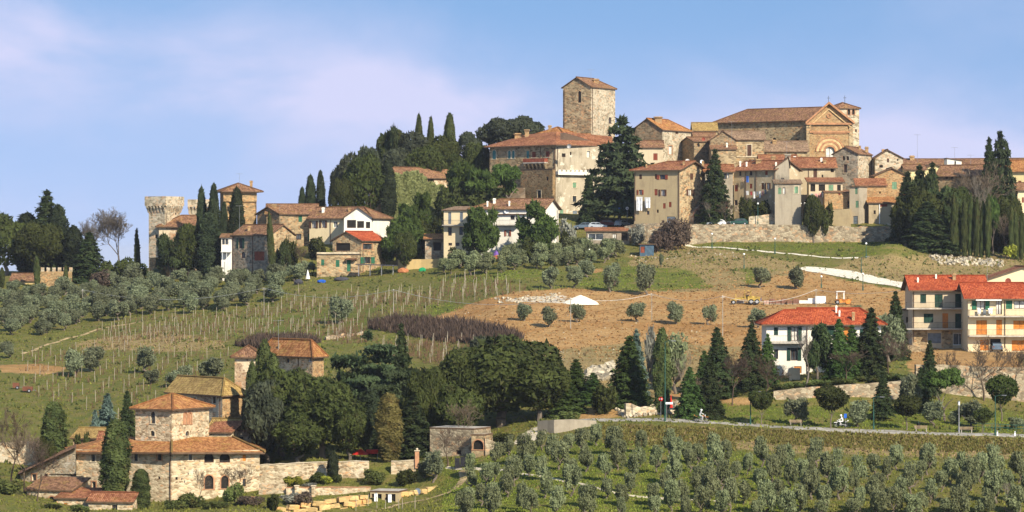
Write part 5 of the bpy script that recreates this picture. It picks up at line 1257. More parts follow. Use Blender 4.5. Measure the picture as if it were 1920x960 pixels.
cw = wall_run('crenellated_wall', 'battlemented stone wall with square merlons in the left wood', [(75, 698, 509), (135, 698, 509)], S_RUST, .5, 'wall', 1.5, None, .01)
for k in range(6):
    m = MB(); x, y = XY(80 + k * 10.6, 698); m.box((x, y, zz(505.5, 698)), (.72, .5, .95)); o = m.build('merlon', S_PALE, cw); o.location = -cw.location
# ------------------------------------------------------------------ farm complex in the foreground
villa = Bld('stone_villa', 'long cream stone villa with arched loggias and orange roof', quad3((143, 432), (322, 426.5), (487, 431)), 847, 'none', 0, 0, [S_VILLA, S_VILLA, S_GREY, S_GREY], T_ORNG, base=945, zi=1, cat='villa', wins=[
        (0, 175, 859, 7, 13, 'd', None, 't'), (0, 255, 858, 7, 13, 'd', None, 't'), (0, 299, 857, 8, 12, 'd', None, 'bi'), (0, 298, 896, 4, 5, 'v'), (0, 176, 910, 7, 14, 'd', None, 'b'),
        (1, 357, 857, 6, 12, 'd', None, 'bt'), (1, 392, 858.5, 18, 18, 'v', None, 'a'), (1, 421.5, 858.5, 20, 18, 'v', None, 'a'), (1, 458, 858.5, 6, 12, 's', WOOD_OR, ''), (1, 392, 904, 16, 26, 'v', None, 'ab'), (1, 421.5, 904, 14, 24, 'v', None, 'ab'), (1, 458, 905, 6, 14, 'd'), (1, 331, 897, 4, 5, 'v')],
        pipes=[(0, 320, 850, 936)])
free_roof('roof', villa, [
    [(134, 847.5, 431.5), (322, 848, 425), (322, 819, 433), (210, 819, 437)],
    [(322, 848, 425), (497, 848, 430.5), (436, 819, 438), (322, 819, 433)],
    [(120, 839, 443), (134, 847.5, 431.5), (210, 819, 437), (210, 819, 439)],
    [(497, 848, 430.5), (500, 838, 444), (436, 819, 440), (436, 819, 438)]], T_ORNG, .25)
m = MB(); m.tube(P(322, 846.5, 424.8), P(322, 818, 432.8), .16); m.tube(P(497, 846.5, 430.3), P(436, 818, 437.8), .16); m.build('ridge_tiles', T_GOLD, villa.roof)
for k in range(4):
    s_, Y = villa.hit(1, [346, 352, 340, 345][k]); m = MB(); villa.bx(1, m, s_, s_ + .12, zz([880, 890, 900, 905][k], Y), zz([876, 886, 896, 901][k], Y), 0, .05); villa.part('wall_anchor', m, RAIL)
up = Bld('villa_upper_block', 'square upper storey of the villa with twin brick arched window', sq_corner(322, 430.5, 249, 382), 766, 'pyr', 1.55, .6, S_VILLA, T_ORNG, zbase=zz(835, 430), zi=1, cat='villa tower', wins=[
        (0, 287, 783, 8, 22, 'd', None, 'ati'), (0, 286, 812.5, 8, 10, 'd', None, 'at'), (1, 347.5, 784, 6, 21, 's', TRIM_BR, 'ab'), (1, 356, 784, 6, 21, 's', TRIM_BR, 'ab'), (1, 351, 812.5, 7, 9, 'd', None, 'at')])
b = Bld('villa_side_wing', 'lower wing left of the villa with small gable and grille window', quad(106, 436, 144, 434, 7), 866, 'b', 1.5, .3, S_VILLA, T_ORNG, base=945, zi=0, cat='villa wing', wins=[(0, 125, 876, 9, 15, 'p', None, 'tci')])
b = Bld('villa_left_barn', 'stone barn with sloping roof left of the villa', quad(38, 436, 144, 430, 8), 887, 'none', 0, 0, S_VILLA, T_OLD, base=950, zi=0, cat='barn', wins=[(0, 64, 895, 8, 12, 'd', None, 'b'), (0, 86, 868+25, 7, 10, 's', WOOD_DK)])
m = MB(); m.hexa([P(38, 889, 436), P(142, 889, 430.5), P(142, 889, 438), P(38, 889, 444)], [P(38, 887, 436), P(142, 838, 430.5), P(142, 838, 438), P(38, 887, 444)]); b.part('gable_masonry', m, S_VILLA)
free_roof('roof', b, [[(34, 889, 435), (34, 883, 446), (143, 832, 440), (143, 838, 430)]], T_OLD, .2)
b = Bld('front_tiled_shed', 'low shed with weathered tile roof before the barn', quad(50, 424, 134, 422, 5), 919, 'shed', 1.2, .3, S_VILLA, T_OLD, base=952, zi=0, cat='shed', wins=[(0, 97, 938, 11, 14, 'v', None, 'ab')])
b = Bld('red_front_shed', 'low outbuilding with fresh orange red roof', quad(106, 420, 172, 419, 4.5), 935, 'shed', .9, .3, S_VILLA, T_RED, base=962, zi=0, cat='outbuilding', wins=[(0, 123, 950, 7, 14, 's', WOOD_OR)])
b = Bld('red_corner_shed', 'small red roofed lean-to between the two cypresses', quad(166, 416, 248, 415, 4), 941, 'b', .9, .3, S_VILLA, T_RED, base=962, zi=0, cat='lean-to', wins=[(0, 215, 953, 10, 12, 'd')])
b = Bld('rear_left_barn', 'low barn with gold mottled roof behind the villa', quad(137, 448, 200, 447, 7), 822, 'b', 1.1, .4, S_PATCH, T_GOLD, base=850, zi=0, cat='barn')
b = Bld('red_roof_link', 'small red roofed link between cypress and upper block', quad(184, 441, 214, 441, 5), 827, 'b', .9, .3, S_PATCH, T_RED, base=850, zi=0, cat='link building')
gold = Bld('gold_roofed_farmhouse', 'old farmhouse with golden lichened roof and patched brick wall', quad3((314, 462), (417, 451), (462, 455)), 740, 'b', 1.95, .45, [S_PATCH, S_BRICK, S_PATCH, S_PATCH], T_GOLD, base=830, zi=1, cat='farmhouse', ins=(1, 0), wins=[
        (0, 365, 750, 5, 10, 'd', None, 't'), (0, 402, 750, 6, 13, 'd', None, 't'), (0, 395, 797, 8, 14, 'p', None, 't')], pipes=[(0, 413)])
b = Bld('orange_roof_lean_to', 'bright orange lean-to roof right of the upper block', quad(383, 441, 432, 440, 6), 812, 'shed', 1.3, .3, S_VILLA, T_RED, base=850, zi=0, cat='lean-to', wins=[(0, 413, 825, 6, 6, 'v')])
b = Bld('shadowed_court_building', 'gable roofed court building in the shade of the oaks', quad(392, 444, 470, 443, 6), 806, 'b', 1.2, .4, S_GREY, T_GOLD, base=860, zi=0, cat='building', wins=[(0, 452, 825, 8, 12, 'd'), (0, 425, 824, 8, 8, 'v')])
b = Bld('small_hipped_tower', 'slim stone tower house with hipped roof above the gold roof', quad(440, 468, 486, 468, 6), 667, 'pyr', 1.2, .6, S_PATCH, T_OLD, base=740, zi=0, cat='tower house')
b = Bld('upper_farmhouse', 'stone farmhouse with mottled red gold hipped roof behind the cedar', quad3((488, 484), (586, 474), (607, 477)), 664, 'b', 1.8, .6, [S_VILLA, S_BRICK, S_GREY, S_GREY], T_ORNG, base=760, zi=1, cat='farmhouse', ins=(1, 1), wins=[
        (0, 583, 674, 10, 10, 'p', None, 'w'), (0, 540, 676, 5, 8, 'd')], pipes=[(0, 560)], chim=[(524, 652, 3, 5)])
b = Bld('red_wall_house', 'reddish house glimpsed through the cedar branches', quad(672, 470, 716, 470, 6), 728, 'hip', 1.4, .5, S_BRICK, T_RED, base=790, zi=0, cat='house')
# ruin with the arch
ru = Bld('arched_ruin', 'roofless stone ruin with dark round arch by the driveway', quad(806, 436, 889, 433, 5), 804, 'flat', 0, .02, S_FIELD, CONC, base=862, zi=0, cat='ruin', ridge=False, wins=[(0, 860, 848, 10, 8, 'v')])
ru2 = Bld('arch_bay', 'lower bay of the ruin holding the dark arch', quad(884, 431.5, 908, 431, 4), 817, 'flat', 0, .02, S_WARM, S_FIELD, base=862, zi=0, cat='ruin bay', ridge=False, wins=[(0, 897, 834, 20, 18, 'v', None, 'ab')])
wall_run('ruin_side_wall', 'sloping dry wall dropping right of the arch bay', [(908, 431, 822), (922, 431.5, 826), (936, 433, 838)], S_FIELD, .5)
for k, u in enumerate((858, 868, 877, 886)):
    x, y = XY(u, 427.5); z = Tz(u, 427.5); m = MB(); m.box((x, y, z + .8), (.58, .08, 1.3)); m.box((x - .32, y, z + .8), (.08, .12, 1.8))
    tag(m.build('black_panel', plain('black_sheet', (.02, .02, .025))), ['black board leaning nearest the stone step of the ruin', 'second black sheet of the screen before the ruin', 'third black sheet of the screen before the ruin', 'rightmost black sheet of the screen under the arch'][k], 'screen panel', 'black screen panels before the ruin')
# garden walls
wall_run('garden_wall', 'long upper garden wall under the oaks right of the villa', [(487, 431.5, 872), (560, 431, 869), (614, 431, 866)], S_VILLA, .6, cope=TRIM)
wall_run('garden_wall', 'bright stepped garden wall left of the browning cypress', [(634, 430.6, 866), (664, 430.4, 865), (692, 430.4, 866)], S_VILLA, .6, cope=TRIM)
wall_run('garden_wall', 'short garden wall ending at the brick gate pillar', [(734, 430.5, 866), (760, 430.3, 864), (780, 430.3, 863)], S_VILLA, .6, cope=TRIM)
wall_run('terrace_wall', 'lower terrace wall below the herb bed', [(537, 424, 914), (620, 423.5, 914), (695, 423.5, 914)], S_VILLA, .5, cope=TRIM_BR)
wall_run('terrace_wall', 'rough bank wall between villa corner and lower terrace wall', [(487, 425.5, 905), (512, 425, 908), (537, 424.6, 908)], S_VILLA, .6)
for u, v0, v1, Y, l in ((556.5, 909, 930, 423.3, 'capped stone pier on the lower wall, left of its twin'), (588, 909, 930, 423.2, 'capped stone pier on the lower wall, right of its twin')):
    x, y = XY(u, Y); m = MB(); r = empty('wall_pier', (x, y, zz(v1, Y))); tag(r, l, 'pier'); m.box((0, 0, .6), (.5, .5, 1.4)); m.build('shaft', S_VILLA, r); MBc = MB().box((0, 0, 1.36), (.7, .7, .12)); MBc.build('cap', TRIM, r)
x, y = XY(782, 430); r = empty('gate_pillar', (x, y, zz(875, 430))); tag(r, 'tall brick gate pillar with stone cap beside the grey shrub', 'gate pillar'); MB().box((0, 0, .95), (.55, .55, 2.3)).build('shaft', TRIM_BR, r); MB().box((0, 0, 2.15), (.75, .75, .1)).build('cap', TRIM, r); MB().ball((0, 0, 2.36), .17).build('finial', TRIM, r)
# cellar mouths
ce = Bld('cellar_front', 'concrete cellar front with two dark mouths under the terrace', quad(694, 419, 747, 418, 4), 923, 'flat', 0, .05, P_TAN, CONC, base=948, zi=0, cat='cellar', ridge=False, wins=[(0, 706, 936, 19, 20, 'v'), (0, 732, 936, 19, 20, 'v')])
for u in (705, 731):
    x, y = XY(u, 418); r = empty('water_butt', (x, y, Tz(u, 418))); tag(r, 'white container standing in the %s cellar mouth' % ('left' if u < 720 else 'right'), 'container'); MB().box((0, 0, .55), (.45, .4, 1.0)).build('tank', WHITE, r); MB().tube((0, 0, 1.05), (0, 0, 1.15), .12, .12, 8).build('lid', GREYP, r)
# yellow quarry stone walls: every stone a piece
def boulder(seed):
    r_ = random.Random(seed); bm = bmesh.new(); bmesh.ops.create_cube(bm, size=1)
    bmesh.ops.bevel(bm, geom=bm.edges[:], offset=.10, segments=1, affect='EDGES')
    for v in bm.verts: v.co += Vector((r_.uniform(-.07, .07), r_.uniform(-.08, .08), r_.uniform(-.07, .07)))
    me = bpy.data.meshes.new('stone'); bm.to_mesh(me); bm.free(); me.materials.append(S_YELL); return me
BOUL = [boulder(i) for i in range(7)]
def rock_wall(name, label, pts, courses, sw=1.2, sh=.55):
    """pts (u, v_top, Y)"""
    root = empty(name, tuple(P(*pts[0]))); tag(root, label, 'wall'); Q = [P(*p_) for p_ in pts]
    for c in range(courses):
        for i in range(len(Q) - 1):
            a, b_ = Q[i], Q[i + 1]; L_ = (b_ - a).length; n = max(1, round(L_ / sw)); ang = math.atan2(b_.y - a.y, b_.x - a.x)
            for k in range(n):
                t = (k + .5 + (c % 2) * .4 + rnd.uniform(-.1, .1)) / n
                if t > 1.02: continue
                q = a.lerp(b_, t); o = link('stone', rnd.choice(BOUL), None, root); o.scale = (L_ / n * rnd.uniform(.7, 1.08), rnd.uniform(.7, 1.0), sh * rnd.uniform(.82, 1.05))
                o.location = q - root.location + Vector((rnd.uniform(-.1, .1), -c * .22 + rnd.uniform(-.12, .12), -sh * (c + .5) + rnd.uniform(-.05, .05))); o.rotation_euler = (rnd.uniform(-.12, .12), rnd.uniform(-.16, .16), ang + rnd.uniform(-.25, .25))
    return root
rock_wall('rock_wall', 'curved wall of yellow quarry blocks below the herb terrace', [(748, 924, 419.5), (772, 920, 420.5), (800, 915, 422), (825, 908, 424), (838, 897, 427), (837, 880, 430.5)], 3, 1.35, .66)
rock_wall('rock_wall', 'lower wall of yellow quarry blocks left of the cellar mouths', [(516, 952, 414), (560, 944, 415), (610, 937, 416), (655, 930, 417), (690, 926, 418)], 4, 1.45, .66)
# walls elsewhere
wall_run('left_boundary_wall', 'high pale boundary wall behind bare trees at left edge', [(-30, 451, 832), (40, 450, 828), (84, 449, 828)], S_VILLA, .6)
wall_run('village_wall', 'long dry stone retaining wall under the village parking', [(1214, 676, 424), (1262, 676, 420), (1320, 676, 421), (1400, 676.2, 420), (1500, 676.6, 422), (1600, 676.6, 425), (1688, 676.6, 424)], S_FIELD, .8, sink=1.5, jag=.1)
wall_run('upper_garden_wall', 'lit upper terrace wall below the lamp lined hedge', [(1404, 681, 406), (1440, 681, 402), (1480, 681, 400), (1504, 681, 400)], S_PALE, .6, sink=1.2)
wall_run('rendered_garden_wall', 'rendered ramp wall right of the dark bushes', [(1506, 681, 411), (1540, 680, 404), (1562, 680, 393), (1595, 679, 391)], P_TAN, .4, sink=1.2)
wall_run('stone_patch_wall', 'rough stone wall beside the blue shed', [(1172, 686, 424), (1200, 684, 419), (1250, 682, 418)], S_FIELD, .6, sink=1.2)
wall_run('park_wall', 'long rising field stone wall behind the park trees', [(1450, 461.2, 733), (1500, 461.4, 727), (1580, 462.4, 722), (1650, 463.6, 717), (1716, 465, 711)], S_FIELD, .7, sink=1.0)
wall_run('house_bank_wall', 'field stone wall below the red roofed house drive', [(1716, 466, 684), (1780, 467, 684), (1850, 468, 688), (1960, 468.4, 690)], S_FIELD, .7, sink=1.5)
wall_run('front_yard_wall', 'stone wall in front of the three storey house', [(1684, 521, 645), (1712, 520, 648), (1745, 519, 650)], S_WARM, .5)
wall_run('vineyard_stone_wall', 'broken pale dry wall above the orange vineyard terrace', [(610, 563, 630), (650, 565, 625), (680, 566, 621)], S_FIELD, .6, sink=.4, jag=.25)
wall_run('terrace_edge_wall', 'short dry stone wall between the vineyard terraces', [(300, 600, 652), (330, 600, 652), (360, 600, 653)], S_FIELD, .5, sink=.3, jag=.2)
wall_run('garden_edge_wall', 'ochre retaining wall with red hedge left of the white house', [(746, 672, 486), (790, 672, 486), (850, 670, 484)], P_OCHRE, .5, sink=1.2)
wall_run('garden_edge_wall', 'low ochre wall below the white house garden', [(850, 668, 481), (900, 667, 480), (960, 667, 482)], P_OCHRE, .5, sink=1.2)
wall_run('castle_outer_wall', 'rough ochre outer wall at the foot of the castle tower', [(281, 694, 483), (320, 693, 482), (360, 692, 486)], S_RUST, .8, sink=3.5)
wall_run('drive_wall', 'grey concrete wall beside the shaded lane opening', [(1010, 441, 789), (1040, 438.5, 787), (1075, 438.5, 786), (1118, 439, 789)], P_GREY, .4, sink=2.5, jag=.01)
wall_run('rubble_wall', 'whitish rubble wall at the lane junction', [(1172, 447, 756), (1200, 448, 762), (1240, 449, 768), (1266, 450, 770)], S_PALE, .5, jag=.15)
# modern houses on the right
wv = Bld('white_red_roofed_villa', 'white two storey villa with new red roof behind conifers', quad(1437, 478, 1515, 478, 9), 606.5, 'b', 1.7, .9, P_WHITE, T_NEW, base=704, zi=0, cat='house', ins=(0, 1), wins=[
        (0, 1490, 626, 13, 27, 'o', GREEN_D, 'c'), (0, 1455, 621, 8, 15, 's', GREEN_D), (0, 1489, 664, 13, 24, 'o', GREEN_D, ''), (0, 1455, 664, 8, 18, 'd'), (0, 1496, 693, 14, 13, 'door', WOOD_OR)], pipes=[(0, 1513)])
wv.balcony(0, 1440, 1510, 641.5, 1.3, 1.0)
wv2 = Bld('white_villa_right_wing', 'right wing of the white villa, half screened by conifers', quad(1508, 480, 1652, 480, 8.5), 606.5, 'b', 2.0, .8, P_WHITE, T_NEW, base=704, zi=0, cat='house wing', ins=(.7, 0), wins=[
        (0, 1557, 620, 14, 18, 's', GREEN_D), (0, 1589, 625, 14, 26, 'door', WOOD_OR), (0, 1540, 665, 12, 22, 'd'), (0, 1625, 625, 12, 16, 'o', GREEN_D), (0, 1600, 668, 14, 22, 'v'), (0, 1636, 668, 12, 18, 'v')], chim=[(1568, 586, 3, 12, P_WHITE), (1574, 593, 3, 9, P_WHITE), (1600, 600, 5, 14)])
wv2.balcony(0, 1600, 1650, 641.5, 1.3, 1.0)
h1 = Bld('three_storey_house', 'beige three storey house with long balconies and red roof', quad(1711, 530, 1848, 530, 10), 543.5, 'b', 2.1, .7, P_BEIGE, T_NEW, base=652, zi=0, cat='house', ins=(0, 0), wins=[
        (0, 1731, 560, 11, 17, 's', GREEN_D), (0, 1760, 564.5, 15, 25, 's', GREEN_D), (0, 1800, 564, 18, 26, 's', GREEN_D), (0, 1741, 597, 18, 18, 's', GREEN_D), (0, 1772.5, 601.5, 11, 28, 'door', WOOD_OR), (0, 1800, 602, 18, 28, 's', GREEN_D),
        (0, 1752, 634, 25, 19, 'garage', GREYP), (0, 1798, 636, 22, 22, 'd', None, 'w')], chim=[(1721, 529, 3, 6, P_WHITE), (1789, 524, 6, 10), (1755, 522, 3, 5, P_WHITE)], pipes=[(0, 1713, 546, 640)])
h1.balcony(0, 1698, 1813, 577.5, 1.6, 1.0); h1.balcony(0, 1698, 1813, 615.5, 1.6, 1.0); h1.band(0, 1712, 1738.5, 620, 652, .05, S_WARM, 'stone_facing'); h1.band(0, 1765.5, 1786, 620, 652, .05, S_WARM, 'stone_facing')
b = Bld('side_stair_wing', 'recessed side wing with stone base left of the beige house', quad(1690, 536, 1712, 536, 6), 582, 'flat', 0, .2, P_GREY, CONC, base=652, zi=0, cat='house wing', ridge=False, wins=[(0, 1703, 600, 8, 12, 'v')])
h2 = Bld('yellow_three_storey_house', 'cream three storey house with orange shutters at right edge', quad(1815, 522, 1985, 522, 10), 558.5, 'b', 2.2, .8, P_CREAM, T_NEW, base=660, zi=0, cat='house', ins=(1, 0), wins=[
        (0, 1839, 572, 16, 17, 'o', GREEN_P, 'c'), (0, 1873, 576, 11, 27, 'p', None, 'c'), (0, 1892, 571.5, 12, 16, 's', GREEN_P), (0, 1912, 571.5, 22, 15, 'p', None, 'c'), (0, 1840.5, 614, 20, 27, 's', WOOD_OR), (0, 1873.5, 614, 11, 29, 's', WOOD_OR), (0, 1912, 609, 24, 16, 's', WOOD_OR),
        (0, 1846, 647, 17, 20, 'door', WOOD_OR), (0, 1866.5, 645, 20, 20, 'v'), (0, 1909, 648, 24, 20, 'garage', WOOD_OR)], pipes=[(0, 1884, 561, 652)])
h2.balcony(0, 1815, 1985, 592, 1.5, 1.0); h2.balcony(0, 1815, 1985, 629, 1.5, 1.0); h2.band(0, 1828, 1876, 561.5, 563.5, 1.2, WHITE, 'awning_box')
b = Bld('cream_gabled_house', 'pale yellow gabled house rising behind the red roof', quad(1849, 545, 1990, 545, 9), 525, 'a', 2.1, .5, P_CREAM, T_RED, base=640, zi=0, cat='house', wins=[(0, 1913, 537, 12, 10, 'd', None, 'b')])
wall_run('white_gate_wall', 'low white wall beside the drive of the villa', [(1480, 472, 690), (1500, 472, 690)], P_BEIGE, .3, jag=.01)
# ------------------------------------------------------------------ trees that stand alone
A_ = [  # kind, u, Y, vbase, vtop, width px, label
 # wood on the far left
 ('oak', 12, 726, None, 402, 95, 'dark oak at the left edge of the ridge wood'),
 ('cypd', 50, 735, None, 400, 62, 'dark conifer between the edge oak and the tall peaked tree'),
 ('fird', 86, 730, None, 360, 74, 'tallest dark peaked tree of the left ridge wood'),
 ('oak', 70, 722, None, 418, 92, 'broad oak below the tall peaked ridge tree'),
 ('cypd', 110, 728, None, 385, 44, 'dark cypress on the right flank of the peaked tree'),
 ('cypd', 138, 722, None, 424, 44, 'dark cypress right of the peaked tree gap'),
 ('fird', 165, 706, None, 437, 62, 'full dark fir in front of the battlemented wall'),
 ('cyp', 70, 694, None, 480, 13, 'thin light cypress before the battlemented wall, left one'),
 ('cyp', 123, 694, None, 498, 10, 'thin light cypress before the battlemented wall, right one'),
 ('cyp', 4, 694, None, 502, 12, 'thin light cypress at the very left edge'),
 ('cypthin', 258, 708, None, 431, 13, 'slender dark cypress between bare tree and castle tower'),
 ('barel', 225, 712, None, 386, 92, 'large bare tree against the sky left of the castle'),
 ('barel', 163, 724, None, 408, 50, 'smaller bare tree showing behind the left ridge wood'),
 ('bushd', 215, 698, None, 488, 60, 'dark bush under the large bare tree'), ('bushd', 248, 700, None, 484, 56, 'dark bush at the foot of the castle tower'),
 ('bushd', 195, 696, None, 500, 44, 'low dark bush right of the full fir'), ('bushr', 190, 692, None, 505, 50, 'leafless russet scrub beneath the large bare tree'),
 # castle cypresses
 ('cypd', 379, 692, None, 352, 24, 'tall dark cypress nearest the castle hall'), ('cypd', 401, 690, None, 346, 26, 'tallest cypress of the castle group'),
 ('cypd', 417, 698, None, 380, 20, 'shorter cypress tucked right of the tallest castle one'), ('cypd', 444, 698, None, 353, 34, 'thick cypress in front of the golden castle tower'),
 ('oak', 355, 690, None, 420, 60, 'dark evergreen spreading before the castle hall'), ('pined', 318, 690, None, 440, 56, 'low dark evergreen covering the hall wall'), ('cypd', 390, 688, None, 400, 50, 'dark evergreen mass at the castle cypresses foot'),
 ('cyp', 512, 674, None, 399, 14, 'lone cypress at the corner of the ridge stone house'), ('bushd', 543, 678, None, 447, 36, 'dark shrub below the green shuttered stone house'), ('pined', 530, 675, None, 455, 30, 'dark evergreen beside the lone cypress'),
 ('bareb', 568, 676, None, 455, 34, 'bare brown shrub tree before the ridge stone house'), ('bushd', 592, 694, None, 445, 40, 'dark bush under the cream house wall'),
 # trees right of the ridge houses
 ('cypd', 565, 728, None, 352, 18, 'dark cypress on the skyline, leftmost of its trio'), ('cypd', 583, 728, None, 329, 24, 'dark cypress on the skyline, middle of its trio'), ('cypd', 602, 728, None, 321, 20, 'dark cypress on the skyline, right of its trio'),
 ('oakg', 655, 735, None, 288, 75, 'grey green oak at the left end of the hilltop wood'), ('oak', 690, 728, None, 290, 90, 'broad dark oak above the cream white house'), ('oakg', 690, 745, None, 276, 66, 'rounded oak behind the broad dark one'),
 ('oak', 640, 722, None, 335, 50, 'dark oak low beside the skyline cypresses'), ('oak', 735, 762, None, 245, 68, 'oak rising left of the hilltop cypresses'), ('oakg', 775, 758, None, 248, 95, 'wide oak below the paired hilltop cypresses'),
 ('oak', 820, 756, None, 255, 85, 'dark oak beneath the tallest hilltop cypress'), ('oakg', 745, 750, None, 280, 80, 'grey oak behind the ivy clad building'), ('oak', 800, 748, None, 276, 90, 'dark oak directly above the ivy building roof'),
 ('pined', 742, 758, None, 238, 40, 'ragged conifer at the left top of the wood'),
 ('cyp', 786, 762, None, 215, 19, 'hilltop cypress, left of the close pair'), ('cyp', 808, 762, None, 220, 16, 'hilltop cypress, shorter one of the close pair'), ('cyp', 843, 760, None, 213, 27, 'hilltop cypress, thickest and rightmost'),
 ('oakg', 880, 762, None, 248, 60, 'oak filling between the cypresses and skyline oak'), ('oakg', 940, 772, None, 222, 90, 'wide skyline oak left of the manor roofs'), ('oakg', 985, 774, None, 218, 80, 'skyline oak just behind the manor chimneys'), ('oak', 895, 752, None, 268, 60, 'dark oak left of the manor wall'),
 ('oak', 860, 750, None, 290, 60, 'dark oak behind the umbrella pines'),
 ('cypd', 728, 726, None, 300, 34, 'dark evergreen at the left corner of the ivy building'),
 # pines at the foot of the cliff
 ('pine', 870, 716, None, 306, 68, 'bright umbrella pine left of its neighbour by the manor', .0), ('pine', 905, 712, None, 318, 70, 'bright umbrella pine in the middle below the manor'), ('pine', 945, 714, None, 308, 66, 'bright umbrella pine against the manor bastion'),
 ('pinef', 765, 690, None, 385, 68, 'round bright pine left of the white house'), ('pinef', 790, 700, None, 362, 46, 'bright pine half up the ivy slope'), ('pinef', 745, 682, None, 425, 60, 'low spreading pine right of the red roofed stone house'), ('bushd', 800, 694, None, 410, 60, 'dark undergrowth between the pines and the white house'),
 ('bushd', 845, 712, None, 350, 60, 'dark scrub on the cliff under the umbrella pines'), ('bushd', 905, 708, None, 352, 90, 'dark scrub below the middle umbrella pine'), ('cypd', 850, 690, None, 395, 40, 'dark evergreen behind the white house left wing'),
 ('pinef', 908, 662, None, 390, 74, 'bushy pine before the white house, left one'), ('pinef', 1010, 660, None, 380, 84, 'bushy pine before the white house, right one'), ('pinef', 1016, 655, None, 440, 40, 'young pine below the right white house pine'),
 ('bushd', 995, 654, None, 445, 40, 'dark shrub at the white house corner'), ('bushd', 860, 662, None, 464, 40, 'shrub in the garden of the white left wing'), ('bushl', 1066, 668, None, 410, 34, 'grey leafed tree right of the white house'), ('bushd', 1060, 666, None, 432, 24, 'dark green shrub beside the grey leafed tree'),
 ('oak', 760, 668, None, 436, 44, 'dark tree shading the yard of the red roofed house'),
 # village trees
 ('cedar', 1161, 704, None, 224, 118, 'great dark cedar before the manor plaster wall'),
 ('fird', 1105, 700, None, 330, 36, 'dark evergreen at the left foot of the great cedar'),
 ('fird', 1341, 683, None, 282, 54, 'tall ragged conifer in front of the village houses'),
 ('bares', 1330, 680, 416, 372, 30, 'slim bare tree at the foot of the ragged conifer'), ('bareb', 1362, 680, 416, 374, 44, 'bare bush behind the white parked car'),
 ('bares', 1474, 681, 401, 325, 56, 'pale bare tree on the terrace of the row houses'),
 ('bushd', 1398, 683, None, 370, 32, 'dark hedge bush under the laundry lines, left'), ('bushd', 1425, 683, None, 376, 44, 'dark hedge bush under the laundry lines, right'), ('oak', 1526, 676, None, 366, 40, 'rounded dark bush on the terrace corner'), ('bushd', 1548, 677, None, 380, 32, 'lower dark bush right of the terrace corner'),
 ('bushr', 1270, 672, 462, 410, 70, 'bramble thicket below the parked cars'), ('bushr', 1240, 668, 466, 432, 44, 'brown bramble above the blue shed'), ('bushl', 1195, 680, None, 420, 36, 'grey olive bush below the plaster block'),
 ('fird', 1700, 668, None, 325, 58, 'dark conifer at the left of the right hand wood'), ('fird', 1722, 676, None, 312, 60, 'tall dark conifer behind the left of the wood'), ('oak', 1732, 660, None, 350, 88, 'dense dark evergreen of the right hand wood'),
 ('fird', 1748, 672, None, 308, 50, 'narrow conifer peak beside the yellow gable'), ('pined', 1765, 660, None, 352, 70, 'brownish green conifer right of the dense evergreen'), ('oak', 1700, 662, None, 372, 70, 'dark evergreen filling the left edge of the right hand wood'), ('oak', 1790, 668, None, 352, 80, 'dark evergreen mass behind the left hedge cypresses'), ('oak', 1835, 668, None, 372, 80, 'dark evergreen mass behind the middle hedge cypresses'), ('pined', 1728, 668, None, 330, 60, 'dark pine crown between the two left wood conifers'),
 ('fird', 1740, 655, None, 380, 84, 'lower dark conifer at the wood front'),
 ('fird', 1852, 690, None, 262, 44, 'tall conifer against the sky at right, left of the thin one'), ('cedar', 1882, 690, None, 250, 58, 'thin sparse conifer topping the right hand wood'), ('fird', 1880, 676, None, 330, 70, 'dark conifer below the thin sparse one'),
 ('bareb', 1830, 672, None, 300, 100, 'wide bare brown tree over the grey stone house'), ('bares', 1838, 665, None, 330, 50, 'white stemmed bare tree in the right hand wood'), ('bareb', 1885, 660, None, 400, 60, 'bare brown tree at the right edge hedge'),
 ('bushg', 1897, 655, None, 458, 34, 'yellow green bush above the cream gabled house'), ('pine', 1862, 664, None, 370, 30, 'bright pine crown between hedge cypresses'), ('oak', 1885, 668, None, 370, 60, 'dark evergreen behind the right edge hedge'),
 ('oak', 1915, 664, None, 410, 50, 'dark evergreen at the right edge'),
]
for i, u in enumerate((1788, 1797, 1808, 1819, 1830, 1840, 1852)):
    A_.append(('cyp', u, 653 + (i % 2), None, 362 + (7 * i) % 19, 13, ['hedge cypress at the left end of the clipped row', 'second hedge cypress of the clipped row', 'third hedge cypress of the clipped row', 'middle hedge cypress of the clipped row', 'fifth hedge cypress of the clipped row', 'sixth hedge cypress of the clipped row', 'hedge cypress at the right end of the clipped row'][i]))
for i, u in enumerate((1897, 1906, 1915)):
    A_.append(('cyp', u, 655, None, 388 + 5 * i, 12, ['left hedge cypress of the trio at the right edge', 'middle hedge cypress of the trio at the right edge', 'right hedge cypress of the trio at the right edge'][i]))
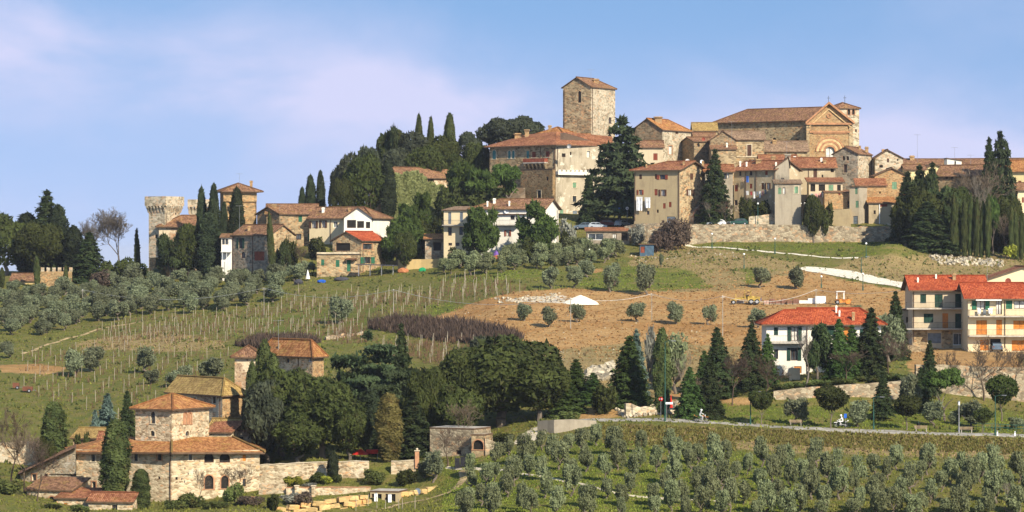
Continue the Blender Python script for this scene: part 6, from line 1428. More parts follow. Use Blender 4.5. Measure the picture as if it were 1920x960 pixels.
A_ += [
 # foreground trees
 ('cypfat', 216, 421, None, 788, 60, 'fat light green cypress in front of the villa'), ('cypfat', 266, 418, None, 880, 38, 'short cypress right of the fat villa cypress'),
 ('cypfat', 101, 446, None, 755, 54, 'dark green evergreen left of the villa roofs'), ('oak', 86, 440, None, 820, 46, 'low evergreen below the left dark one'),
 ('blue', 198, 462, None, 741, 58, 'blue grey spruce behind the barns'), ('blue', 180, 455, None, 772, 40, 'lower blue grey spruce beside the taller one'), ('fird', 237, 456, None, 735, 36, 'brownish conifer between spruce and upper block'), ('bushd', 155, 445, None, 812, 36, 'dark bush on the barn roof line'),
 ('cyp', 492, 452, None, 640, 46, 'tall cypress hiding the small hipped tower'), ('cyp', 510, 450, None, 665, 44, 'second cypress just right of the tower cypress'), ('cyp', 473, 449, None, 680, 30, 'cypress leaning on the gold roof corner'),
 ('oak', 530, 445, None, 692, 150, 'huge dark holm oak right of the gold roofed farmhouse'), ('oak', 605, 440, None, 708, 165, 'huge greenish holm oak above the garden wall'), ('oakg', 500, 441, None, 715, 100, 'grey dark oak nearest the villa roof'),
 ('oak', 655, 438, None, 760, 90, 'oak at the right of the great garden pair'), ('oak', 560, 437, None, 780, 120, 'low oak boughs over the garden wall'),
 ('leb', 690, 462, None, 626, 205, 'spreading cedar with long drooping tiers'), ('leb', 745, 455, None, 672, 170, 'second spreading cedar right of the first'), ('fird', 753, 466, None, 610, 50, 'narrow dark conifer rising above the cedars'), ('cypd', 700, 446, None, 730, 60, 'dark evergreen within the cedar shade'),
 ('cypb', 729, 434, None, 738, 54, 'browning cypress leaning over the garden wall'), ('fird', 775, 438, None, 745, 74, 'dark cypress like conifer right of the browning one'), ('oak', 800, 446, None, 690, 90, 'dark oak between cedar and the giant oak'),
 ('oak', 940, 452, None, 632, 245, 'giant round holm oak beside the driveway'), ('oak', 880, 449, None, 655, 130, 'left shoulder of oaks beside the giant one'), ('oak', 1010, 450, None, 672, 120, 'right hand companion of the giant oak'), ('oak', 860, 444, None, 720, 100, 'low dark oak above the ruin'), ('oakg', 900, 470, None, 632, 90, 'grey oak behind the giant one'),
 ('bareb', 868, 436, None, 745, 60, 'bare brown tree above the ruin roof'), ('bareb', 840, 430, 858, 800, 80, 'bare tangled tree against the ruin wall'),
 ('fir', 1083, 460, None, 675, 54, 'medium fir right of the giant oak'), ('fir', 1050, 470, None, 672, 26, 'little fir tip beside the giant oak'), ('fir', 1060, 452, None, 705, 60, 'bushy fir low beside the giant oak'), ('fir', 1112, 458, None, 700, 50, 'fir between the medium and the large one'), ('fir', 1178, 456, None, 633, 76, 'large green fir above the dirt bank'), ('blue', 1195, 462, None, 622, 50, 'bluish fir behind the large green fir'), ('bushd', 1130, 450, None, 722, 60, 'dark shrubs joining the firs'),
 ('cyp', 1241, 449, 757, 617, 37, 'tall flat sided cypress at the lane junction'), ('olive', 1268, 470, None, 624, 58, 'broad olive behind the junction cypress'), ('bushl', 1225, 476, None, 612, 34, 'grey shrub left of the junction cypress'), ('bares', 1277, 462, None, 660, 40, 'bare tree right of the junction cypress'),
 ('fir', 1293, 444, 790, 690, 46, 'dark fir by the orange motorcycle'), ('fird', 1328, 446, 790, 672, 50, 'dark fir right of the orange motorcycle'), ('fird', 1348, 466, None, 617, 60, 'tall conifer on the bank before the earth field'), ('fir', 1320, 460, None, 660, 44, 'conifer behind the motorcycle firs'), ('fird', 1407, 468, None, 610, 52, 'dark conifer left of the white villa'), ('fir', 1440, 470, None, 628, 36, 'conifer at the left corner of the white villa'), ('bareb', 1373, 458, None, 655, 60, 'bare tree between bank conifers'),
 ('bareb', 1432, 460, 752, 665, 80, 'wide bare tree in front of the white villa wall'), ('bares', 1510, 463, 735, 612, 64, 'tall pale bare poplar before the white villa'),
 ('pined', 1533, 469, None, 608, 62, 'conifer screening the centre of the white villa'), ('fir', 1575, 469, None, 600, 48, 'green conifer before the villa chimneys'), ('fird', 1633, 470, None, 580, 62, 'tall conifer at the right end of the white villa'), ('fir', 1600, 470, None, 612, 50, 'dark conifer before the villa right wing'), ('bareb', 1587, 466, None, 650, 80, 'bare purple brown tree in the villa yard'), ('bareb', 1665, 470, None, 620, 80, 'bare tree right of the white villa'),
 ('fird', 1677, 500, None, 548, 46, 'dark conifer left of the three storey house'), ('olived', 1668, 496, None, 590, 54, 'grey olive below the dark conifer'), ('bareb', 1706, 514, None, 616, 22, 'small bare tree by the beige house corner'),
 ('fird', 1743, 466, None, 640, 34, 'narrow dark fir below the three storey house'), ('bareb', 1845, 466, None, 628, 100, 'wide bare tree before the orange shuttered house'), ('bareb', 1900, 468, None, 640, 70, 'bare tree at the right edge below the houses'), ('bareb', 1780, 468, None, 655, 60, 'bare shrub tree on the house bank'),
 ('fird', 1725, 458, None, 690, 40, 'dark fir at the right end of the park wall'), ('bareb', 1315, 452, None, 700, 60, 'bare twiggy tree beside the motorcycle firs'),
 ('bareb', 20, 430, None, 760, 90, 'bare tree at the lower left edge'), ('bareb', 45, 425, None, 800, 80, 'second bare tree at the lower left'), ('bareb', 70, 418, None, 820, 70, 'bare tree before the left barn'),
 ('bares', 1888, 377, None, 905, 52, 'small pale bare tree in the olive grove corner'),
 ('bareb', 440, 420, 938, 868, 70, 'gnarled bare tree in a pot by the villa arches'), ('bareb', 372, 419, 940, 875, 40, 'thin bare climber beside the villa arches'),
 ('olived', 812, 424, None, 845, 44, 'grey green olive on the rock wall corner'), ('olived', 795, 427, None, 860, 34, 'olive shrub behind the rock wall corner'), ('bushd', 763, 425, None, 880, 44, 'dark rounded shrub before the gate pillar'),
 ('cypd', 624, 428, None, 846, 24, 'dark shrub tree splitting the garden wall'),
]
for t in A_:
    kind, u, Y, vb, vt, w, lab = t[:7]; plant(kind, u, Y, vb, vt, w, lab)
# the park's clipped round trees with bare stems
for kind, u, vbase, vt, vcb, w, lab in (
 ('lolly', 1428, 798, 733, 776, 54, 'round clipped tree in the park, leftmost on a stem'), ('lolly', 1558, 803, 722, 780, 68, 'largest round clipped park tree beside the white motorcycle'), ('lolly', 1700, 806, 742, 788, 62, 'flattened round park tree near the bench'),
 ('pine', 1770, 790, 692, 760, 72, 'bright green round pine in the park'), ('lollyp', 1878, 792, 703, 770, 64, 'bright round pine on leaning stem at park right'), ('fird', 1653, 788, 700, 776, 36, 'brownish conical park tree on a short stem'), ('lolly', 1843, 812, 765, 800, 40, 'small low round tree by the green railing')):
    g0 = G(u, vbase, 436); plant(kind, u, g0.y, None, vt, w, lab, vb=vcb)
for u, vb_, vt, w, lab in ((1491, 796, 745, 50, 'silvery olive bush behind the park bench'), (1608, 800, 750, 46, 'silvery olive right of the largest clipped tree'), (1750, 800, 752, 44, 'loose olive in the park behind the low trees'), (1820, 800, 750, 52, 'loose olive beside the white lamp'), (1705, 780, 700, 50, 'grey olive against the park wall end'), (1790, 796, 770, 30, 'small dark olive beside the white lamp'), (1903, 806, 782, 34, 'dark spreading shrub at the park right edge')):
    plant('olived', u, None, vb_, vt, w, lab)
# single olives on the earth slope
for u, vb_, vt, w, lab in (
 (983, 602, 568, 30, 'round olive on earth, leftmost of the lower row'), (1030, 613, 574, 34, 'twin stemmed olive on earth beside the first'), (1083, 605, 570, 30, 'leaning olive under the white gravel heap'), (1196, 604, 567, 40, 'dense dark olive centred on the earth slope'), (1268, 608, 565, 38, 'dense dark olive right of the centred one'), (1328, 609, 571, 30, 'thin olive on two stems right of the dense pair'),
 (1034, 541, 500, 34, 'round dark olive above the gravel heap'), (1077, 540, 498, 34, 'loose olive left of the grass patch'), (1145, 548, 492, 36, 'tall leaning olive on the grass slope'), (1214, 553, 493, 40, 'tall double olive in the middle of the grass slope'), (1100, 520, 488, 30, 'olive behind the loose one on the slope'),
 (1426, 540, 501, 38, 'round olive beside the brown cut above the grader'), (1494, 542, 500, 38, 'round olive at the start of the gravel road'), (1421, 615, 578, 38, 'grey olive below the road grader'), (1515, 600, 580, 20, 'low olive behind the white villa roof'), (1606, 600, 572, 30, 'grey olive behind the villa chimneys'),
 (1240, 500, 475, 10, 'sapling on the dry slope') ):
    plant('olived', u, None, vb_, vt, w * 1.05, lab)
for u, vb_, vt, w, lab in ((140, 706, 655, 44, 'smaller olive of the pair on the vineyard slope'), (172, 697, 650, 46, 'larger olive of the pair on the vineyard slope'), (272, 700, 650, 48, 'olive standing mid vineyard terrace'), (283, 720, 692, 30, 'low olive under the mid terrace one'), (325, 725, 695, 40, 'flat olive low on the terrace'), (400, 722, 670, 56, 'spreading olive above the gold roof'), (18, 672, 645, 26, 'small olive by the orange soil'), (640, 606, 555, 46, 'tall olive among the upper vine stakes'), (345, 716, 684, 30, 'thin olive left of the spreading one'), (10, 660, 640, 26, 'olive sprig at the left edge')):
    plant('olived', u, None, vb_, vt, w, lab)
# shrubs round the villa garden and the banks
SH = [('bush', 438, 418, 905, 40, 'loose green bush below the villa arches'), ('bush', 360, 417, 925, 54, 'low bush at the villa corner'), ('bush', 330, 416, 935, 50, 'trailing green bush under the villa pipe'), ('bushr', 470, 413, 930, 60, 'rusty clump in the bottom garden'), ('bushd', 512, 412, 925, 28, 'blue green bush at the bottom garden'), ('bushl', 545, 417, 925, 44, 'silver herb mound by the lower wall'), ('bushr', 568, 416, 922, 44, 'brown green mound beside the silver herb'),
  ('bushg', 553, 427, 893, 44, 'yellow green bush behind the wall piers'), ('bushd', 598, 428, 885, 36, 'dark laurel against the garden wall'), ('bushg', 612, 427, 892, 28, 'bright bush beside the dark laurel'), ('bushl', 580, 426, 905, 28, 'grey lavender cushion on the terrace'), ('bushd', 630, 428, 884, 26, 'dark shrub right of the laurel'), ('bush', 700, 427, 880, 50, 'loose olive green shrub under the browning cypress'), ('bush', 400, 412, 940, 60, 'ragged bush at the bottom edge by the villa'),
  ('bush', 15, 420, 900, 60, 'undergrowth left of the left barn'), ('bush', 150, 412, 945, 40, 'bush before the red front shed'), ('bushd', 100, 411, 945, 50, 'dark bush under the front tiled shed'), ('bushd', 940, 437, 812, 60, 'dark bush at the driveway foot'), ('bush', 1060, 445, 770, 60, 'green bush at the bank top by the oaks'), ('bush', 455, 414, 940, 40, 'green tuft bush at the lowest garden edge')]
for kind, u, Y, vt, w, lab in SH: plant(kind, u, Y, None, vt, w, lab)
# hedges below the villa yards
for i, (u, Y, vt, w) in enumerate(((1462, 463, 720, 40), (1490, 463.5, 716, 44), (1530, 464.5, 712, 60), (1580, 466, 708, 60), (1630, 467.5, 704, 60), (1680, 468, 700, 50))):
    plant('bush', u, Y, None, vt, w, 'green hedge bush, %s along the top of the park wall' % ['first from the left', 'second from the left', 'third from the left', 'fourth from the left', 'fifth from the left', 'last'][i], 'hedge bushes along the park wall')
# ------------------------------------------------------------------ olive grove: rows of young trees
def grove(poly, rows, kind, gname, lab, hpx, wpx, jit=.7, seed=1, v_scale=None, maxn=400):
    rr = random.Random(seed); n = 0
    for (u, v) in rows:
        u += rr.uniform(-jit, jit) * 12; v += rr.uniform(-jit, jit) * 8
        if not inpoly(np.array([u]), np.array([v]), poly)[0]: continue
        q = G(u, v); s = rr.uniform(.7, 1.22); h = hpx * s * 430 / q.y; w = wpx * s * rr.uniform(.85, 1.15) * 430 / q.y
        plant(kind, u, q.y, None, v - h, w, lab(u, v), gname); n += 1
        if n >= maxn: break
    return n
GP = [(860, 985), (862, 900), (905, 872), (920, 852), (1000, 845), (1050, 835), (1130, 832), (1200, 840), (1300, 854), (1400, 864), (1560, 874), (1700, 880), (1990, 896), (1990, 1010), (838, 1010)]
rows = []
for j in range(13):
    for i in range(40):
        X = -13 + i * 3.7 + (j % 2) * 1.85; Y = 373 + j * 6.0 - X * .14; u = 960 + X * F / Y
        if u > 1985 or (j % 3 == 1 and u < 1250): continue
        z = Tz(u, Y); rows.append((u, 480 - z / Y * F))
ng = grove(GP, rows, 'olive', 'young olive trees in the grove below the lane', lambda u, v: ('young olive tree in the grove, nearest rows at the bottom edge' if v > 930 else 'young olive tree in the grove, left part beside the footpath' if u < 1150 else 'young olive tree in the grove, upper rows below the rusty bank' if v < 885 else 'young olive tree in the grove, middle rows')  , 48, 29)
# olives on the left hillside below the castle
LP = [(0, 548), (60, 560), (150, 545), (300, 510), (380, 500), (560, 495), (600, 520), (560, 535), (520, 565), (400, 590), (260, 590), (240, 600), (130, 618), (60, 640), (0, 648)]
rows = []; r5 = random.Random(5)
for j in range(17):
    Y = 612 + j * 5.8
    for i in range(60):
        X = -105 + i * 4.7 + r5.uniform(-1, 1); u = 960 + X * F / Y
        if u > 620: continue
        z = Tz(u, Y); rows.append((u, 480 - z / Y * F))
grove(LP, rows, 'olived', 'olive trees on the slope below the castle', lambda u, v: ('grey olive on the castle slope, highest rows under the walls' if v < 535 else 'grey olive on the castle slope, left end by the wood' if u < 150 else 'grey olive on the castle slope, lowest rows above the stakes'), 42 * 1.15, 50, .5, 6)
MP = [(830, 496), (960, 490), (1090, 470), (1190, 468), (1200, 480), (1100, 500), (1010, 512), (830, 518)]
rows = []
for j in range(5):
    Y = 640 + j * 5.5
    for i in range(14):
        X = -15 + i * 3.4 + r5.uniform(-1, 1); u = 960 + X * F / Y; z = Tz(u, Y); rows.append((u, 480 - z / Y * F))
grove(MP, rows, 'olive', 'olive trees below the white house', lambda u, v: 'airy grey olive on the grass below the white house', 48, 44, .4, 8)
# ------------------------------------------------------------------ vineyards
STAKE_W = plain('weathered_stake_wood', (.31, .27, .20)); VINE_M = plain('bare_vine_wood', (.12, .07, .04))
def stake_mesh(seed):
    r_ = random.Random(seed); m = MB(); a, b_ = r_.uniform(-.09, .09), r_.uniform(-.09, .09); m.tube((0, 0, -.3), (a, b_, 1.95 * r_.uniform(.8, 1.15)), .055, .045, 5); return m.mesh('stake', STAKE_W)
STK = [stake_mesh(i) for i in range(8)]
VP = [([(180, 640), (200, 610), (300, 598), (420, 592), (520, 575), (540, 552), (740, 545), (900, 520), (1000, 540), (960, 552), (870, 572), (800, 590), (700, 600), (620, 640), (500, 648), (300, 652)], 'upper'),
      ([(40, 662), (180, 648), (300, 660), (450, 668), (455, 720), (330, 790), (200, 800), (150, 770), (20, 740)], 'lower'),
      ([(700, 645), (860, 640), (1010, 668), (1000, 690), (780, 680), (700, 670)], 'orange'), ([(620, 620), (700, 612), (700, 640), (630, 650)], 'orange')]
spots = []; r8 = random.Random(8)
for poly, nm in VP:
    dY = {'upper': 5.2, 'lower': 8.5, 'orange': 4.0}[nm]; dX = {'upper': 2.1, 'lower': 3.4, 'orange': 2.2}[nm]; j = 0; Y = 480.0
    while Y < 690:
        X = -110.0
        while X < 12:
            u = 960 + X * F / Y; z = Tz(u, Y); v = 480 - z / Y * F
            if inpoly(np.array([u]), np.array([v]), poly)[0] and r8.random() > .14 and (nm != 'upper' or math.sin(X * .09 + Y * .16) > -.82): spots.append((X + r8.uniform(-.3, .3), Y + r8.uniform(-.5, .5), nm))
            X += dX
        Y += dY
VL = {'upper': 'pale vine stake in the upper vineyard below the castle slope', 'lower': 'pale vine stake on the lower vineyard terraces above the barns', 'orange': 'pale vine stake on the orange terrace behind the great oaks'}
VG = {'upper': 'vine stakes of the upper vineyard', 'lower': 'vine stakes of the lower terraces', 'orange': 'vine stakes of the orange terrace'}
spots.sort(key=lambda s_: s_[1])
rest = MB(); print('stakes', len(spots))
for i, (X, Y, nm) in enumerate(spots):
    if i < 300:
        o = link('vine_stake', r8.choice(STK)); o.location = (X, Y, TX(X, Y)); o.rotation_euler.z = r8.uniform(0, 6); tag(o, VL[nm], 'vine stake', VG[nm])
    else:
        z = TX(X, Y); rest.tube((X, Y, z - .3), (X + r8.uniform(-.15, .15), Y, z + 2.0 * r8.uniform(.8, 1.15)), .06, .05, 4)
o = rest.build('vine_stakes_beyond', STAKE_W); tag(o, 'farther vine stakes rising towards the village gardens', 'vine stakes', None, 'stuff')
V, T = [], []
def sliver(p, q, w):
    k = len(V); V.extend([(p[0] - w, p[1], p[2]), (p[0] + w, p[1], p[2]), (q[0] + w, q[1], q[2]), (q[0] - w, q[1], q[2])]); T.append((k, k + 1, k + 2)); T.append((k, k + 2, k + 3))
for X, Y, nm in spots:
    for k in range(6 if nm != 'orange' else 16):
        x = X + r8.uniform(-1.2, 1.2); y = Y + r8.uniform(-.3, .3); z = TX(x, y); sliver((x, y, z), (x + r8.uniform(-.35, .35), y + r8.uniform(-.2, .2), z + r8.uniform(.4, 1.3)), r8.uniform(.02, .05))
    z = TX(X, Y) + .9; V.extend([(X - 1.2, Y, z), (X + 1.2, Y, z), (X + 1.2, Y, z + .05)]); k = len(V) - 3; T.append((k, k + 1, k + 2))
vm = np_mesh('bare_vines', V, np.array(T), VINE_M); tag(link('bare_vines', vm), 'leafless vines and wires strung between the stakes', 'vines', None, 'stuff')

# ------------------------------------------------------------------ grass, weeds, stones
def scatter(name, label, n, poly_fn, size, mat, seed, tall=1.0, region=(-40, 1960, 372, 700), wide=.5, near=True):
    rg = np.random.default_rng(seed); m = n * 4
    u = rg.uniform(region[0], region[1], m); Y = region[2] + (region[3] - region[2]) * rg.random(m) ** (1.6 if near else 1); z = Tz_np(u, Y); v = 480 - z / Y * F
    keep = poly_fn(u, v, Y); u, Y, z = u[keep][:n], Y[keep][:n], z[keep][:n]; k = len(u); X = (u - 960) / F * Y
    s = size * rg.uniform(.5, 1.5, k); C = np.stack([X, Y, z - .04], 1); Vt = np.empty((k, 3, 3, 3))
    for j in range(3):
        a = rg.uniform(0, 6.28, k); d = np.stack([np.cos(a), np.sin(a), 0 * a], 1) * (s * wide)[:, None]; e = np.stack([rg.normal(size=k) * .35 * s, rg.normal(size=k) * .35 * s, s * tall * rg.uniform(.6, 1.2, k)], 1)
        Vt[:, j, 0] = C - d; Vt[:, j, 1] = C + d; Vt[:, j, 2] = C + e
    Vt = Vt.reshape(-1, 3); me_ = np_mesh(name, Vt, np.arange(len(Vt)).reshape(-1, 3), mat)
    at_ = me_.attributes.new('tint', 'FLOAT', 'FACE'); at_.data.foreach_set('value', rg.random(len(Vt) // 3).astype(np.float32))
    tag(link(name, me_), label, name.replace('_', ' ')[:20], None, 'stuff')
def anyp(keys):
    def f(u, v, Y):
        c = np.zeros(u.shape, bool)
        for k_ in keys:
            for pl in COVER[k_]: c |= inpoly(u, v, pl)
        return c
    return f
G_GRASS = leaf('grass_blades', (.095, .112, .018), (.17, .175, .036), (.145, .125, .045), .12)
G_LUSH = leaf('lush_grass_blades', (.080, .110, .014), (.155, .170, .028), (.16, .13, .045), .12)
G_RUST = leaf('dead_bracken', (.10, .10, .026), (.155, .14, .04), (.13, .07, .022), .25)
G_WEED = leaf('dry_weeds', (.17, .13, .055), (.30, .23, .11), (.10, .11, .03), .15)
bare_ = anyp(['earth', 'pale'])
scatter('meadow_grass', 'short tufty grass covering the slopes', 42000, lambda u, v, Y: ~bare_(u, v, Y) & ~anyp(['lush'])(u, v, Y), .24, G_GRASS, 1)
scatter('grove_grass', 'fresh green grass between the young olives', 22000, anyp(['lush']), .20, G_LUSH, 2, region=(800, 1960, 372, 680))
scatter('bracken', 'rust coloured dead bracken on the bank under the lane', 14000, lambda u, v, Y: anyp(['rust'])(u, v, Y) | (inpoly(u, v, [(1130, 797), (1960, 824), (1960, 868), (1600, 858), (1130, 832)]) & (np.random.default_rng(3).random(u.shape) < .5)), .30, G_RUST, 3, region=(800, 1960, 400, 470), near=False)
scatter('dry_weeds', 'straw coloured weeds on the dry banks', 9000, lambda u, v, Y: anyp(['dry'])(u, v, Y) & ~anyp(['lush', 'pale'])(u, v, Y), .30, G_WEED, 4, region=(-40, 1960, 400, 690), near=False)
BRM = [[(690, 606), (740, 596), (800, 598), (880, 606), (960, 622), (995, 642), (900, 646), (820, 640), (740, 626), (690, 616)], [(440, 648), (480, 634), (560, 630), (604, 642), (560, 652), (470, 655)]]
scatter('bramble_thicket', 'dark leafless brambles on the bank above the oaks and farmhouse', 7000, lambda u, v, Y: inpoly(u, v, BRM[0]) | inpoly(u, v, BRM[1]), 1.0, LF_RED, 12, 1.1, (430, 1000, 520, 620), .12, False)
G_SCRUB = leaf('dark_weed_clumps', (.045, .058, .016), (.09, .10, .03), (.10, .06, .03), .3)
scatter('scrub', 'dark weed clumps dotted over slopes and vineyard', 6500, lambda u, v, Y: ~bare_(u, v, Y) & (np.sin(u * .05 + Y * .2) + np.sin(Y * .37 - u * .013) > .2), .38, G_SCRUB, 21, 1.0, (-40, 1960, 440, 690), .7, False)
G_CLOD = leaf('earth_clods', (.20, .11, .04), (.34, .20, .085), (.14, .12, .035), .2)
scatter('earth_clods', 'clods and weeds on the bare earth', 7000, anyp(['earth']), .26, G_CLOD, 22, .7, (780, 1760, 500, 660), .9, False)
def rocks(name, label, n, poly, size, mat, seed, region):
    r_ = random.Random(seed); m = MB(); k = 0; t = 0
    while k < n and t < n * 60:
        t += 1; u = r_.uniform(min(p_[0] for p_ in poly), max(p_[0] for p_ in poly)); v = r_.uniform(min(p_[1] for p_ in poly), max(p_[1] for p_ in poly))
        if not inpoly(np.array([u]), np.array([v]), poly)[0]: continue
        q = G(u, v); s = size * r_.uniform(.4, 1.3); m.box((q.x, q.y, q.z + s * .15), (s, s * .8, s * .7), M=Matrix.Rotation(r_.uniform(0, 3), 4, Vector((r_.random(), r_.random(), r_.random() + .1)).normalized())); k += 1
    tag(m.build(name, mat), label, 'loose stones', None, 'stuff')
LIME = plain('pale_limestone', (.38, .33, .24), .9, 0, .3, 1.0)
rocks('field_stones', 'scattered pale stones on the ploughed earth', 170, [(830, 590), (1000, 560), (1200, 570), (1400, 600), (1200, 720), (1040, 690), (960, 640)], .2, LIME, 1, None)
rocks('rubble', 'white rubble along the edge of the earth field', 120, [(925, 560), (1050, 550), (1055, 566), (930, 570)], .38, LIME, 2, None)
rocks('rubble', 'broken white stones on the dirt bank by the lane', 300, [(1150, 765), (1270, 752), (1278, 772), (1170, 786)], .5, LIME, 3, None)
rocks('rubble', 'pale boulders on the slope behind the large fir', 120, [(1098, 700), (1148, 686), (1150, 712), (1100, 716)], 1.1, LIME, 4, None)
rocks('rubble', 'pale boulders strewn above the cream gabled house', 200, [(1740, 478), (1880, 488), (1885, 502), (1760, 496)], .6, LIME, 5, None)
rocks('rubble', 'loose stones under the village wall edge', 50, [(1180, 478), (1400, 474), (1400, 484), (1190, 492)], .3, LIME, 6, None)
def heap(name, label, u, v, w, h, mat, cat):
    q = G(u, v); W_ = w / F * q.y; H_ = h / F * q.y; n, m_ = 28, 10; Vh = [(0, 0, H_)]; Fh = []; r_ = random.Random(3)
    for j in range(1, m_ + 1):
        for i in range(n):
            a = 6.283 * i / n; t = j / m_; rr = W_ / 2 * t * (1 + .08 * math.sin(3 * a) + r_.uniform(-.02, .02)); Vh.append((math.cos(a) * rr, math.sin(a) * rr * .6, H_ * (1 - t) ** .9 * (1 + .12 * math.sin(2 * a + 1) * t) - (.2 if j == m_ else 0)))
    for i in range(n): Fh.append((0, 1 + i, 1 + (i + 1) % n))
    for j in range(m_ - 1):
        for i in range(n): a = 1 + j * n + i; b_ = 1 + j * n + (i + 1) % n; Fh.append((a, a + n, b_ + n, b_))
    me_ = bpy.data.meshes.new(name); me_.from_pydata(Vh, [], Fh); me_.materials.append(mat); me_.shade_smooth(); o = link(name, me_); o.location = q; tag(o, label, cat); return o
heap('gravel_heap', 'broad heap of white gravel on the bare earth', 1088, 569, 70, 16, plain('white_gravel', (.78, .72, .58), .95, 0, .12, 3.0), 'gravel heap')
# cliff and ivy
def cliff(name, label, u0, u1, vt, vb, Y, mat):
    r_ = random.Random(int(u0)); n, m_ = 16, 9; Vc, Fc = [], []
    for j in range(m_ + 1):
        for i in range(n + 1):
            u = u0 + (u1 - u0) * i / n; t = j / m_; v = vb + (vt - vb) * t; y = Y - 5 * (1 - t) - 3.5 * math.sin(math.pi * i / n) + r_.uniform(-.9, .9); p_ = P(u, v, y); Vc.append(tuple(p_))
    for i in range(n + 1): p_ = P(u0 + (u1 - u0) * i / n, vt + 6, Y + 12); Vc.append(tuple(p_))
    for j in range(m_ + 1):
        for i in range(n): a = j * (n + 1) + i; Fc.append((a, a + 1, a + n + 2, a + n + 1))
    me_ = bpy.data.meshes.new(name); me_.from_pydata(Vc, [], Fc); me_.materials.append(mat); tag(link(name, me_), label, 'rock face')
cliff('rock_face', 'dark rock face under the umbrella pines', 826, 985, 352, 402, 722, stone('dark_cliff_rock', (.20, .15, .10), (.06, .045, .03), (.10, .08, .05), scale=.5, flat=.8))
rg = np.random.default_rng(9); n_i = 16000
u_ = rg.uniform(736, 838, n_i); v_ = rg.uniform(322, 415, n_i); nn_ = np.sin(u_ * .11 + 1) * 9 + np.sin(u_ * .37) * 4
kp = (v_ > 324 + np.maximum(0, (u_ - 782)) * .62 + nn_ * .5) & (u_ < 836 - np.maximum(0, v_ - 360) * .2); u_, v_ = u_[kp], v_[kp]
Yi = 732 + (u_ - 738) / 124 * 13 - .35 - .5 * rg.random(len(u_)) - .5 * np.abs(np.sin(u_ * .2) * np.sin(v_ * .17)); Ci = np.stack([(u_ - 960) / F * Yi, Yi, (480 - v_) / F * Yi], 1)
im = crown_mesh('ivy', Ci, np.tile([0, -1, .35], (len(Ci), 1)), .55, LF_IVY, rg.random(len(Ci)) * .8, .6, 1.2); tag(link('ivy', im), 'pale ivy smothering the wall of the roofed stone building', 'ivy', None, 'stuff')

# ------------------------------------------------------------------ power line
POLE = plain('pale_pole', (.32, .29, .24))
def pole(u, v, vt, label, Y=None):
    q = G(u, v) if Y is None else Vector((*XY(u, Y), Tz(u, Y))); H_ = zz(vt, q.y) - q.z; r = empty('power_pole', q); tag(r, label, 'power pole', 'poles of the overhead line'); MB().tube((0, 0, -.4), (0, 0, H_), .07, .05, 7).build('post', POLE, r); MB().box((0, 0, H_ - .15), (.7, .1, .1)).build('crossarm', POLE, r)
    MB().ball((0, 0, H_ + .06), .09).build('insulator', WHITE, r); return q + Vector((0, 0, H_ + .1))
tops = [pole(155, 578, 544, 'power pole at the left between the castle slope olives'), pole(495, 592, 541, 'power pole among olives right of the castle slope'), pole(738, 597, 544, 'power pole in front of the upper vineyard end'), pole(1070, 618, 560, 'thin power pole beside the gravel heap'), pole(1222, 600, 552, 'power pole in the middle of the earth slope'), pole(1355, 630, 556, 'tall pole above the bank conifers'), pole(1530, 584, 544, 'pole near the pallets and white boxes'), pole(1720, 545, 540, 'pole at the corner of the three storey house', 548)]
mw = MB()
for a, b_ in zip(tops, tops[1:]):
    n = 14; pr = None
    for k in range(n + 1):
        t = k / n; q = a.lerp(b_, t); q.z -= 4 * t * (1 - t) * (a - b_).length * .035
        if pr is not None: mw.tube(pr, q, .035, .035, 4, False)
        pr = q
tag(mw.build('power_cable', plain('cable', (.55, .53, .48))), 'long sagging overhead cable crossing vineyard and earth field', 'cable')

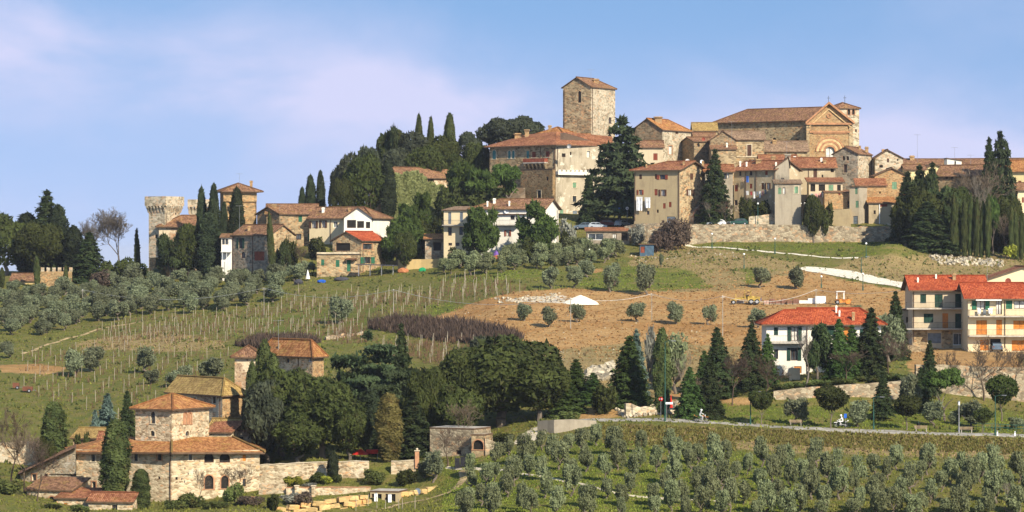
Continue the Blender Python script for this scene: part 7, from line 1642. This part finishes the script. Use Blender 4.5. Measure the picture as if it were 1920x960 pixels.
# ------------------------------------------------------------------ vehicles
CARGL = glass_dark('car_glass', (.02, .025, .03)); TYRE = plain('tyre_rubber', (.015, .015, .015)); RIM = plain('wheel_rim', (.45, .45, .46), .4, .6)
def wheel(parent, x, y, r, w):
    o = MB().disc((x, y, r), (0, 1, 0), r, w, 14).build('wheel', TYRE, parent); MB().disc((x, y, r), (0, 1, 0), r * .58, w + .03, 10).build('rim', RIM, o); return o
def car(name, label, loc, rz, paint, kind='car', L_=4.1, W_=1.68, H_=1.45):
    r = empty(name, loc, rz); tag(r, label, 'van' if kind == 'van' else 'car'); h, w = L_ / 2, W_
    if kind == 'van': lower = [(-h, .35), (h, .35), (h, .75), (h - .15, .95), (h - 1.0, 1.15), (-h, 1.15)]; up = [(-h + .03, 1.15), (h - 1.0, 1.15), (h - 1.65, H_), (-h + .1, H_)]
    else: lower = [(-h, .32), (h, .32), (h, .62), (h - .1, .78), (h - 1.05, .92), (-h + .5, .95), (-h, .9)]; up = [(-h + .15, .93), (h - 1.05, .92), (h - 1.85, H_), (-h + .85, H_), (-h + .3, 1.2)]
    MB().prism(lower, (0, 0, 0), (1, 0, 0), (0, 0, 1), (0, 1, 0), w).build('body', paint, r)
    MB().prism(up, (0, 0, .002), (1, 0, 0), (0, 0, 1), (0, 1, 0), w * .86).build('cabin', paint, r)
    z0 = 1.17 if kind == 'van' else .97
    for s in (-1, 1):
        if kind == 'van': panes = [[(h - 1.15, z0), (h - 1.7, H_ - .1), (h - 2.2, H_ - .1), (h - 2.2, z0)]]
        else: panes = [[(h - 1.2, z0), (h - 1.9, H_ - .1), (h - 2.4, H_ - .1), (h - 2.4, z0)], [(h - 2.48, z0), (h - 2.48, H_ - .1), (-h + .95, H_ - .1), (-h + .45, z0 + .1)]]
        for p_ in panes: MB().prism(p_, (0, s * w * .432, 0), (1, 0, 0), (0, 0, 1), (0, 1, 0), .02).build('side_window', CARGL, r)
    for x0, x1, nm in ((h - 1.1, h - 1.8, 'windscreen'), (-h + .22, -h + .5, 'rear_window')):
        if kind == 'van' and nm == 'rear_window': x0, x1 = -h - .02 + .03, -h + .06
        m = MB(); m.hexa([(x0 + (.03 if x0 > 0 else -.03), -w * .36, z0), (x0 + (.03 if x0 > 0 else -.03), w * .36, z0), (x0, w * .36, z0), (x0, -w * .36, z0)], [(x1 + (.03 if x0 > 0 else -.03), -w * .34, H_ - .1), (x1 + (.03 if x0 > 0 else -.03), w * .34, H_ - .1), (x1, w * .34, H_ - .1), (x1, -w * .34, H_ - .1)]); m.build(nm, CARGL, r)
    for x in (-h + .75, h - .8):
        for s in (-1, 1): wheel(r, x, s * (w / 2 - .08), .31, .2)
    for s in (-1, 1): MB().box((h - .02, s * w * .34, .66), (.08, .3, .16)).build('headlight', WHITE, r); MB().box((-h + .01, s * w * .38, .76), (.06, .2, .18)).build('tail_light', WOOD_RED, r)
    return r
def onland(u, Y): return Vector((*XY(u, Y), Tz(u, Y) + .02))
PW = plain('white_car_paint', (.75, .75, .73), .35, 0, .03); PG = plain('dark_green_car_paint', (.02, .06, .05), .3, 0, .05); PSIL = plain('silver_car_paint', (.42, .45, .48), .35, .4, .04); PBL = plain('slate_blue_car_paint', (.10, .14, .19), .35, 0, .05); PRD = plain('dark_red_car_paint', (.12, .02, .02), .35, 0, .05)
car('parked_car', 'white hatchback parked below the ragged village conifer', onland(1343, 680.5), R(180), PW)
car('parked_car', 'dark green car parked right of the white hatchback', onland(1383, 680.5), R(200), PG)
car('parked_car', 'slate blue car parked leftmost under the great cedar', onland(1094, 697), R(178), PBL); car('parked_car', 'silver car parked in the middle under the great cedar', onland(1120, 697), R(5), PSIL); car('parked_car', 'dark red car parked right of the silver one', onland(1142, 698), R(0), PRD); car('parked_car', 'small grey car nosing out by the road signs', onland(1166, 697), R(60), PSIL)
car('parked_van', 'white panel van parked beside the white house garden', onland(1062, 664), R(170), PW, 'van', 4.3, 1.75, 1.9)
car('parked_car', 'dark car standing in the open ground floor bay', Vector((*XY(1867, 523.2), Tz(1867, 520) + .15)), R(90), PBL)
# road grader and roller
YEL = plain('machine_yellow', (.42, .29, .07), .7, 0, .3); ORA = plain('machine_orange', (.50, .19, .04), .7, 0, .3); BLUEP = plain('machine_blue', (.03, .06, .25), .5)
r = empty('road_grader', G(1400, 571) + Vector((0, 0, .05)), R(0)); tag(r, 'yellow road grader with open cab parked on the earth', 'grader'); r.scale = (.76,) * 3
for x, rr in ((-3.2, .5), (1.0, .62), (2.4, .62)):
    for s in (-1, 1): wheel(r, x, s * .95, rr, .35)
MB().prism([(-3.6, .9), (-3.4, 1.2), (-.6, 1.9), (.2, 1.9), (.2, 1.3), (-.8, 1.3), (-3.2, .8)], (0, 0, 0), (1, 0, 0), (0, 0, 1), (0, 1, 0), .3).build('frame_beam', YEL, r)
MB().prism([(.2, .8), (3.2, .8), (3.3, 1.7), (1.5, 1.95), (.2, 1.9)], (0, 0, 0), (1, 0, 0), (0, 0, 1), (0, 1, 0), 1.3).build('engine_cover', YEL, r)
for sx in (-.5, 1.0):
    for s in (-1, 1): MB().box((sx, s * .65, 2.5), (.1, .1, 1.4)).build('cab_post', YEL, r)
MB().box((.25, 0, 3.22), (1.9, 1.6, .12)).build('cab_roof', YEL, r); MB().box((.2, 0, 1.95), (.6, .6, .5)).build('seat', TYRE, r); MB().box((-1.5, 0, .55), (.15, 3.0, .5), M=Matrix.Rotation(.5, 4, 'Z')).build('blade', METAL, r); MB().box((3.35, 0, 1.2), (.2, 1.1, .7)).build('radiator', BLUEP, r); MB().tube((-2.6, 0, 1.2), (-2.6, 0, 2.5), .08).build('exhaust', YEL, r)
r = empty('road_roller', G(1580, 571) + Vector((0, 0, .05)), R(0)); tag(r, 'orange roller with white open cab frame on the earth', 'roller'); r.scale = (.76,) * 3
MB().disc((1.2, 0, .62), (0, 1, 0), .62, 1.5, 18).build('drum', ORA, r); MB().prism([(-1.7, .4), (.4, .4), (.7, 1.2), (-1.6, 1.25)], (0, 0, 0), (1, 0, 0), (0, 0, 1), (0, 1, 0), 1.2).build('chassis', ORA, r)
for sx in (-1.4, .3):
    for s in (-1, 1): MB().box((sx, s * .6, 2.1), (.12, .12, 1.8)).build('cab_post', WHITE, r)
MB().box((-.55, 0, 3.05), (2.1, 1.5, .14)).build('cab_roof', WHITE, r); MB().box((1.9, 0, 1.0), (.5, 1.3, .3)).build('drum_yoke', ORA, r); wheel(r, -1.3, .6, .5, .3); wheel(r, -1.3, -.6, .5, .3)
for i, u in enumerate((1437, 1448, 1459, 1470, 1481, 1492)):
    q = G(u, 571); r = empty('brick_pallet', q); tag(r, '%s stack of dark bricks in the row on the earth' % ['leftmost', 'second', 'third', 'fourth', 'fifth', 'rightmost'][i], 'brick stack', 'brick stacks between grader and boxes'); MB().box((0, 0, .08), (1.0, .9, .16)).build('pallet', STAKE_W, r)
    for a in range(2):
        for b_ in range(3 if i % 2 else 2): MB().box((-.25 + a * .5, 0, .3 + b_ * .3), (.46, .85, .27)).build('brick_pack', plain('dark_brick', (.20, .10, .07)) if i else plain('pink_brick', (.45, .28, .22)), r)
for u, w, h_, l in ((1508, 1.9, .5, 'low white packed slabs left of the white crates'), (1522, 1.4, .9, 'white crate in the middle of the white stack row'), (1538, 1.9, 1.3, 'largest white crate at the right of the row')):
    q = G(u, 569); o = MB().box((0, 0, h_ / 2), (w, 1.2, h_)); r = empty('white_crate', q); tag(r, l, 'crate'); o.build('box', WHITE, r); MB().box((0, 0, h_ + .03), (w * 1.02, 1.22, .05)).build('lid', CURT, r)

# ------------------------------------------------------------------ people and motorcycles
def skin(name, pts, edges, rad, mat, parent, lv=1):
    me_ = bpy.data.meshes.new(name); me_.from_pydata(pts, edges, []); o = link(name, me_, mat, parent); md = o.modifiers.new('skin', 'SKIN'); md.use_smooth_shade = True
    if not me_.skin_vertices: o.data.attributes
    for i, sv in enumerate(me_.skin_vertices[0].data): sv.radius = (rad[i], rad[i]); sv.use_root = (i == 0)
    sb = o.modifiers.new('sub', 'SUBSURF'); sb.levels = lv; sb.render_levels = lv; return o
def rider(loc, rz, label, top, legs, helmet):
    r = empty('person', loc, rz); tag(r, label, 'person')
    pts = [(-.25, 0, .92), (-.18, 0, 1.15), (-.08, 0, 1.38), (-.03, 0, 1.5), (.0, 0, 1.64), (-.1, .19, 1.36), (.12, .26, 1.16), (.38, .28, 1.08), (-.1, -.19, 1.36), (.12, -.26, 1.16), (.38, -.28, 1.08), (-.22, .13, .88), (.18, .2, .82), (.05, .2, .42), (.2, .2, .36), (-.22, -.13, .88), (.18, -.2, .82), (.05, -.2, .42), (.2, -.2, .36)]
    ed = [(0, 1), (1, 2), (2, 3), (3, 4), (2, 5), (5, 6), (6, 7), (2, 8), (8, 9), (9, 10), (0, 11), (11, 12), (12, 13), (13, 14), (0, 15), (15, 16), (16, 17), (17, 18)]
    rd = [.15, .15, .16, .07, .09, .07, .055, .045, .07, .055, .045, .10, .085, .06, .05, .10, .085, .06, .05]
    skin('body', pts, ed, rd, top, r)
    MB().ball((.01, 0, 1.68), .145, 10, 7, (1.1, .9, 1)).build('helmet', helmet, r, True)
    return r
def moto(loc, rz, label, paint):
    r = empty('motorcycle', loc, rz); tag(r, label, 'motorcycle')
    for x in (-.68, .72):
        o = MB(); n = 20
        for i in range(n):
            a, b_ = 6.283 * i / n, 6.283 * (i + 1) / n; o.tube((x + .29 * math.cos(a), 0, .33 + .29 * math.sin(a)), (x + .29 * math.cos(b_), 0, .33 + .29 * math.sin(b_)), .045, .045, 6, False)
        w_ = o.build('wheel', TYRE, r); s = MB()
        for i in range(8): a = 6.283 * i / 8; s.tube((x, 0, .33), (x + .27 * math.cos(a), 0, .33 + .27 * math.sin(a)), .008, .008, 4)
        s.build('spokes', RIM, w_)
    MB().path([(-.68, 0, .33), (-.1, 0, .45), (.1, 0, .35), (.35, 0, .85)], .05).build('frame', METAL, r)
    MB().path([(.72, .06, .33), (.45, .06, .98)], .03).path([(.72, -.06, .33), (.45, -.06, .98)], .03).build('fork', METAL, r)
    MB().prism([(-.05, .74), (.35, .82), (.42, .95), (.1, .98)], (0, 0, 0), (1, 0, 0), (0, 0, 1), (0, 1, 0), .24).build('tank', paint, r); MB().prism([(-.85, .86), (-.05, .80), (0, .88), (-.85, .96)], (0, 0, 0), (1, 0, 0), (0, 0, 1), (0, 1, 0), .2).build('seat', TYRE, r)
    MB().prism([(.45, .70), (1.0, .68), (.95, .74), (.5, .78)], (0, 0, 0), (1, 0, 0), (0, 0, 1), (0, 1, 0), .14).build('front_mudguard', paint, r); MB().prism([(-1.05, .95), (-.6, .75), (-.55, .85), (-1.0, 1.02)], (0, 0, 0), (1, 0, 0), (0, 0, 1), (0, 1, 0), .16).build('rear_mudguard', paint, r)
    MB().box((.08, 0, .48), (.35, .26, .32)).build('engine', METAL, r); MB().tube((.4, -.35, 1.05), (.4, .35, 1.05), .025).build('handlebar', TYRE, r); MB().box((.52, 0, .92), (.08, .18, .22)).build('headlight', WHITE, r)
    return r
def lane_pt(u, v):
    q = G(u, v, 437, 460); q.z += .08; return q
p1 = lane_pt(1315, 793); moto(p1, R(0), 'orange motorcycle with a rider on the lane by the firs', ORA); rider(p1, R(0), 'rider in pale top and white helmet on the orange motorcycle', plain('pale_grey_shirt', (.5, .5, .5)), None, WHITE)
p2 = lane_pt(1577, 803); moto(p2, R(180), 'white motorcycle with a rider near the largest round tree', WHITE); rider(p2, R(180), 'rider in white jacket and white helmet on the white motorcycle', plain('white_jacket', (.66, .64, .62)), None, WHITE)

# ------------------------------------------------------------------ lamps, benches, signs, railings
GRN_M = plain('green_lamp_paint', (.03, .09, .07)); LAMPG = plain('milky_lamp_glass', (.8, .8, .76), .3, 0, .03)
def lamp(u, v, vt, label, Y=None, mat=GRN_M, head='arm', group=None):
    q = G(u, v) if Y is None else Vector((*XY(u, Y), Tz(u, Y))); H_ = zz(vt, q.y) - q.z; r = empty('street_lamp', q); tag(r, label, 'street lamp', group); MB().tube((0, 0, -.2), (0, 0, H_), .09, .05, 8).tube((0, 0, -.1), (0, 0, .8), .13, .11, 8).build('post', mat, r)
    if head == 'ball': MB().ball((0, 0, H_ + .15), .22, 10, 7).build('globe', LAMPG, r, True)
    elif head == 'cyl': MB().tube((0, 0, H_ - .5), (0, 0, H_), .14, .14, 10).build('lantern', LAMPG, r); MB().tube((0, 0, H_), (0, 0, H_ + .12), .2, .05, 10).build('cap', mat, r)
    else: MB().path([(0, 0, H_ - .1), (.5, -.3, H_ + .1), (.9, -.5, H_ + .1)], .035).build('bracket', mat, r); MB().box((1.1, -.6, H_ + .08), (.6, .25, .12), M=Matrix.Rotation(-.5, 4, 'Z')).build('lamp_head', METAL, r)
lamp(1247, 790, 640, 'tall green lamp post at the lane junction'); lamp(1407, 797, 735, 'green lamp post beside the leftmost clipped tree'); lamp(1638, 806, 745, 'green lamp post left of the flattened round tree'); lamp(1866, 817, 742, 'green lamp post at the railing, rightmost')
lamp(1798, 812, 753, 'pale grey lamp with cylindrical lantern in the park', None, METAL, 'cyl')
for i, (u, Y, vt) in enumerate(((1421, 680, 383), (1453, 680, 382), (1494, 680, 384), (1501, 680, 383), (1509, 680, 383))): lamp(u, Y, vt, ['globe lamp at the left end of the terrace hedge', 'globe lamp left of the pale bare terrace tree', 'globe lamp just right of the bare terrace tree', 'middle globe lamp of the close three on the terrace', 'globe lamp at the terrace wall corner'][i], Y, GRN_M, 'ball')
for i, (u, v, vt) in enumerate(((1335, 466, 440), (1453, 476, 449), (1395, 504, 478), (1624, 484, 458), (1615, 512, 482), (1105, 488, 470), (1540, 540, 520), (1618, 545, 515))): lamp(u, v, vt, ['path lamp at the upper end of the pale path', 'path lamp midway along the pale path', 'white capped lamp above the grader on the slope', 'lamp at the lower end of the pale path', 'lamp beside the bend of the gravel road', 'small white globe lamp among the white house olives', 'thin lamp by the gravel road start', 'thin lamp at the middle of the gravel road'][i], None, GRN_M, 'ball' if i != 4 else 'arm')
WD = plain('bench_planks', (.26, .19, .12))
for u, v, l in ((1492, 799, 'park bench in front of the silvery olive bush'), (1727, 810, 'park bench right of the flattened round tree'), (1812, 812, 'green picnic bench by the railing')):
    q = G(u, v); r = empty('park_bench', q); tag(r, l, 'bench')
    for k in range(3): MB().box((0, -.15 + .15 * k, .45), (1.8, .12, .04)).build('seat_slat', WD, r)
    for k in range(2): MB().box((0, .28, .62 + .16 * k), (1.8, .04, .12)).build('back_slat', WD, r)
    for s in (-.7, .7): MB().box((s, 0, .22), (.08, .45, .44)).build('leg', CONC, r); MB().box((s, .3, .55), (.06, .05, .6)).build('back_support', CONC, r)
q = G(1722, 806); r = empty('litter_bin', q); tag(r, 'dark litter bin standing behind the right park bench', 'litter bin'); MB().tube((0, 0, .2), (0, 0, .95), .22, .25, 10).build('bin', TYRE, r); MB().tube((0, 0, 0), (0, 0, 1.2), .04).build('post', GRN_M, r)
r = empty('railing', G(1800, 814)); tag(r, 'green metal railing along the lane at the right', 'railing'); prev = None
for k in range(12):
    u = 1800 + k * 15; Yk = 441.5; q = Vector((*XY(u, Yk), Tz(u, Yk))) - r.location; MB().box((q.x, q.y, q.z + .55), (.07, .07, 1.2)).build('post', GRN_M, r)
    if prev is not None:
        for h_ in (.6, 1.05): MB().tube(prev + Vector((0, 0, h_)), q + Vector((0, 0, h_)), .035).build('rail', GRN_M, r)
    prev = q
for i, (u, v) in enumerate(((1870, 817), (1903, 818), (1950, 818))):
    q = G(u, v); r = empty('bollard', q); tag(r, ['white bollard left on the lane edge at right', 'white bollard near the right edge on the lane', 'white bollard beyond the right edge'][i], 'bollard'); MB().box((0, 0, .3), (.18, .18, .7)).build('post', WHITE, r); MB().box((0, 0, .55), (.19, .19, .08)).build('band', TYRE, r)
RED = plain('bright_red_paint', (.6, .03, .02), .5); BLUE = plain('sign_blue', (.02, .10, .45), .5)
def sign(u, v, vt, label, shape, Y=None):
    q = G(u, v) if Y is None else Vector((*XY(u, Y), Tz(u, Y))); H_ = zz(vt, q.y) - q.z; r = empty('road_sign', q); tag(r, label, 'road sign'); MB().tube((0, 0, -.1), (0, 0, H_), .04).build('post', METAL, r)
    if shape == 'noentry': o = MB().disc((0, -.06, H_ - .3), (0, 1, 0), .3, .04, 20).build('sign_plate', RED, r); MB().box((0, -.09, H_ - .3), (.42, .02, .1)).build('white_bar', WHITE, o)
    elif shape == 'blue': MB().box((0, -.06, H_ - .35), (.38, .04, .6)).build('sign_plate', BLUE, r)
    elif shape == 'round': o = MB().disc((0, -.06, H_ - .3), (0, 1, 0), .32, .04, 20).build('sign_plate', WHITE, r); MB().disc((0, -.085, H_ - .3), (0, 1, 0), .22, .02, 20).build('sign_face', METAL, o)
    elif shape == 'flat': MB().box((.35, -.06, H_ - .15), (1.0, .04, .28)).build('sign_plate', WHITE, r)
sign(1239, 788, 744, 'red no entry sign with white bar at the junction', 'noentry'); sign(1250, 788, 754, 'white direction board on the junction post', 'flat'); sign(1585, 803, 775, 'blue sign beside the white motorcycle', 'blue'); sign(1161, 0, 389, 'blue parking sign left of the plaster block', 'blue', 695); sign(1176, 0, 388, 'round grey sign left of the plaster block', 'round', 693)
r = empty('closed_parasol', G(1258, 774)); tag(r, 'tall closed red parasol right of the junction cypress', 'parasol'); MB().tube((0, 0, 0), (0, 0, 1.4), .05).build('pole', METAL, r); MB().tube((0, 0, .7), (0, 0, 2.5), .26, .05, 9).build('canopy', RED, r)
r = empty('closed_parasol', Vector((*XY(577, 668), Tz(577, 668)))); tag(r, 'closed white garden parasol left of the red roofed house', 'parasol'); MB().tube((0, 0, 0), (0, 0, 1.2), .04).build('pole', METAL, r); MB().tube((0, 0, .4), (0, 0, 2.3), .5, .05, 9).build('canopy', WHITE, r)

# ------------------------------------------------------------------ laundry, dishes, aerials
def cloth(w, h, mat, seed):
    r_ = random.Random(seed); m = MB(); n = 6; V_ = []
    for j in (0, 1, 2):
        for i in range(n + 1): V_.append((w * (i / n - .5) * (1 - .06 * j), .06 * math.sin(i * 2.1 + seed) * j, -h * j / 2))
    m.v = [(x, y - .01, z) for x, y, z in V_] + [(x, y + .01, z) for x, y, z in V_]; k = len(V_)
    for j in (0, 1):
        for i in range(n): a = j * (n + 1) + i; m.f.append((a, a + 1, a + n + 2, a + n + 1)); m.f.append((k + a + n + 1, k + a + n + 2, k + a + 1, k + a))
    return m.mesh('cloth', mat)
CL = dict(white=plain('white_linen', (.78, .78, .76)), red=plain('red_cloth', (.35, .03, .04)), blue=plain('blue_cloth', (.04, .12, .42)), pink=plain('pink_cloth', (.6, .3, .28)), grey=plain('grey_cloth', (.22, .25, .27)), tan=plain('tan_cloth', (.4, .28, .2)), navy=plain('navy_cloth', (.03, .05, .12)))
def hang(b_, wall, items, group):
    for i, (u, v, w, h, c, lab) in enumerate(items):
        s_, Y = b_.hit(wall, u); p_ = b_.pt(wall, s_, zz(v, Y), .55); A, B_ = b_.AB(wall); d = B_ - A
        o = link('hanging_laundry', cloth(w / F * Y, h / F * Y, CL[c], i)); o.location = p_; o.rotation_euler.z = math.atan2(d.y, d.x); tag(o, lab, 'laundry', group)
hang(pal, 0, [(1201, 369, 13, 26, 'white', 'large white sheet hanging below the lower windows'), (1216, 370, 12, 20, 'white', 'smaller white sheet right of the large one')], 'sheets on the plaster block')
hang(rowA, 0, [(1404, 358, 6, 8, 'white', 'white cloth at the left end of the row house line'), (1411, 359, 4, 7, 'red', 'dark red cloth on the row house line'), (1417, 359, 4, 13, 'white', 'long white cloth beside the red one'), (1423, 359, 5, 8, 'grey', 'grey cloth in the middle of the row house line'), (1428, 358, 4, 13, 'white', 'white cloth right of the grey one'), (1433, 358, 4, 9, 'pink', 'pink cloth on the row house line'), (1438, 356, 5, 8, 'grey', 'grey cloth at the right end of the line'), (1396, 332, 5, 8, 'tan', 'tan cloth beside the blue washing'), (1404, 330, 6, 12, 'blue', 'bright blue washing under the red eave')], 'washing on the tan row house')
hang(canopy, 0, [(1522, 363, 5, 8, 'grey', 'grey washing at the left under the canopy'), (1530, 363, 6, 7, 'pink', 'pink washing under the canopy'), (1537, 362, 5, 8, 'pink', 'pale pink washing second under the canopy'), (1543, 361, 4, 9, 'white', 'white washing under the canopy')], 'washing under the canopy')
hang(h2, 0, [(1835, 579, 7, 10, 'white', 'white towel left on the yellow house balcony'), (1845, 580, 6, 11, 'grey', 'striped grey washing on the yellow house balcony'), (1856, 578, 9, 10, 'white', 'broad white sheet on the yellow house balcony')], 'washing on the yellow house balcony')
def dish(loc, r_, label, mat=WHITE):
    r = empty('satellite_dish', loc); tag(r, label, 'satellite dish'); m = MB(); n = 14; m.v = [(0, 0, 0)]
    for j in (1, 2):
        for i in range(n): a = 6.283 * i / n; rr = r_ * j / 2; m.v.append((rr * math.cos(a), -rr * rr * .35 / r_, rr * math.sin(a)))
    for i in range(n): m.f.append((0, 1 + i, 1 + (i + 1) % n)); m.f.append((1 + i, 1 + n + i, 1 + n + (i + 1) % n, 1 + (i + 1) % n))
    m.build('reflector', mat, r); MB().tube((0, .02, 0), (0, .1, -r_ * 1.6), .03).build('mast', METAL, r); MB().tube((0, 0, -r_ * .6), (0, -r_ * .9, 0), .015).build('feed_arm', METAL, r)
dish(P(1289, 302, 691), .48, 'white satellite dish on the red roof of the plaster block'); dish(P(1316, 303, 692), .4, 'second dish at the right end of the plaster block roof'); dish(P(1319, 261, 727), .42, 'rust red dish on the dark rubble building', plain('red_dish', (.3, .08, .05))); dish(P(1067, 274, 726), .5, 'grey dish on the manor eave', METAL); dish(P(950, 396, 670), .5, 'white dish on the front of the white house'); dish(P(1890, 527, 528), .5, 'rust red dish on the yellow house roof', plain('red_dish', (.3, .08, .05)))
def aerial(u, v0, v1, Y, label, arms=5):
    p_ = P(u, v1, Y); H_ = (v1 - v0) / F * Y; r = empty('aerial', p_); tag(r, label, 'aerial'); MB().tube((0, 0, -.5), (0, 0, H_), .035, .02).build('mast', METAL, r); m = MB(); m.tube((-.8, 0, H_ - .1), (.8, 0, H_ - .1), .025)
    for k in range(arms): m.tube((-.7 + 1.4 * k / (arms - 1), -.3, H_ - .1), (-.7 + 1.4 * k / (arms - 1), .3, H_ - .1), .02)
    m.build('antenna', METAL, r)
for a in ((1372, 227, 268, 722, 'tall mast aerial above the dark gable'), (1475, 265, 300, 704, 'tall mast on the red dormer roof'), (1299, 230, 243, 735, 'aerial right of the orange roofed house'), (1108, 130, 148, 752, 'thin aerial on top of the great tower'), (610, 340, 392, 700, 'tall thin mast behind the cream white house'), (449, 325, 346, 712, 'thin rod on the golden tower'), (524, 385, 391, 704, 'little aerial on the ridge stone house'), (1790, 276, 300, 722, 'aerial above the white roof cabin'), (1820, 290, 305, 728, 'aerial right of the white roof cabin'), (1720, 252, 300, 715, 'tall grey mast at the village edge'), (449, 385, 428, 680, 'white mast on the small castle cottage'), (1851, 487, 522, 543, 'aerial on the cream gabled house'), (522, 600, 650, 478, 'thin mast on the upper farmhouse')): aerial(*a)
# yard clutter of the red roofed house
def yard(u, v, Y=None): return G(u, v) if Y is None else Vector((*XY(u, Y), Tz(u, Y)))
tarp = plain('dark_tarpaulin', (.05, .05, .06))
r = empty('lean_to_pergola', yard(705, 0, 668)); tag(r, 'dark sagging pergola roof beside the stone house yard', 'pergola')
for x in (-3.6, -1.2, 1.2, 3.6):
    for y in (-1.5, 1.5): MB().box((x, y, 1.1), (.1, .1, 2.3)).build('post', METAL, r)
m = MB(); m.hexa([(-4.2, -1.8, 2.3), (4.5, -1.8, 2.0), (4.5, 1.8, 2.15), (-4.2, 1.8, 2.4)], [(-4.2, -1.8, 2.38), (4.5, -1.8, 2.08), (4.5, 1.8, 2.23), (-4.2, 1.8, 2.48)]); m.build('roof_sheet', tarp, r)
for u, Y, sz, c, l in ((603, 662, (1.7, 1.2, .7), BLUE, 'blue tarpaulin heap in the vegetable garden'), (792, 668, (1.4, .5, .9), plain('bright_green_plastic', (.02, .30, .12)), 'bright green plastic chair heap on the lawn'), (776, 674, (1.3, 1.0, .7), plain('teal_boat_paint', (.05, .28, .24)), 'teal tub on the wall top'), (640, 664, (3.0, 1.0, .8), tarp, 'dark sheet lying over timber in the yard'), (756, 668, (2.2, 1.2, 1.0), plain('orange_brick_pile', (.45, .18, .08)), 'pile of orange bricks under the pergola end'), (560, 662, (1.8, 1.0, 1.1), tarp, 'dark covered trailer by the garden fence'), (936, 662, (2.6, 1.2, 1.0), plain('red_clay_blocks', (.38, .12, .06)), 'stack of red clay blocks before the white house'), (930, 663, (1.0, .8, 1.9), plain('violet_flowers', (.16, .09, .35)), 'violet flowering shrub by the white house door'), (900, 661, (.8, .7, 1.1), plain('green_bin', (.02, .3, .15)), 'small green bin left of the clay blocks'), (1485, 474, (1.4, 1.2, 1.1), plain('faded_canvas', (.6, .48, .3)), 'faded canvas cover at the white villa base')):
    q = yard(u, 0, Y); bm = bmesh.new(); bmesh.ops.create_icosphere(bm, subdivisions=2, radius=.5); r_ = random.Random(u)
    for vv_ in bm.verts: vv_.co = Vector((vv_.co.x * sz[0] * 1.1, vv_.co.y * sz[1] * 1.1, max(-.05, vv_.co.z * sz[2] * 1.3 + sz[2] * .35))) + Vector((r_.uniform(-.06, .06), r_.uniform(-.06, .06), r_.uniform(-.05, .05)))
    me_ = bpy.data.meshes.new('heap'); bm.to_mesh(me_); bm.free(); me_.materials.append(c); o = link('yard_heap', me_); o.location = q; tag(o, l, 'yard heap' if 'shrub' not in l else 'shrub')
r = empty('red_parasol', Vector((*XY(676, 438), Tz(676, 438)))); r.scale = (.9, .9, .7); tag(r, 'red parasol in the oak shade behind the garden wall', 'parasol'); MB().tube((0, 0, 0), (0, 0, 2.2), .05).build('pole', METAL, r); MB().tube((0, 0, 1.2), (0, 0, 2.3), 1.3, .1, 10).build('canopy', RED, r)
r = empty('red_awning', Vector((*XY(698, 439), Tz(698, 439)))); r.scale = (.9, .9, .6); tag(r, 'red awning right of the parasol in the oak shade', 'awning'); MB().box((0, 0, 1.9), (1.8, 1.2, .9)).build('canopy', RED, r); MB().box((-.8, 0, .9), (.06, .06, 1.8)).build('post', METAL, r); MB().box((.8, 0, .9), (.06, .06, 1.8)).build('post', METAL, r)
r = empty('metal_drum', G(783, 928)); tag(r, 'blue grey metal barrel against the yellow rock wall', 'barrel'); MB().disc((0, 0, .45), (0, 1, 0), .42, .8, 16).build('drum', plain('drum_blue', (.2, .25, .32), .4, .5), r); MB().disc((0, -.42, .45), (0, 1, 0), .1, .04, 8).build('bung', METAL, r)
r = empty('terracotta_pot', Vector((*XY(472, 420), Tz(472, 420)))); tag(r, 'terracotta pot on the gravel right of the villa arches', 'pot'); MB().tube((0, 0, 0), (0, 0, .6), .28, .42, 12).build('pot', BR1, r); MB().tube((0, 0, .58), (0, 0, .68), .47, .47, 12).build('rim', BR1, r)
for i, (u, v) in enumerate(((667, 958), (707, 955), (722, 956), (748, 957), (755, 955), (778, 956), (690, 950))):
    q = G(u, v); o = link('fence_stake', STK[i % 8]); o.location = q; o.scale = (1, 1, .8); tag(o, 'short pale fence stake along the bottom track below the cellars', 'fence stake', 'fence stakes by the bottom track')
# rusting things at the far left field
for u, v, sz, l in ((30, 730, (1.0, .8, .8), 'rusty box trailer in the left meadow'), (52, 736, (1.6, .8, .7), 'orange brown rusty sheet lying in the left meadow')):
    q = G(u, v); r = empty('rusty_trailer', q); tag(r, l, 'trailer'); MB().box((0, 0, sz[2] / 2 + .25), sz).build('box', plain('rust', (.15, .06, .035)), r); wheel(r, .3, -.5, .28, .15); MB().box((sz[0] * .7, 0, .35), (.7, .06, .06)).build('drawbar', METAL, r)
# ------------------------------------------------------------------ thin winter air between the hills
hm = bpy.data.materials.new('winter_haze'); hm.use_nodes = True; ht = hm.node_tree; ht.nodes.clear()
hv = ht.nodes.new('ShaderNodeVolumePrincipled'); hv.inputs['Color'].default_value = (.80, .86, 1.0, 1); hv.inputs['Density'].default_value = .00004
ho = ht.nodes.new('ShaderNodeOutputMaterial'); ht.links.new(hv.outputs[0], ho.inputs['Volume'])
zlo = -240.0; hb = MB().box((0, 15000, (zlo + 70) / 2), (40000, 31000, 70 - zlo)); o = hb.build('haze', hm); tag(o, 'thin pale winter haze over the whole valley', 'haze', None, 'stuff')
